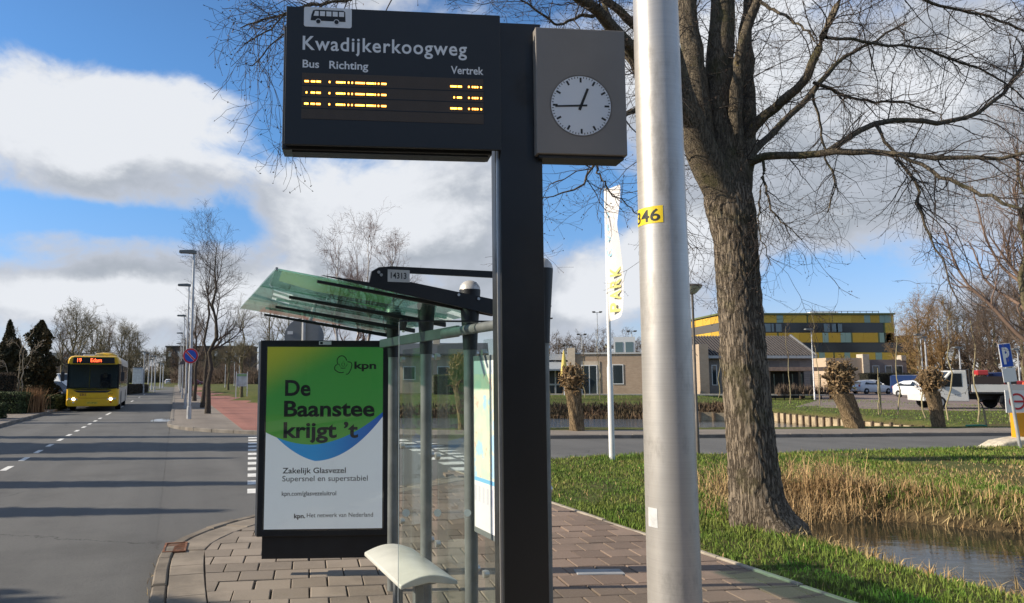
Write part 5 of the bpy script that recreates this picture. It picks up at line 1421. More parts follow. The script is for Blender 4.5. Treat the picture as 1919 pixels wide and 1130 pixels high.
dz_ = poly_sd(x, y, DITCH); k = (z > -.27) & (patchy > -.75 + far_dry) & (gg.random(len(x)) < smooth01((dz_ - .05) / .75) + .12)
x, y, z = x[k], y[k], z[k]
hgt = .075 + .03 * nz(x, y).clip(-1, 1)
V, T = blades(gg, np.stack([x, y, z - .01], 1), hgt, .0034 + .00035 * y / 2, .5)
tag(link('lawn_grass', np_mesh('lawn_grass', V, T), M_blade), 'short green grass on the verge around the big tree', 'grass', kind='stuff')
# dry blades through the grass, denser towards the banks
x, y = scatter(160000, 1.0, 16, 4.2, 20.5, infront); k = on_turf(x, y); x, y = x[k], y[k]; z = terrain_z(x, y)
dd = poly_sd(x, y, DITCH)
pr = (np.exp(-((dd - .40) / .45) ** 2) * 1.4 + .08 + .55 * smooth01((y - 9.5) / 2.5) * smooth01((17 - y) / 3) * smooth01((x - 3.5) / 2) * (nz(x, y) > -.3))
near_ = (y < 9.6 - (x - 5.2) * .3)
pr = np.where(near_, np.clip(np.exp(-((dd - 1.05) / .42) ** 2) * 1.5 + .04, 0, 1), np.clip(pr, 0, 1))
k = (gg.random(len(x)) < pr * .55) & (z > WATER_Z - .03)
x, y, z, dd = x[k], y[k], z[k], dd[k]
V, T = blades(gg, np.stack([x, y, z - .01], 1), .08 + .14 * np.exp(-((dd - np.where(y < 9.6 - (x - 5.2) * .3, 1.05, .35)) / .4) ** 2), .0036 + .0004 * y / 2, .65, .4)
tag(link('bank_straw', np_mesh('bank_straw', V, T), M_straw), 'bleached straw grass fringing the ditch banks', 'dry grass', kind='stuff')
# reeds at the head of the ditch and along its far bank
C = []
for (cx_, cy_, sx_, sy_, n_) in ((5.2, 11.75, .45, .35, 800), (6.2, 11.95, .5, .35, 900), (4.75, 10.9, .22, .35, 240), (5.6, 11.45, .45, .25, 380), (7.1, 11.6, .45, .28, 260), (8.2, 10.55, .5, .2, 200), (9.2, 10.0, .6, .2, 220), (10.6, 9.5, .8, .25, 220), (12.5, 9.2, 1, .25, 200)):
    C.append(np.stack([gg.normal(cx_, sx_, n_), gg.normal(cy_, sy_, n_)], 1))
C = np.concatenate(C); z = np.maximum(terrain_z(C[:, 0], C[:, 1]), WATER_Z - .1)
V, T = blades(gg, np.stack([C[:, 0], C[:, 1], z - .05], 1), np.where(C[:, 0] < 6.8, .58, .30), .0055, .6, .5)
tag(link('reeds', np_mesh('reeds', V, T), M_reed), 'tangled dead reeds at the head of the ditch', 'reeds', kind='stuff')
# a rush tuft in the near water edge
C = np.stack([gg.normal(6.05, .07, 200), gg.normal(7.55, .08, 200), np.full(200, WATER_Z - .05)], 1)
V, T = blades(gg, C, .24, .006, .45); tag(link('rush_tuft', np_mesh('rush_tuft', V, T), M_straw), 'yellowed rush tuft standing in the near edge of the ditch', 'rushes')
# brown growth on the far bank of the pond
x, y = scatter(26000, -9, 19, 41.0, 46.8, lambda x, y: poly_sd(x, y, POND) > -.2); z = terrain_z(x, y)
k = gg.random(len(x)) < np.where(y > 45.5, .25, 1); x, y, z = x[k], y[k], z[k]
V, T = blades(gg, np.stack([x, y, z - .05], 1), .42, .03, .8, .5); tag(link('pond_bank_growth', np_mesh('pond_bank_growth', V, T), mat('bank brush', (.15, .095, .055), .9, var=.35, vscale=.6, col2=(.08, .06, .03), island=.4)), 'brown withered growth covering the far bank of the pond', 'undergrowth', kind='stuff')
x, y = scatter(26000, -6, 34, 28, 58, lambda x, y: (poly_sd(x, y, POND) > .6) & (poly_sd(x, y, pave_far) > .1)); z = terrain_z(x, y)
V, T = blades(gg, np.stack([x, y, z - .02], 1), .10, .014, .6, .5); tag(link('far_lawn', np_mesh('far_lawn', V, T), M_blade), 'green lawn between the pond and the buildings', 'grass', kind='stuff')
# weeds in the kerb joint
st = [s for s in along(kl, .12, -.01) if s[1] > 4]
C = np.concatenate([np.stack([gg.normal(a, .03, 5), gg.normal(b, .03, 5), np.full(5, ROAD_Z)], 1) for a, b, _ in st if gg.random() < .45])
V, T = blades(gg, C, .07, .0025, .9); tag(link('kerb_weeds', np_mesh('kerb_weeds', V, T), M_straw), 'withered weeds along the foot of the platform kerb', 'weeds', kind='stuff')

# ================================================================ STREET FURNITURE
M_galv = mat('galvanised steel', (.50, .50, .49), .45, .5, var=.12, vscale=5, dirt=.3)
M_wpole = mat('white pole', (.78, .78, .76), .4, var=.05)
M_dpole = mat('dark pole', (.10, .085, .07), .5, var=.2)
M_lampw = mat('lamp bowl', (.55, .53, .42), .35)
M_red = mat('sign red', (.50, .025, .03), .45); M_blue = mat('sign blue', (.012, .075, .42), .45); M_wsign = mat('sign white', (.74, .74, .73), .5); M_gback = mat('sign back', (.24, .25, .25), .5, .3, var=.1)

# flag on its white mast
f0 = gp(1147, 860); fl = empty('flag_mast', f0, 0, 'white banner flag on a white mast in the grass verge', 'flag')
fh = at(1135, 353, f0.y).z
MB().lathe([(.062, -.1), (.060, 1.9), (.045, 2.0), (.030, fh)], (0, 0, 0), 18).build('mast', M_wpole, fl, smooth=True)
M_flag = mat('flag cloth', (.62, .60, .59), .8, var=.04)
fa = frame((f0.x, f0.y, 0), 0)
outline = [(1133, 357, 1163, 345), (1134, 380, 1162, 372), (1134, 400, 1159, 400), (1134, 420, 1155, 420), (1135, 440, 1160, 440), (1136, 470, 1163, 468), (1136, 500, 1167, 500), (1137, 525, 1169, 522), (1138, 550, 1168, 548), (1139, 575, 1168, 570), (1140, 590, 1166, 590), (1143, 602, 1160, 596)]
cloth = MB(); n = 10; rows_ = []
for i, (xa, ya, xb_, yb_) in enumerate(outline):
    a = onplane(xa, ya, fa); b = onplane(xb_, yb_, fa); r_ = []
    for k in range(n + 1):
        u = k / n; yq = -.75 * u + .035 * math.sin(u * 5 + i * .45) * u; px_ = xa + (xb_ - xa) * u; py_ = ya + (yb_ - ya) * u; c_ = onplane(px_, py_, fa, yq); r_.append((c_[0], yq, c_[1]))
    rows_.append(r_)
vs_ = [p for r_ in rows_ for p in r_]; w1 = n + 1
cloth._add(vs_, [(i * w1 + k, (i + 1) * w1 + k, (i + 1) * w1 + k + 1, i * w1 + k + 1) for i in range(len(rows_) - 1) for k in range(n)])
co_ = cloth.build('cloth', M_flag, fl, smooth=True); sb_ = co_.modifiers.new('soft', 'SUBSURF'); sb_.levels = 2; sb_.render_levels = 2
def flag_letter(ch, cx_, cy_, wpx, hpx, m, rot):
    me = text_mesh(ch, .03); n_ = len(me.vertices); c = np.empty(n_ * 3, np.float32); me.vertices.foreach_get('co', c); c = c.reshape(-1, 3)
    c[:, :2] -= (c[:, :2].max(0) + c[:, :2].min(0)) / 2; c[:, :2] /= (c[:, :2].max(0) - c[:, :2].min(0))
    y_l = -.75 * (cx_ - 1135) / 32 - .07; o = onplane(cx_, cy_, fa, y_l); s_ = f0.y / F
    X = -c[:, 1] * wpx * s_; Z = c[:, 0] * hpx * s_ * rot
    out_ = np.stack([o[0] + X, y_l - X * 2.0, o[1] + Z], 1).astype(np.float32)
    me.vertices.foreach_set('co', out_.ravel()); me.materials.clear(); me.update(); link('flag_letter', me, m, co_)
M_fg = mat('flag yellow green', (.62, .58, .20), .8); M_fb = mat('flag blue', (.35, .60, .74), .8)
for ch, cy_ in zip('PARK', (576, 553, 531, 509)): flag_letter(ch, 1153, cy_, 13, 17, M_fg, 1)
for ch, cy_ in zip('CVEX', (474, 447, 425, 402)): flag_letter(ch, 1143, cy_, 7, 13, M_fb, 1)

# bowl lamp at the side road
def bowl_lamp(px_, pb_, pt_, label, group, r=.034):
    b = gp(px_, pb_); o = empty('bowl_lamp', b, 0, label, 'street lamp', group); h = (pb_ - pt_) * b.y / F
    MB().lathe([(r * 1.25, -.1), (r * 1.25, .9), (r, .92), (r * .8, h - .25), (r * .8, h - .2)], (0, 0, 0), 14).build('pole', M_dpole, o, smooth=True)
    MB().lathe([(.05, h - .24), (.10, h - .21), (.21, h - .09), (.225, h - .06)], (0, 0, 0), 24).build('bowl', M_lampw, o, smooth=True)
    MB().lathe([(.235, h - .059), (.235, h - .035), (.17, h - .005), (.05, h)], (0, 0, 0), 24).build('lid', M_dpole, o, smooth=True)
bowl_lamp(1308, 846, 535, 'bowl headed street lamp with brown pole on the verge beside the big tree', None)
bowl_lamp(1141, 750, 648, 'small bowl headed lamp in front of the pale brick building', None)
# tall street lamps along the main road
def tall_lamp(x, y, h, label, group, sign=False, r=.075, z=0.0):
    o = empty('street_lamp', (x, y, z), 0, label, 'street lamp', group)
    MB().lathe([(r * 1.3, -.1), (r * 1.3, .5), (r, .52), (r * .62, h)], (0, 0, 0), 14).build('pole', M_galv, o, smooth=True)
    hd = MB().prism([(-.62, h - .02), (-.60, h + .06), (-.1, h + .10), (.10, h + .06), (.10, h - .06), (-.55, h - .06)], -.11, .11, 'y', Matrix.Rotation(PHI, 4, 'Z')).build('lamp_head', mat('lamp housing', (.17, .18, .17), .5), o, bevel=.015)
    return o
b = gp(354, 785); hh = at(362, 473, b.y).z
nl = tall_lamp(b.x, b.y, hh, 'tall grey street lamp carrying a round blue no-parking sign', 'street lamps along the road')
# no-parking disc
dz = at(359, 667, b.y).z
sg = MB().lathe([(.315, -.10), (.315, -.092)], (.02, -.02, dz), 40, 'y').build('no_parking_sign', M_red, nl)
MB().lathe([(.325, -.0915), (.325, -.085)], (.02, -.02, dz), 40, 'y').build('sign_rim', M_wsign, sg)
MB().lathe([(.245, -.1035), (.245, -.1005)], (.02, -.02, dz), 40, 'y').build('sign_disc', M_blue, sg)
Mx = Matrix.Translation((.02, -.125, dz)) @ Matrix.Rotation(R(45), 4, 'Y')
MB().box((0, 0, 0), (.49, .002, .065), Mx).build('sign_bar', M_red, sg)
for k in (-1, 1): MB().box((0, 0, k * .037), (.49, .002, .012), Mx).build('sign_bar_edge', M_wsign, sg)
for k, s_ in enumerate((44, 66, 92, 120, 155)):
    q = RP(s_, .7); tall_lamp(q.x, q.y, 6.9, 'grey street lamp in the row down the right side of the road', 'street lamps along the road', r=.06)
for k, (px_, Y_, pt_) in enumerate(((272, 88, 660), (281, 98, 662), (287, 112, 674), (293, 98, 668), (303, 128, 680), (308, 135, 682))):
    x, y, _ = gl(px_, Y_); tall_lamp(x, y, (708 - pt_) * Y_ / F + 1.7, 'pale pole in the cluster on the left side of the far road', 'pale poles on the left of the far road', r=.09)
for k, (px_, Y_, pt_) in enumerate(((424, 120, 672), (441, 130, 678), (450, 110, 668))):
    x, y, _ = gl(px_, Y_); tall_lamp(x, y, (708 - pt_) * Y_ / F + 1.7, 'small lamp post on the far lawn beyond the cycle path', 'lamp posts beyond the lawn', r=.06)
for k, (px_, Y_, pt_, ly) in enumerate(((1725, 60, 628, 0), (1733, 52, 633, 0), (1796, 62, 652, 0), (1905, 60, 655, 0))):
    x, y, _ = gl(px_, Y_); tall_lamp(x, y, (708 - pt_) * Y_ / F + 1.7, 'white lamp post in the parking court behind the truck', 'lamp posts in the parking court', r=.07)
x, y, _ = gl(1521, 58); tall_lamp(x, y, (708 - 618) * 58 / F + 1.7, 'slim white lamp post in front of the dark tiled house', None, r=.05)
# leaning sign pole with a dark triangle seen edge on
b = gp(347, 757); o = empty('leaning_sign', b, 0, 'leaning pole with dark triangular sign behind the no-parking lamp', 'road sign')
MB().tube([(0, 0, -.1), (.25, .1, 3.2)], .04, 10).build('pole', M_dpole, o)
MB().prism([(-.50, 2.55), (.28, 2.62), (.02, 3.35)], -.02, .0).build('triangle', mat('dark sign back', (.09, .07, .075), .6), o)
# backs of two road signs on the left
b = gp(76, 752); o = empty('road_sign', (b.x, 38, 0), 0, 'grey backs of a triangle and a round road sign on one pole', 'road sign')
z_ = lambda py: at(76, py, 38).z
MB().lathe([(.038, -.1), (.038, z_(668))], (0, 0, 0), 12).build('pole', M_galv, o)
MB().prism([(-.36, z_(697)), (.36, z_(697)), (.03, z_(676)), (-.03, z_(676))], .045, .055).build('triangle_back', M_gback, o)
MB().lathe([(.34, .045), (.34, .055)], (0, 0, z_(709)), 32, 'y').build('disc_back', M_gback, o)
for py in (692, 710): MB().box((.12, .042, z_(py)), (.14, .004, .06)).build('back_label', M_wsign, o)
# round sign back above the advertising case
x, y, _ = gl(569, 9.6); o = empty('round_sign', (x, y, 0), 0, 'large round grey sign back on a pole behind the advertising case', 'road sign')
zc = at(569, 632, y).z
MB().lathe([(.03, -.1), (.025, zc + .34)], (0, 0, 0), 12).build('pole', M_galv, o)
MB().lathe([(.255, .035), (.255, .045)], (0, 0, zc), 40, 'y').build('disc_back', M_gback, o)
MB().box((-.18, .031, zc + .06), (.07, .004, .04)).build('back_label', M_wsign, o)
# parking sign, leaning
b = gp(1912, 840); top = at(1879, 650, b.y)
o = empty('parking_sign', b, 0, 'leaning post with blue white-lettered P parking sign and blank plate below', 'road sign')
dv = Vector((top.x - b.x, 0, top.z)); an_ = math.atan2(dv.x, dv.z); Ml = Matrix.Rotation(an_, 4, 'Y'); hp = dv.length
MB().lathe([(.038, -.15), (.036, hp - .05)], (0, 0, 0), 14, M=Ml).build('post', M_galv, o, smooth=True)
pb_ = MB().span((-.15, -.06, hp - .50), (.15, -.045, hp + .08), Ml).build('sign_plate', M_wsign, o, bevel=.004)
MB().span((-.135, -.063, hp - .485), (.135, -.0605, hp + .065), Ml).build('blue_field', M_blue, pb_)
le = lettering('P', -.085, .085, hp - .40, .36, -.0645, M_wsign, pb_, .05); into(le, Ml)
MB().span((-.16, -.06, hp - .86), (.17, -.047, hp - .52), Ml).build('lower_plate', M_wsign, o, bevel=.004)
# works sign with yellow foot
b2 = gp(1925, 838, 0); o = empty('works_sign', (b2.x + .12, b2.y + .5, 0), 0, 'white board with a crossed out red ring on an orange stand', 'road sign')
zt_, zb_ = at(1910, 732, b2.y).z, at(1910, 775, b2.y).z
MB().span((-.20, -.03, zb_), (.42, -.01, zt_)).build('board', M_wsign, o)
rg = MB()
for k in range(32):
    a0_, a1_ = R(k * 11.25), R(k * 11.25 + 11.25); zc_ = (zt_ + zb_) / 2
    rg.quad(*[(.09 + r_ * math.cos(a_), -.0315, zc_ + r_ * 1.0 * math.sin(a_)) for r_, a_ in ((.21, a0_), (.21, a1_), (.16, a1_), (.16, a0_))])
rg.build('red_ring', M_red, o)
MB().box((.09, -.033, (zt_ + zb_) / 2), (.36, .002, .05), None).build('red_bar', M_red, o)
MB().span((-.02, -.05, -.05), (.40, .10, zb_ - .01)).build('orange_stand', mat('orange plastic', (.75, .32, .01), .5), o)
MB().prism([(-.9, -.1), (.6, -.1), (.5, .12), (.1, .22), (-.5, .12)], -.35, .30).build('sand_bag', mat('pale sandbag', (.52, .46, .36), .9, var=.2, vscale=8, bump=.5), o, bevel=.05, seg=3)
# dumped green garden hose
o = empty('garden_pump', gp(1850, 800), 0, 'small hand pump with a green hose lying in the grass', 'pump')
MB().tube([(0, 0, -.1), (-.05, 0, .35), (-.08, 0, .62)], .035, 10).build('barrel', M_sap, o)
MB().tube([(-.08, 0, .6), (-.14, 0, .78), (-.22, 0, .86)], .02, 8).build('handle', M_blackm, o)
MB().tube([(0, 0, .04), (-.25, -.05, .06), (-.5, .0, .05), (-.8, -.1, .05)], .03, 8).build('hose', mat('green hose', (.05, .30, .17), .5), o)
# floodlight masts on the skyline
for k, (px_, pt_) in enumerate(((1027, 598), (1090, 628), (1120, 586), (1184, 622), (1025, 575), (1063, 648))):
    Y_ = 130; x, y, _ = gl(px_, Y_); zt_ = (708 - pt_) * Y_ / F + 1.7
    o = empty('floodlight_mast', (x, y, 0), 0, 'slender sports floodlight mast on the skyline behind the brick building', 'floodlight', 'floodlight masts on the skyline')
    MB().lathe([(.12, -.1), (.06, zt_)], (0, 0, 0), 10).build('mast', M_galv, o)
    MB().span((-.75, -.04, zt_ - .04), (.75, .04, zt_ + .04)).build('cross_arm', M_dpole, o)
    for s_ in (-.6, .6): MB().box((s_, -.1, zt_ + .12), (.5, .35, .2)).build('floodlight', M_dpole, o)
# information board beyond the lawn
x, y, _ = gl(455, 62); o = empty('information_board', (x, y, 0), 0, 'grey information board on two white posts beyond the cycle path', 'sign board')
zt_, zb_ = at(455, 700, y).z, at(455, 724, y).z
MB().span((-.42, -.02, zb_), (.42, .02, zt_)).build('board', mat('board print', (.40, .45, .48), .6, var=.15, vscale=3), o)
MB().span((-.40, -.024, zt_ - .22), (.40, -.021, zt_ - .04)).build('board_header', mat('board header', (.18, .32, .16), .6), o)
for s_ in (-1, 1): MB().span((s_ * .46 - .03, -.03, -.1), (s_ * .46 + .03, .03, zt_ + .15)).build('post', M_wpole, o)
# roadside advertising drum on the left
x, y, _ = gl(261, 96); o = empty('advertising_drum', (x, y, 0), 0, 'pale advertising board standing by the far left pavement', 'sign board')
MB().span((-.6, -.25, .0), (.6, .25, 3.0)).build('board', mat('pale board', (.55, .60, .64), .5, var=.15), o, bevel=.03)
MB().span((-.62, -.27, 3.01), (.62, .27, 3.1)).build('cap', M_dpole, o)

# ================================================================ TIMBER BANK
M_tim = mat('pale timber', (.42, .33, .21), .85, var=.3, vscale=3, bump=.3, bscale=30)
M_timd = mat('wet timber', (.14, .10, .065), .8, var=.3, vscale=4)
rv = empty('timber_bank', (0, 0, 0), 0, 'low timber plank bank with posts holding the pond shore', 'retaining wall')
def revet(a, b, step):
    a, b = Vector(a), Vector(b); L = (b - a).length; d_ = (b - a) / L; ang = math.atan2(d_.y, d_.x); n_ = int(L / step)
    pm = MB().box((0, 0, 0), (step - .02, .05, .44)).mesh('plank'); pm.materials.append(M_tim)
    po = MB().box((0, 0, 0), (.10, .10, .70)).mesh('pile'); po.materials.append(M_timd)
    for k in range(n_):
        c = a + d_ * (k + .5) * step; o_ = link('plank', pm, None, rv); o_.location = (c.x, c.y, POND_Z + .20 + rng.normal(0, .012)); o_.rotation_euler = (0, 0, ang)
        c = a + d_ * k * step; nrm = Vector((-d_.y, d_.x, 0)); o_ = link('pile', po, None, rv); q = c + nrm * .075; o_.location = (q.x, q.y, POND_Z + .12 + rng.normal(0, .02)); o_.rotation_euler = (0, 0, ang)
revet((18.85, 28.0, 0), (18.6, 40.4, 0), .62); revet((18.5, 40.5, 0), (11.5, 41.3, 0), .75)

# ================================================================ BUILDINGS
def brick_mat(name, a, b_, mortar, sc=1.0):
    m = bpy.data.materials.new(name); m.use_nodes = True
    t = NT(m.node_tree); b = t.n['Principled BSDF']
    tcn = t.add('ShaderNodeTexCoord'); sx = t.add('ShaderNodeSeparateXYZ'); t.l.new(tcn.outputs['Object'], sx.inputs[0])
    cb = t.add('ShaderNodeCombineXYZ'); t.l.new(t.math('ADD', sx.outputs[0], sx.outputs[1]), cb.inputs[0]); t.l.new(sx.outputs[2], cb.inputs[1])
    br = t.add('ShaderNodeTexBrick'); t.l.new(cb.outputs[0], br.inputs['Vector']); br.inputs['Scale'].default_value = 1.0
    br.inputs['Brick Width'].default_value = .22 * sc; br.inputs['Row Height'].default_value = .065 * sc; br.inputs['Mortar Size'].default_value = .008
    t.put(br.inputs['Color1'], a); t.put(br.inputs['Color2'], b_); t.put(br.inputs['Mortar'], mortar)
    c = t.mix(t.math('MULTIPLY', t.ramp(t.noise(tcn.outputs['Object'], .8, 6, .65), .4, .7), .3), br.outputs[0], [x * .6 for x in a])
    t.put(b.inputs['Base Color'], c); b.inputs['Roughness'].default_value = .9
    return m
M_brick = brick_mat('pale brick', (.44, .32, .22), (.36, .25, .17), (.40, .34, .27))
M_brickw = mat('brick trim', (.52, .44, .34), .85, var=.12)
M_wglass = mat('window glass', (.03, .042, .048), .06, spec=.9)
M_frame = mat('window frame', (.68, .68, .66), .5)
M_flat = mat('flat roof edge', (.45, .45, .44), .7, var=.1)
M_ydark = mat('dark window band', (.022, .024, .028), .15, spec=.6)
def window(parent, x, y, z, w_, h_, mull=1, name='window', m=None):
    """on a wall facing -y at local y"""
    f = MB().span((x, y - .05, z), (x + w_, y - .002, z + h_)).build(name, m or M_frame, parent)
    n_ = mull; pw_ = (w_ - .08 * (n_ + 1)) / n_
    for k in range(n_): MB().span((x + .08 + k * (pw_ + .08), y - .058, z + .08), (x + .08 + k * (pw_ + .08) + pw_, y - .052, z + h_ - .08)).build('pane', M_wglass, f)
    return f
# pale brick building behind the pond (left part) -----------------------------
Y1 = 62.0
def X(px_, Y_=Y1): return (px_ - CX) / F * Y_
def Z(py, Y_=Y1): return (HZ - py) / F * Y_ + CAMZ
ox = X(1069)
b1 = empty('brick_building', (ox, Y1 + .5, 0), R(-14), 'low pale brick building with tall white framed door and roof box behind the pond', 'building')
MB().span((0, 0, -.3), (X(1222) - ox, 12, Z(664))).build('wall', M_brick, b1)
rf = MB().span((-.1, -.1, Z(664)), (X(1222) - ox + .1, 12.1, Z(661))).build('roof_edge', M_flat, b1)
MB().span((-.15, -.25, -.3), (.45, .5, Z(652))).build('chimney', M_brickw, b1)
MB().span((.9, -.06, Z(745)), (X(1124) - ox, 0, Z(677))).build('door_surround', M_brickw, b1)
window(b1, X(1090) - ox, -.065, Z(740), X(1119) - ox - (X(1090) - ox), Z(684) - Z(740), 2, 'glass_door')
window(b1, X(1146) - ox, 0, Z(720), .9, Z(683) - Z(720), 1)
rb = MB().span((X(1150) - ox, 2, Z(662)), (X(1190) - ox, 5, Z(630))).build('roof_box', mat('roof box', (.55, .56, .55), .5), b1)
for u in (0, 1): MB().span((X(1153 + 19 * u) - ox, 1.96, Z(660)), (X(1167 + 19 * u) - ox, 2.0, Z(640))).build('louvre', mat('louvre', (.10, .15, .16), .4), rb)
ox2 = X(960, 64)
b1b = empty('glazed_annex', (ox2, 64, 0), 0, 'low glazed annex with white fascia and sloping grey canopy beside the brick building', 'building')
MB().span((0, 0, -.3), (X(1068, 64) - ox2, 9, Z(675, 64))).build('wall', mat('annex dark', (.05, .06, .065), .3), b1b)
MB().span((-.2, -.3, Z(675, 64)), (X(1069, 64) - ox2, 9.2, Z(664, 64))).build('fascia', M_frame, b1b)
MB().prism([(-2.2, Z(695, 64)), (-2.2, Z(692, 64)), (0, Z(677, 64)), (0, Z(681, 64))], 0, X(1062, 64) - ox2, 'x').build('canopy', mat('canopy grey', (.33, .36, .38), .5), b1b)
for k in range(7):
    x_ = k * (X(1066, 64) - ox2) / 7 + .1; MB().span((x_, -.12, -.2), (x_ + .12, -.01, Z(676, 64))).build('mullion', M_frame, b1b)
MB().span((.0, -.10, Z(722, 64)), (X(1066, 64) - ox2, -.02, Z(719, 64))).build('transom', M_frame, b1b)
# cream house seen through the shelter glass
x, y, _ = gl(722, 66); o = empty('cream_house', (x, y, 0), R(-6), 'long cream house with dark roof seen through the shelter glass', 'house')
Lh = (905 - 722) / F * 66
MB().span((0, 0, -.2), (Lh, 8, Z(664, 66))).build('wall', brick_mat('cream brick', (.52, .43, .31), (.47, .38, .27), (.48, .41, .32)), o)
MB().prism([(-.5, Z(664, 66)), (4, Z(640, 66)), (8.5, Z(664, 66)), (8.5, Z(667, 66)), (-.5, Z(667, 66))], -.3, Lh + .3, 'x').build('roof', mat('slate roof', (.05, .055, .06), .6, var=.15), o)
for u in (1.6, 4.6): window(o, u, 0, Z(712, 66), 1.1, 1.2, 1)
MB().span((Lh * .45, 3.6, Z(652, 66)), (Lh * .45 + .6, 4.3, Z(632, 66))).build('chimney', M_brickw, o)
hedge((x + Lh * .5, y - 4, 0), (x + Lh * 1.0, y - 4.6, 0), 1.2, 1.9, 15, 'dark green hedge before the cream house behind the shelter')
# closed yellow parasol in front of the annex
x, y, _ = gl(1056, 58); o = empty('parasol', (x, y, 0.3), 0, 'closed yellow parasol standing before the glazed annex', 'parasol')
MB().lathe([(.03, -.1), (.03, 3.6)], (0, 0, 0), 10).build('pole', M_wpole, o)
MB().lathe([(.26, 1.3), (.30, 1.5), (.18, 2.6), (.05, 3.5)], (0, 0, 0), 10).build('canopy', mat('parasol cloth', (.70, .55, .15), .8), o)
# smaller brick house with tiled roof ------------------------------------------
YH = 74.0
M_tileR = mat('dark roof tile', (.028, .025, .025), .6, var=.15, vscale=3)
oh = X(1296, YH); h1 = empty('tiled_house', (oh, YH, 0), 0, 'brick house with long dark tiled roof behind the big tree', 'house')
def hx(px_): return X(px_, YH) - oh
M_brickg = brick_mat('grey brick', (.27, .23, .20), (.22, .185, .16), (.25, .22, .20))
MB().span((hx(1312), 0, -.3), (hx(1520), 9, Z(665, YH))).build('wall', M_brickg, h1)
MB().prism([(0, Z(666, YH)), (4.5, Z(626, YH)), (9, Z(666, YH))], hx(1520.3), hx(1521), 'x').build('gable', mat('dark gable', (.05, .052, .055), .7), h1)
roof = MB(); x0_, x1_ = hx(1303), hx(1522)
nsl = int((x1_ - x0_) / .30)
slo = (Z(626, YH) - Z(667, YH)) / 5.0
roof_o = MB().prism([(-.5, Z(667, YH) - .08), (4.5, Z(626, YH) - .08), (4.5, Z(626, YH)), (-.5, Z(667, YH))], x0_, x1_, 'x').build('roof', M_tileR, h1)
rm = MB().prism([(-.55, Z(667, YH) + .002), (4.5, Z(626, YH) + .002), (4.5, Z(626, YH) + .09), (-.55, Z(667, YH) + .09)], -.06, .06, 'x').mesh('tile_roll'); rm.materials.append(mat('roof tile crest', (.10, .088, .082), .55, var=.15))
for k in range(nsl): o_ = link('tile_roll', rm, None, roof_o); o_.location = (x0_ + (k + .5) * (x1_ - x0_) / nsl, 0, 0)
MB().prism([(4.5, Z(626, YH) - .09), (9.5, Z(667, YH) - .09), (9.5, Z(667, YH)), (4.5, Z(626, YH))], x0_, x1_, 'x').build('rear_roof', M_tileR, h1)
MB().prism([(-.6, Z(670, YH)), (4.5, Z(627, YH)), (4.5, Z(622, YH)), (-.6, Z(665, YH))], x1_ + .001, x1_ + .14, 'x').build('verge_board', mat('grey verge', (.20, .20, .20), .7), h1)
MB().prism([(4.5, Z(627, YH)), (9.6, Z(670, YH)), (9.6, Z(665, YH)), (4.5, Z(622, YH))], x1_ + .001, x1_ + .25, 'x').build('verge_board', mat('dark verge', (.08, .085, .09), .6), h1)
MB().span((hx(1304), -.75, Z(672, YH)), (hx(1522), -.55, Z(667, YH))).build('gutter', M_flat, h1)
MB().span((hx(1303), -.9, -.3), (hx(1320), 1.0, Z(646, YH))).build('brick_pier', brick_mat('light brick', (.50, .38, .26), (.44, .32, .21), (.45, .38, .3)), h1)
window(h1, hx(1331), 0, Z(722, YH), hx(1341) - hx(1331), Z(684, YH) - Z(722, YH), 1)
for px_ in (1440, 1478): MB().span((hx(px_), -.03, Z(690, YH)), (hx(px_ + 18), -.001, Z(678, YH))).build('vent_panel', mat('vent panel', (.19, .16, .145), .8), h1)
# timber canopy with dark fence in front -----------------------------------------
YC = 60.0; oc = X(1437, YC)
c1_ = empty('timber_carport', (oc, YC, 0), 0, 'open timber carport with flat roof and dark mesh fence beside the pond', 'carport')
def cx_(px_): return X(px_, YC) - oc
MB().span((0, 0, Z(695, YC)), (cx_(1558), 5, Z(688, YC))).build('roof_beam', mat('reddish timber', (.36, .24, .17), .8, var=.2), c1_)
MB().span((.1, 4.6, -.1), (cx_(1557), 4.9, Z(695, YC))).build('rear_wall', mat('dark rear wall', (.02, .022, .022), .8), c1_)
for px_ in (1440, 1497, 1553): MB().span((cx_(px_) - .07, .1, -.3), (cx_(px_) + .07, .25, Z(695, YC))).build('post', M_timd, c1_)
fn = empty('mesh_fence', (oc - 4.2, YC - .6, 0), 0, 'dark green mesh fence in front of the timber carport', 'fence')
M_fence = mat('fence green', (.02, .032, .025), .6)
Lf = cx_(1560) + 4.2
for k in range(14): x_ = k * Lf / 13; MB().span((x_ - .03, -.03, -.2), (x_ + .03, .03, 2.0)).build('post', M_fence, fn)
for k in range(14): MB().span((0, -.008, .1 + k * .14), (Lf, .008, .112 + k * .14)).build('wire', M_fence, fn)
# fallen dead plants along the fence foot
gq = np.random.default_rng(12); C = np.stack([gq.uniform(oc, oc + cx_(1560), 700), gq.normal(YC - 1.1, .12, 700), np.full(700, .3)], 1)
V_, T_ = blades(gq, C, .9, .03, .3); tag(link('withered_stems', np_mesh('withered_stems', V_, T_), M_twig2), 'withered plant stems along the foot of the mesh fence', 'plants', kind='stuff')
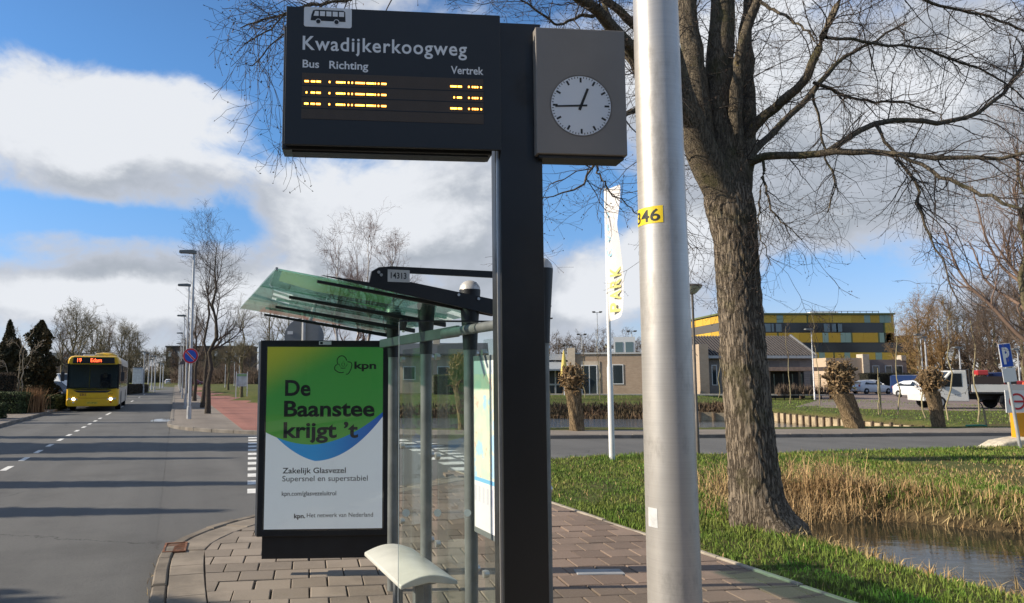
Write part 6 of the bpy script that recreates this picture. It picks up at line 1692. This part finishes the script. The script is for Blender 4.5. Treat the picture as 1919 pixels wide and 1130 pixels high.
# brick wings at the right ---------------------------------------------------------
YB = 88.0; ob = X(1545, YB)
b3 = empty('brick_school_wing', (ob, YB, 0), 0, 'single storey brick wing with three small windows before the yellow building', 'building')
def bx3(px_): return X(px_, YB) - ob
M_bshade = brick_mat('tan brick in painted shade', (.30, .24, .21), (.25, .20, .175), (.28, .24, .22))  # tan brick turned grey: the shade on this front is put into the colour
MB().span((0, -.1, -.3), (bx3(1624), 10, Z(671, YB))).build('wall', brick_mat('tan brick with painted sun', (.55, .41, .28), (.48, .35, .23), (.48, .40, .31)), b3)  # same tan brick made lighter: sunlight on this front is put into the colour
MB().span((bx3(1624.3), 0.2, -.3), (bx3(1698), 10, Z(674, YB))).build('front_wall', M_bshade, b3)
MB().span((bx3(1612), -.3, -.3), (bx3(1624), 1, Z(664, YB))).build('brick_pier', M_brickw, b3)
MB().span((bx3(1688), -.3 + .4, Z(676, YB)), (bx3(1697), 1, Z(666, YB))).build('parapet', M_brickw, b3)
for px_ in (1633, 1657, 1677): window(b3, bx3(px_), .2, Z(707, YB), bx3(px_ + 13) - bx3(px_), Z(685, YB) - Z(707, YB), 1)
hedge((X(1614, 86), 86, 0), (X(1700, 86), 86.5, 0), 1.6, 2.2, 9, 'tall dark hedge under the brick wing windows', mat('dark hedge', (.018, .02, .013), .9, island=.3))
# yellow panelled building ----------------------------------------------------------
YY = 112.0; oy = X(1350, YY)
yb = empty('yellow_building', (oy, YY, 0), 0, 'three storey building clad in yellow and pale green panels with dark window bands', 'building')
def yx(px_): return X(px_, YY) - oy
def yz(py): return Z(py, YY)
M_ycore = mat('building core', (.045, .05, .055), .6)
M_py = mat('yellow panel', (.60, .35, .03), .5, var=.05); M_py2 = mat('light yellow panel', (.68, .42, .045), .5, var=.05); M_pg = mat('pale green panel', (.30, .40, .33), .5); M_pd = mat('olive strip', (.13, .15, .05), .5)
MB().span((0, 0, -.3), (yx(1677), 30, yz(590))).build('core', M_ycore, yb)
MB().span((yx(1677), .3, -.3), (yx(1714), 24, yz(632))).build('low_core', M_ycore, yb)
rq = np.random.default_rng(4)
def panel_row(x0_, x1_, z0_, z1_, y=-.06):
    x_ = x0_
    while x_ < x1_ - .05:
        r_ = rq.random(); w_ = .22 if r_ < .14 else (rq.uniform(.7, 1.0) if r_ < .42 else rq.uniform(1.2, 2.2)); w_ = min(w_, x1_ - x_)
        m_ = M_pd if r_ < .14 else (M_pg if r_ < .42 else (M_py if rq.random() < .6 else M_py2))
        MB().span((x_ + .012, y, z0_), (x_ + w_ - .012, -.002, z1_)).build('panel', m_, yb); x_ += w_
panel_row(0, yx(1677), yz(605), yz(591)); panel_row(yx(1657), yx(1677), yz(642), yz(605.3)); panel_row(0, yx(1677), yz(642), yz(624))
panel_row(0, yx(1714), yz(690), yz(661)); panel_row(yx(1677.2), yx(1711), yz(642), yz(633), .2); panel_row(yx(1700), yx(1714), yz(740), yz(690.3), .2)
wb = MB().span((0, -.03, yz(623.6)), (yx(1656.6), -.001, yz(605.5))).build('window_band', M_ydark, yb)
for px_ in (1430, 1441, 1447, 1455, 1545, 1560, 1568): MB().span((yx(px_), -.05, yz(622)), (yx(px_ + (4 if px_ in (1441, 1447) else 11)), -.031, yz(607))).build('pane', mat('pale pane', (.20, .25, .27), .15), wb)
MB().span((yx(1540), -.03, yz(660.6)), (yx(1711), -.001 + .0, yz(642.4))).build('window_band', M_ydark, yb)
MB().span((-.3, -.3, yz(590)), (yx(1679), 30.3, yz(587))).build('roof_edge', M_pd, yb)
MB().span((yx(1676), -.2, yz(632)), (yx(1712), 24, yz(629.5))).build('low_roof_edge', M_ycore, yb)
# sunlit left face
M_lp = MB()
ys = 0
for zz0, zz1 in ((605, 592), (633, 621)):
    for k in range(9): MB().span((-.06, .1 + k * 3.3, yz(zz0)), (-.002, .1 + k * 3.3 + 3.2, yz(zz1))).build('side_panel', M_py2 if k % 3 else M_py, yb)
MB().span((-.03, .1, yz(620.6)), (-.001, 29.8, yz(605.4))).build('side_window_band', mat('brown glazing', (.10, .085, .07), .3), yb)
# roof plant and railing
for (pa, pc, pt_) in ((1478, 1520, 584), (1500, 1545, 582), (1548, 1602, 580), (1600, 1627, 586)): MB().span((yx(pa), 4, yz(588)), (yx(pc), 9, yz(pt_))).build('roof_unit', M_frame, yb, bevel=.1)
for k in range(12): MB().span((yx(1535) + k * (yx(1665) - yx(1535)) / 11 - .03, 2, yz(587)), (yx(1535) + k * (yx(1665) - yx(1535)) / 11 + .03, 2.06, yz(581))).build('rail_post', M_dpole, yb)
MB().span((yx(1535), 1.98, yz(581.6)), (yx(1665), 2.08, yz(580.8))).build('rail', M_dpole, yb)
# buildings on the left ---------------------------------------------------------------
x, y, _ = gl(95, 78); o = empty('workshop', (x, y, 0), 0, 'flat roofed brown brick workshop behind the left conifers', 'building')
MB().span((0, 0, -.2), (3.0, 10, 3.6)).build('wall', brick_mat('brown brick', (.16, .12, .09), (.13, .10, .075), (.15, .13, .11)), o)
MB().span((-.2, -.2, 3.6), (3.2, 10.2, 4.3)).build('roof_edge', mat('grey fascia', (.30, .32, .34), .6), o)
MB().span((.3, -.04, .1), (1.3, 0, 2.2)).build('door', mat('grey door', (.25, .26, .27), .5), o)
x, y, _ = gl(312, 300); o = empty('apartment_block', (x, y, 0), 0, 'long dark flat roofed block behind the far trees', 'building')
Ld = (470 - 312) / F * 300
MB().span((0, 0, 0), (Ld, 12, 14)).build('wall', mat('dark brick block', (.075, .062, .058), .9), o)
MB().span((-.3, -.3, 14), (Ld + .3, 12.3, 14.5)).build('roof_edge', mat('dark fascia', (.05, .05, .055), .7), o)
for k in range(9): MB().span((1 + k * 3.7, -.1, 10.2), (2.2 + k * 3.7, -.01, 12.4)).build('window', M_frame, o)
# added hall, unseen behind the camera, to darken the reflections in the glass
o = empty('added_hall', (-26, -34, 0), 0, 'added brown brick hall, unseen behind the camera, for the glass reflections', 'building')
MB().span((0, 0, -.2), (75, 12, 7.5)).build('wall', brick_mat('hall brick', (.15, .11, .085), (.12, .09, .07), (.14, .12, .10)), o)
MB().span((-.3, -.3, 7.5), (75.3, 12.3, 8.1)).build('roof_edge', M_ycore, o)
for k in range(12): MB().span((3 + k * 6, 12.001, 1.2), (6 + k * 6, 12.05, 3.6)).build('window', M_wglass, o)

# ================================================================ VEHICLES
M_tyre = mat('tyre', (.018, .018, .018), .85); M_rim = mat('wheel rim', (.35, .36, .37), .4, .5)
M_vglass = mat('vehicle glass', (.018, .024, .03), .05, spec=.9)
M_chin = mat('black plastic', (.02, .02, .021), .6)
M_hl = emit('lit headlamp', (1.0, .90, .68), 7.0); M_lens = mat('lamp lens', (.55, .58, .60), .15)
M_tail = mat('tail lamp', (.45, .02, .02), .3); M_plate = mat('yellow plate', (.70, .50, .03), .5)
def wheel(parent, x, y, r, w_, side):
    t_ = MB().lathe([(r * .62, -w_ / 2), (r * .93, -w_ / 2), (r, -w_ * .35), (r, w_ * .35), (r * .93, w_ / 2), (r * .62, w_ / 2)], (x, y, r), 28, 'x').build('wheel', M_tyre, parent, smooth=True)
    MB().lathe([(r * .60, 0), (r * .55, .02), (r * .2, .045), (.02, .05)], (x + side * (w_ / 2 - .03), y, r), 20, 'x').build('rim', M_rim, t_, smooth=True) if side > 0 else MB().lathe([(.02, -.05), (r * .2, -.045), (r * .55, -.02), (r * .60, 0)], (x - (w_ / 2 - .03), y, r), 20, 'x').build('rim', M_rim, t_, smooth=True)

def loft(sections, name, m, parent, bevel=0, smooth=True, seg=2):
    """rings of equal count along the vehicle, closed at both ends"""
    n_ = len(sections[0]); vs = [p for s in sections for p in s]; fs = []
    for i in range(len(sections) - 1):
        for k in range(n_): fs.append((i * n_ + k, i * n_ + (k + 1) % n_, (i + 1) * n_ + (k + 1) % n_, (i + 1) * n_ + k))
    fs.append(tuple(range(n_ - 1, -1, -1))); e = (len(sections) - 1) * n_; fs.append(tuple(range(e, e + n_)))
    return MB()._add(vs, fs).build(name, m, parent, smooth, bevel, seg)

# ---- yellow city bus: local x across, y from the front (0) backwards, facing -y
M_busy = mat('bus yellow', (.78, .46, .008), .35, var=.04, coat=.4)
M_busw = mat('bus side cream', (.52, .50, .45), .4, var=.05, dirt=.25)
b0 = gp(172, 771, ROAD_Z)
bus = empty('city_bus', b0, PHI + R(1.2), 'yellow city bus with red destination board driving towards the stop', 'bus')
BW = 1.31
def ringb(y, w_, z0_, z1_, r=.16, rt_=.2):
    return [(-w_ + .05, y, z0_), (w_ - .05, y, z0_), (w_, y, z0_ + .06), (w_, y, z1_ - rt_ * 1.6), (w_ - .03, y, z1_ - rt_ * .7), (w_ - .12, y, z1_ - .05), (w_ - .28, y, z1_), (-w_ + .28, y, z1_), (-w_ + .12, y, z1_ - .05), (-w_ + .03, y, z1_ - rt_ * .7), (-w_, y, z1_ - rt_ * 1.6), (-w_, y, z0_ + .06)]
loft([ringb(1.75, BW, .34, 3.0), ringb(11.6, BW, .34, 3.0), ringb(11.9, BW - .06, .36, 2.94)], 'body', M_busw, bus, 0, False)
# nose: yellow lower shell, header and corner pillars round the open windscreen
def shell(y, w_, z0_, z1_): return [(-w_ + .05, y, z0_), (w_ - .05, y, z0_), (w_, y, z0_ + .06), (w_, y, z1_ - .03), (w_ - .03, y, z1_), (-w_ + .03, y, z1_), (-w_, y, z1_ - .03), (-w_, y, z0_ + .06)]
loft([shell(.02, BW - .10, .30, 1.22), shell(.12, BW - .03, .29, 1.25), shell(.30, BW, .29, 1.27), shell(.60, BW + .004, .30, 1.27)], 'nose', M_busy, bus, .02)
loft([shell(.61, BW, .34, 1.27), shell(1.74, BW, .34, 1.27)], 'cab_base', M_busw, bus)
def head(y, w_, z0_, z1_): return [(-w_, y, z0_), (w_, y, z0_), (w_, y, z1_ - .30), (w_ - .04, y, z1_ - .14), (w_ - .13, y, z1_ - .04), (w_ - .30, y, z1_), (-w_ + .30, y, z1_), (-w_ + .13, y, z1_ - .04), (-w_ + .04, y, z1_ - .14), (-w_, y, z1_ - .30)]
loft([head(.04, BW - .07, 2.50, 2.94), head(.14, BW - .02, 2.50, 2.98), head(.45, BW, 2.52, 3.0), head(1.74, BW, 2.52, 3.0)], 'header', M_busy, bus, .02)
for s_ in (-1, 1): MB().prism([(s_ * (BW - .10), 1.2), (s_ * (BW - .02), 1.2), (s_ * (BW - .02), 2.56), (s_ * (BW - .08), 2.56)], .05, .16).build('pillar', M_chin, bus, bevel=.01)
MB().span((-BW + .1, .10, 1.20), (BW - .1, .55, 1.275)).build('dashboard', M_chin, bus)
MB().lathe([(.21, -.02), (.235, 0), (.21, .02), (.19, 0), (.21, -.02)], (0, 0, 0), 24, cap=False, M=Matrix.Translation((.55, .48, 1.42)) @ Matrix.Rotation(R(-55), 4, 'X')).build('steering_wheel', mat('wheel grey', (.16, .16, .17), .5), bus)
MB().span((.28, 1.05, .9), (.82, 1.20, 2.0)).build('driver_seat', mat('seat blue', (.03, .04, .08), .8), bus, bevel=.04)
MB().tube([(-.25, .9, 1.2), (-.25, .9, 2.5)], .02, 8).build('grab_pole', mat('grab yellow', (.70, .52, .04), .4), bus)
MB().prism([(-1.22, .27), (1.22, .27), (1.27, .40), (1.27, .60), (1.20, .70), (-1.20, .70), (-1.27, .60), (-1.27, .40)], -.07, .05).build('bumper', M_busy, bus, bevel=.04, seg=3)
MB().prism([(-1.26, 1.36), (-1.19, 1.24), (-.8, 1.16), (0, 1.13), (.8, 1.16), (1.19, 1.24), (1.26, 1.36), (1.25, 2.48), (1.20, 2.53), (-1.20, 2.53), (-1.25, 2.48)], -.03, -.015).build('windscreen', glass('bus windscreen', (.50, .58, .60), 1.5, .03), bus)
MB().prism([(-1.05, 2.58), (1.05, 2.58), (1.02, 2.90), (-1.02, 2.90)], -.02, .03).build('destination_board', mat('display black', (.012, .012, .013), .25), bus, bevel=.015)
M_dest = emit('red diodes', (1.0, .10, .03), 4.0)
for txt, xa, xb_ in (('19', -.82, -.62), ('Edam', -.16, .38)):
    lettering(txt, xa, xb_, 2.65, .20, -.024, M_dest, bus, .0, name='destination')
MB().prism([(-.95, 1.13), (-.75, 1.02), (.75, 1.02), (.95, 1.13), (0, 1.105)], -.045, -.02).build('grille_band', M_chin, bus)
MB().prism([(-1.12, 1.10), (-.85, .82), (-.70, .72), (.70, .72), (.85, .82), (1.12, 1.10), (.9, 1.07), (.62, .98), (-.62, .98), (-.9, 1.07)], -.05, -.022).build('front_flap', M_busy, bus, bevel=.012)
lettering('EBS', -.62, -.30, .84, .12, -.052, mat('dark red print', (.16, .02, .02), .5), bus, .01)
lettering('5021', .78, 1.0, .90, .075, -.052, M_ink, bus, .01)
MB().box((0, -.075, .46), (.56, .01, .13)).build('number_plate', M_plate, bus)
lettering('BT-HP-82', -.22, .22, .425, .07, -.082, M_ink, bus, .0)
for s_ in (-1, 1):
    hl = MB().prism([(s_ * .72, .60), (s_ * 1.15, .64), (s_ * 1.2, .73), (s_ * .75, .70)], -.085, -.05).build('headlight', M_lens, bus)
    MB().lathe([(.075, -.10), (.075, -.086)], (s_ * .92, 0, .665), 16, 'y').build('lamp', M_hl, hl)
    MB().lathe([(.05, -.082), (.05, -.07)], (s_ * .92, 0, .50), 14, 'y').build('fog_lamp', M_tail if s_ > 0 else M_lens, bus)
    # mirrors
    mr = MB().span((s_ * 1.48 - .09, -.32, 1.62), (s_ * 1.48 + .09, -.20, 2.12)).build('mirror', M_chin, bus, bevel=.03)
    MB().tube([(s_ * 1.2, .0, 2.55), (s_ * 1.42, -.22, 2.5), (s_ * 1.48, -.26, 2.1)], .025, 8).build('mirror_arm', M_chin, mr)
    for yw in (2.6, 8.8): wheel(bus, s_ * (BW - .14), yw, .48, .28, s_)
    # side glass and doors
    MB().span((s_ * (BW - .02), .18, 1.275), (s_ * (BW - .008), 1.74, 2.515)).build('cab_window', glass('cab glass', (.45, .52, .54)), bus)
    for (ya, yb_) in ((1.82, 3.3), (3.36, 4.9), (4.96, 6.2), (6.26, 7.8), (7.86, 9.4), (9.46, 11.2)):
        MB().span((s_ * (BW - .02), ya, 1.25), (s_ * (BW + .006), yb_, 2.5)).build('side_window', M_vglass, bus)
    for yw in (2.6, 8.8): MB().lathe([(.56, -.01), (.56, .012)], (s_ * BW, yw, .50), 24, 'x').build('wheel_arch', M_chin, bus)
    MB().span((s_ * (BW - .01), .46, .34), (s_ * (BW + .003), 11.4, .62)).build('skirt', M_chin if s_ < 0 else M_busw, bus)
MB().lathe([(.62, 0), (.62, .10), (.50, .20), (.2, .24), (.02, .245)], (.45, 2.2, 2.985), 28).build('roof_unit', M_busy, bus, smooth=True)
MB().span((-.9, 4, 2.99), (.9, 7.5, 3.17)).build('roof_pack', M_busw, bus, bevel=.06)
for a0_, a1_ in ((-.55, .05), (.7, .1)): MB().tube([(a0_, -.045, 1.17), (a1_, -.05, 1.26)], .012, 6).build('wiper', M_chin, bus)
# ---- driver, one skinned figure seated behind the wheel
def person_seated(root):
    J = [(0, 0, 0, .15), (0, .02, .28, .16), (0, .03, .50, .15), (0, .01, .60, .06), (0, -.01, .68, .085), (0, -.02, .80, .105), (0, -.01, .89, .07),
         (.20, .02, .50, .07), (.28, -.12, .26, .05), (.17, -.40, .30, .04), (.12, -.48, .33, .04), (-.20, .02, .50, .07), (-.28, -.12, .26, .05), (-.17, -.40, .30, .04), (-.12, -.48, .33, .04),
         (.12, -.42, .02, .09), (.13, -.48, -.40, .06), (-.12, -.42, .02, .09), (-.13, -.48, -.40, .06)]
    E = [(0, 1), (1, 2), (2, 3), (3, 4), (4, 5), (5, 6), (2, 7), (7, 8), (8, 9), (9, 10), (2, 11), (11, 12), (12, 13), (13, 14), (0, 15), (15, 16), (0, 17), (17, 18)]
    me = bpy.data.meshes.new('body'); me.from_pydata([j[:3] for j in J], E, []); me.update()
    o = link('body', me, mat('dark uniform', (.045, .05, .075), .85), root)
    sk = o.modifiers.new('skin', 'SKIN')
    if not me.skin_vertices: me.skin_vertices.new(name='')
    for i, j in enumerate(J): me.skin_vertices[0].data[i].radius = (j[3], j[3])
    me.skin_vertices[0].data[0].use_root = True
    o.modifiers.new('sub', 'SUBSURF').levels = 1
    MB().lathe([(.03, -.125), (.088, -.09), (.108, 0), (.10, .07), (.06, .12), (.01, .13)], (0, -.03, .80), 16).build('face', mat('skin', (.45, .29, .21), .6), o, smooth=True)
    MB().lathe([(.112, -.01), (.115, .05), (.09, .11), (.03, .14)], (0, .0, .81), 16).build('hair', mat('hair', (.05, .035, .025), .8), o, smooth=True)
bpos = Matrix.Translation(b0) @ Matrix.Rotation(PHI + R(1.2), 4, 'Z') @ Vector((.55, .95, 1.12))
dr = empty('person', bpos, PHI + R(1.2), 'driver in dark clothes seated at the steering wheel of the yellow bus', 'person')
person_seated(dr)
# ---- hatchbacks
def car(name, loc, rz, colm, label, group=None, L=4.1, Wd=1.74, Hh=1.47, van=False, lit=False):
    """local y forward is -y; nose at y=-L/2"""
    c = empty(name, loc, rz, label, 'van' if van else 'car', group); w2 = Wd / 2; s = L / 2
    def ring_(y, w_, zb_, zw, zt_, wt):       # bottom, waist, top widths
        return [(-w_ + .06, y, zb_), (w_ - .06, y, zb_), (w_, y, zb_ + .12), (w_, y, zw - .08), (w_ - .03, y, zw), (wt, y, zt_ - .04), (wt - .12, y, zt_), (-wt + .12, y, zt_), (-wt, y, zt_ - .04), (-w_ + .03, y, zw), (-w_, y, zw - .08), (-w_, y, zb_ + .12)]
    hood = .92 if not van else 1.15
    secs = [ring_(-s, w2 - .18, .28, .62, .64, w2 - .22), ring_(-s + .10, w2 - .06, .22, .70, .74, w2 - .16), ring_(-s + .5, w2, .20, .80, .84, w2 - .14), ring_(-s + .95, w2, .20, .88, hood, w2 - .14)]
    if van: secs += [ring_(-s + 1.5, w2, .20, 1.0, Hh - .05, w2 - .12), ring_(-s + 2.0, w2, .2, 1.0, Hh, w2 - .1), ring_(s - .2, w2, .2, 1.0, Hh, w2 - .1), ring_(s, w2 - .05, .25, 1.0, Hh - .06, w2 - .12)]
    else: secs += [ring_(-s + 1.75, w2, .20, .93, Hh - .05, w2 - .24), ring_(-s + 2.2, w2, .2, .95, Hh, w2 - .22), ring_(s - 1.0, w2, .2, .97, Hh - .04, w2 - .22), ring_(s - .35, w2 - .02, .22, .98, Hh - .25, w2 - .24), ring_(s - .05, w2 - .08, .28, .95, 1.0, w2 - .2), ring_(s, w2 - .14, .35, .80, .84, w2 - .2)]
    loft(secs, 'body', colm, c, 0, True)
    for sd in (-1, 1):
        for yw in (-s + .78, s - .72): wheel(c, sd * (w2 - .09), yw, .31, .2, sd)
        zt_ = Hh - .10; y0_, y1_ = -s + 1.35, s - .55
        xw = sd * (w2 + .004); xt = sd * (w2 - .22)
        if not van:
            vs = [(xw - sd * .02, y0_ - .05, .97), (xw - sd * .02, y1_, 1.0), (xt + sd * .012, y1_ - .35, zt_ - .04), (xt + sd * .012, y0_ + .65, zt_)]
            MB()._add(vs + [(a - sd * .03, b_, z__) for a, b_, z__ in vs], [(0, 1, 2, 3), (7, 6, 5, 4), (0, 4, 5, 1), (1, 5, 6, 2), (2, 6, 7, 3), (3, 7, 4, 0)]).build('side_window', M_vglass, c)
        hl = MB().box((sd * (w2 - .28), -s + .06, .66), (.34, .16, .14)).build('headlight', M_lens, c, bevel=.03)
        MB().box((sd * (w2 - .2), s - .04, .86), (.22, .10, .2)).build('tail_light', M_tail, c, bevel=.02)
        MB().box((sd * (w2 + .08), -s + 1.45, 1.02), (.18, .1, .12)).build('mirror', colm, c, bevel=.03)
    # screens
    zt_ = Hh - .07
    ws = [(-w2 + .16, -s + (1.0 if not van else .98), hood + .015), (w2 - .16, -s + (1.0 if not van else .98), hood + .015), (w2 - .28, -s + (1.72 if not van else 1.46), zt_), (-w2 + .28, -s + (1.72 if not van else 1.46), zt_)]
    MB()._add(ws + [(a, b_ + .03, z__ - .03) for a, b_, z__ in ws], [(0, 1, 2, 3), (7, 6, 5, 4), (0, 4, 5, 1), (1, 5, 6, 2), (2, 6, 7, 3), (3, 7, 4, 0)]).build('windscreen', M_vglass, c)
    if not van:
        rs = [(w2 - .18, s - .08, 1.02), (-w2 + .18, s - .08, 1.02), (-w2 + .32, s - .40, Hh - .22), (w2 - .32, s - .40, Hh - .22)]
        MB()._add([(a, b_ + .04, z__ + .02) for a, b_, z__ in rs] + rs, [(0, 1, 2, 3), (7, 6, 5, 4), (0, 4, 5, 1), (1, 5, 6, 2), (2, 6, 7, 3), (3, 7, 4, 0)]).build('rear_window', M_vglass, c)
    MB().box((0, -s - .01, .42), (.5, .02, .12)).build('number_plate', M_plate, c); MB().box((0, s + .01, .62), (.5, .02, .12)).build('number_plate', M_plate, c)
    MB().box((0, -s + .03, .45), (1.1, .06, .2)).build('grille', M_chin, c)
    return c
M_cw = mat('white car paint', (.72, .73, .74), .3, coat=.5); M_cb = mat('blue car paint', (.012, .03, .10), .3, coat=.5); M_cr = mat('red car paint', (.45, .03, .03), .3, coat=.5); M_cd = mat('dark car paint', (.04, .05, .07), .3, coat=.5); M_cm = mat('maroon car paint', (.16, .03, .04), .35, coat=.4)
def cloc(px_, Y_, z=.02): x, y, _ = gl(px_, Y_); return (x, y, z)
car('parked_car', cloc(1628, 80), R(100), M_cw, 'white hatchback parked side on before the dark hedge')
car('parked_car', cloc(1717, 64), R(12), M_cw, 'white car facing the pond beside the blue van')
car('parked_van', cloc(1713, 70), R(8), M_cb, 'dark blue van parked behind the white car', L=4.6, Wd=1.9, Hh=1.95, van=True)
car('parked_car', cloc(1880, 52), R(95), M_cr, 'red car standing behind the flatbed truck')
car('driving_car', (*xy(RP(198, -1.5)), ROAD_Z), PHI + R(180), M_cw, 'small white car driving away down the far road')
car('parked_car', (*xy(RP(175, 4.2)), .02), PHI + R(80), M_cm, 'maroon car crossing at the far end of the cycle path')
car('parked_van', cloc(110, 60, 0), R(70), M_cw, 'white van parked behind the hedge beside the bus', L=4.8, Wd=1.9, Hh=2.05, van=True)
car('parked_car', cloc(100, 55, 0), R(60), M_cd, 'dark car parked behind the hedge in front of the white van')
# ---- flatbed truck with boards and timber: local x along its length (nose at -x)
tk_ = empty('flatbed_truck', cloc(1816, 41.5, .02), R(-9), 'white flatbed truck with dark side boards loaded with tools', 'truck')
M_tw = mat('truck white', (.70, .69, .64), .4, dirt=.3)
def prof_box(poly, w_, name, m, parent, bevel=.02): return MB().prism(poly, -w_ / 2, w_ / 2, 'y').build(name, m, parent, bevel=bevel)
prof_box([(-2.95, .42), (-2.95, .80), (-2.80, 1.02), (-2.25, 1.18), (-1.55, 2.0), (-1.30, 2.08), (-.72, 2.08), (-.66, .40)], 1.85, 'cab', M_tw, tk_, .04)
for sd in (-1, 1):
    MB().prism([(-2.12, 1.20), (-1.50, 1.92), (-.98, 1.92), (-.98, 1.20)], sd * .925, sd * .935).build('side_window', M_vglass, tk_)
    MB().prism([(-2.93, .62), (-2.70, .66), (-2.62, .84), (-2.88, .84)], sd * .80, sd * .935).build('headlight', M_lens, tk_)
    MB().box((-2.05, sd * 1.03, 1.30), (.12, .2, .26)).build('mirror', M_chin, tk_, bevel=.03)
    for xw in (-2.15, 1.25):
        t_ = MB().lathe([(.22, -.11), (.33, -.11), (.36, -.07), (.36, .07), (.33, .11), (.22, .11)], (xw, sd * .82, .36), 24, 'y').build('wheel', M_tyre, tk_, smooth=True)
        MB().lathe([(.22, -.02), (.12, .02), (.02, .03)] if sd < 0 else [(.02, -.03), (.12, -.02), (.22, .02)], (xw, sd * .93, .36), 18, 'y').build('rim', M_rim, t_, smooth=True)
    # drop sides
    MB().span((-.55, sd * 1.0 - .02, .92), (1.35, sd * 1.0 + .02, 1.32)).build('drop_side', M_tw, tk_)
    MB().span((1.38, sd * 1.0 - .02, .92), (2.55, sd * 1.0 + .02, 1.32)).build('drop_side', mat('grey side', (.30, .31, .32), .5), tk_)
    MB().span((-.52, sd * .99 - .02, 1.34), (1.05, sd * .99 + .02, 1.76)).build('side_board', mat('dark board', (.045, .032, .028), .7), tk_)
    MB().span((1.08, sd * .99 - .02, 1.34), (1.65, sd * .99 + .02, 1.80)).build('side_board', M_chin, tk_)
    MB().prism([(.78, .36), (.85, .72), (1.25, .86), (1.65, .72), (1.72, .36), (1.62, .36), (1.5, .66), (1.25, .74), (1.0, .66), (.88, .36)], sd * .70, sd * .98).build('mudguard', M_chin, tk_)
MB().prism([(-2.23, 1.22), (-1.57, 1.98), (-1.60, 2.0), (-2.27, 1.22)], -.80, .80).build('windscreen', M_vglass, tk_)
MB().span((-.62, -1.02, .82), (2.6, 1.02, .91)).build('bed', M_chin, tk_)
MB().span((-.6, -.35, .50), (2.5, .35, .80)).build('chassis', M_chin, tk_)
MB().span((2.56, -1.0, .92), (2.60, 1.0, 1.32)).build('tail_board', mat('grey side', (.30, .31, .32), .5), tk_)
MB().span((2.45, -.9, .48), (2.56, .9, .66)).build('rear_bar', M_tw, tk_); MB().box((2.57, 0, .56), (.02, .5, .12)).build('number_plate', M_plate, tk_)
MB().tube([(-.58, -.9, .9), (-.58, -.9, 2.12), (-.58, .9, 2.12), (-.58, .9, .9)], .035, 8).build('headboard_frame', M_chin, tk_)
# load
ld = empty('tool_rack', (0, 0, 0), R(-9), 'red machine with timber legs lying on the truck bed', 'machine'); q = Vector(tk_.location)
ld.location = (q.x, q.y, .93)
MB().box((.45, 0, 1.05), (.55, .5, .28)).build('red_housing', M_cr, ld, bevel=.04)
for a0_, a1_ in ((-.35, .2), (.1, .35), (.55, .5), (.95, .62)): MB().tube([(a0_, -.1, .0), (a1_, 0, .95)], .035, 8).build('leg', M_tim, ld)
o = empty('wheelbarrow_tray', (q.x + 1.35, q.y + .0, .93), R(-9), 'dark blue tub upside down on the truck bed', 'tub')
MB().prism([(-.28, .65), (.28, .65), (.36, 1.08), (-.36, 1.05)], -.3, .3).build('tub', mat('navy plastic', (.015, .03, .11), .5), o, bevel=.05); MB().span((-.15, -.15, 0), (.15, .15, .65)).build('stand', M_chin, o)
o = empty('traffic_cone', (q.x + 2.35, q.y - .6, .93), 0, 'orange red cone lying at the tail of the truck bed', 'cone')
MB().lathe([(.20, 0), (.20, .04), (.14, .05), (.03, .55)], (0, 0, 0), 16).build('cone_body', mat('cone orange', (.70, .10, .02), .5), o)
# second trailer parts at the right edge
o = empty('red_trailer', cloc(1902, 46, .02), R(-6), 'red trailer partly hidden behind the leaning parking sign', 'trailer')
MB().span((-1.0, -.8, .9), (2.5, .8, 1.5)).build('tub', M_cr, o, bevel=.06); MB().span((-.9, -.7, .6), (2.4, .7, .88)).build('frame', M_chin, o)
for sd in (-1, 1): MB().lathe([(.2, -.1), (.33, -.1), (.33, .1), (.2, .1)], (.6, sd * .75, .33), 20, 'y').build('wheel', M_tyre, o, smooth=True)
MB().box((-1.05, -.5, .75), (.08, .4, .3)).build('tail_lamp', M_tail, o)
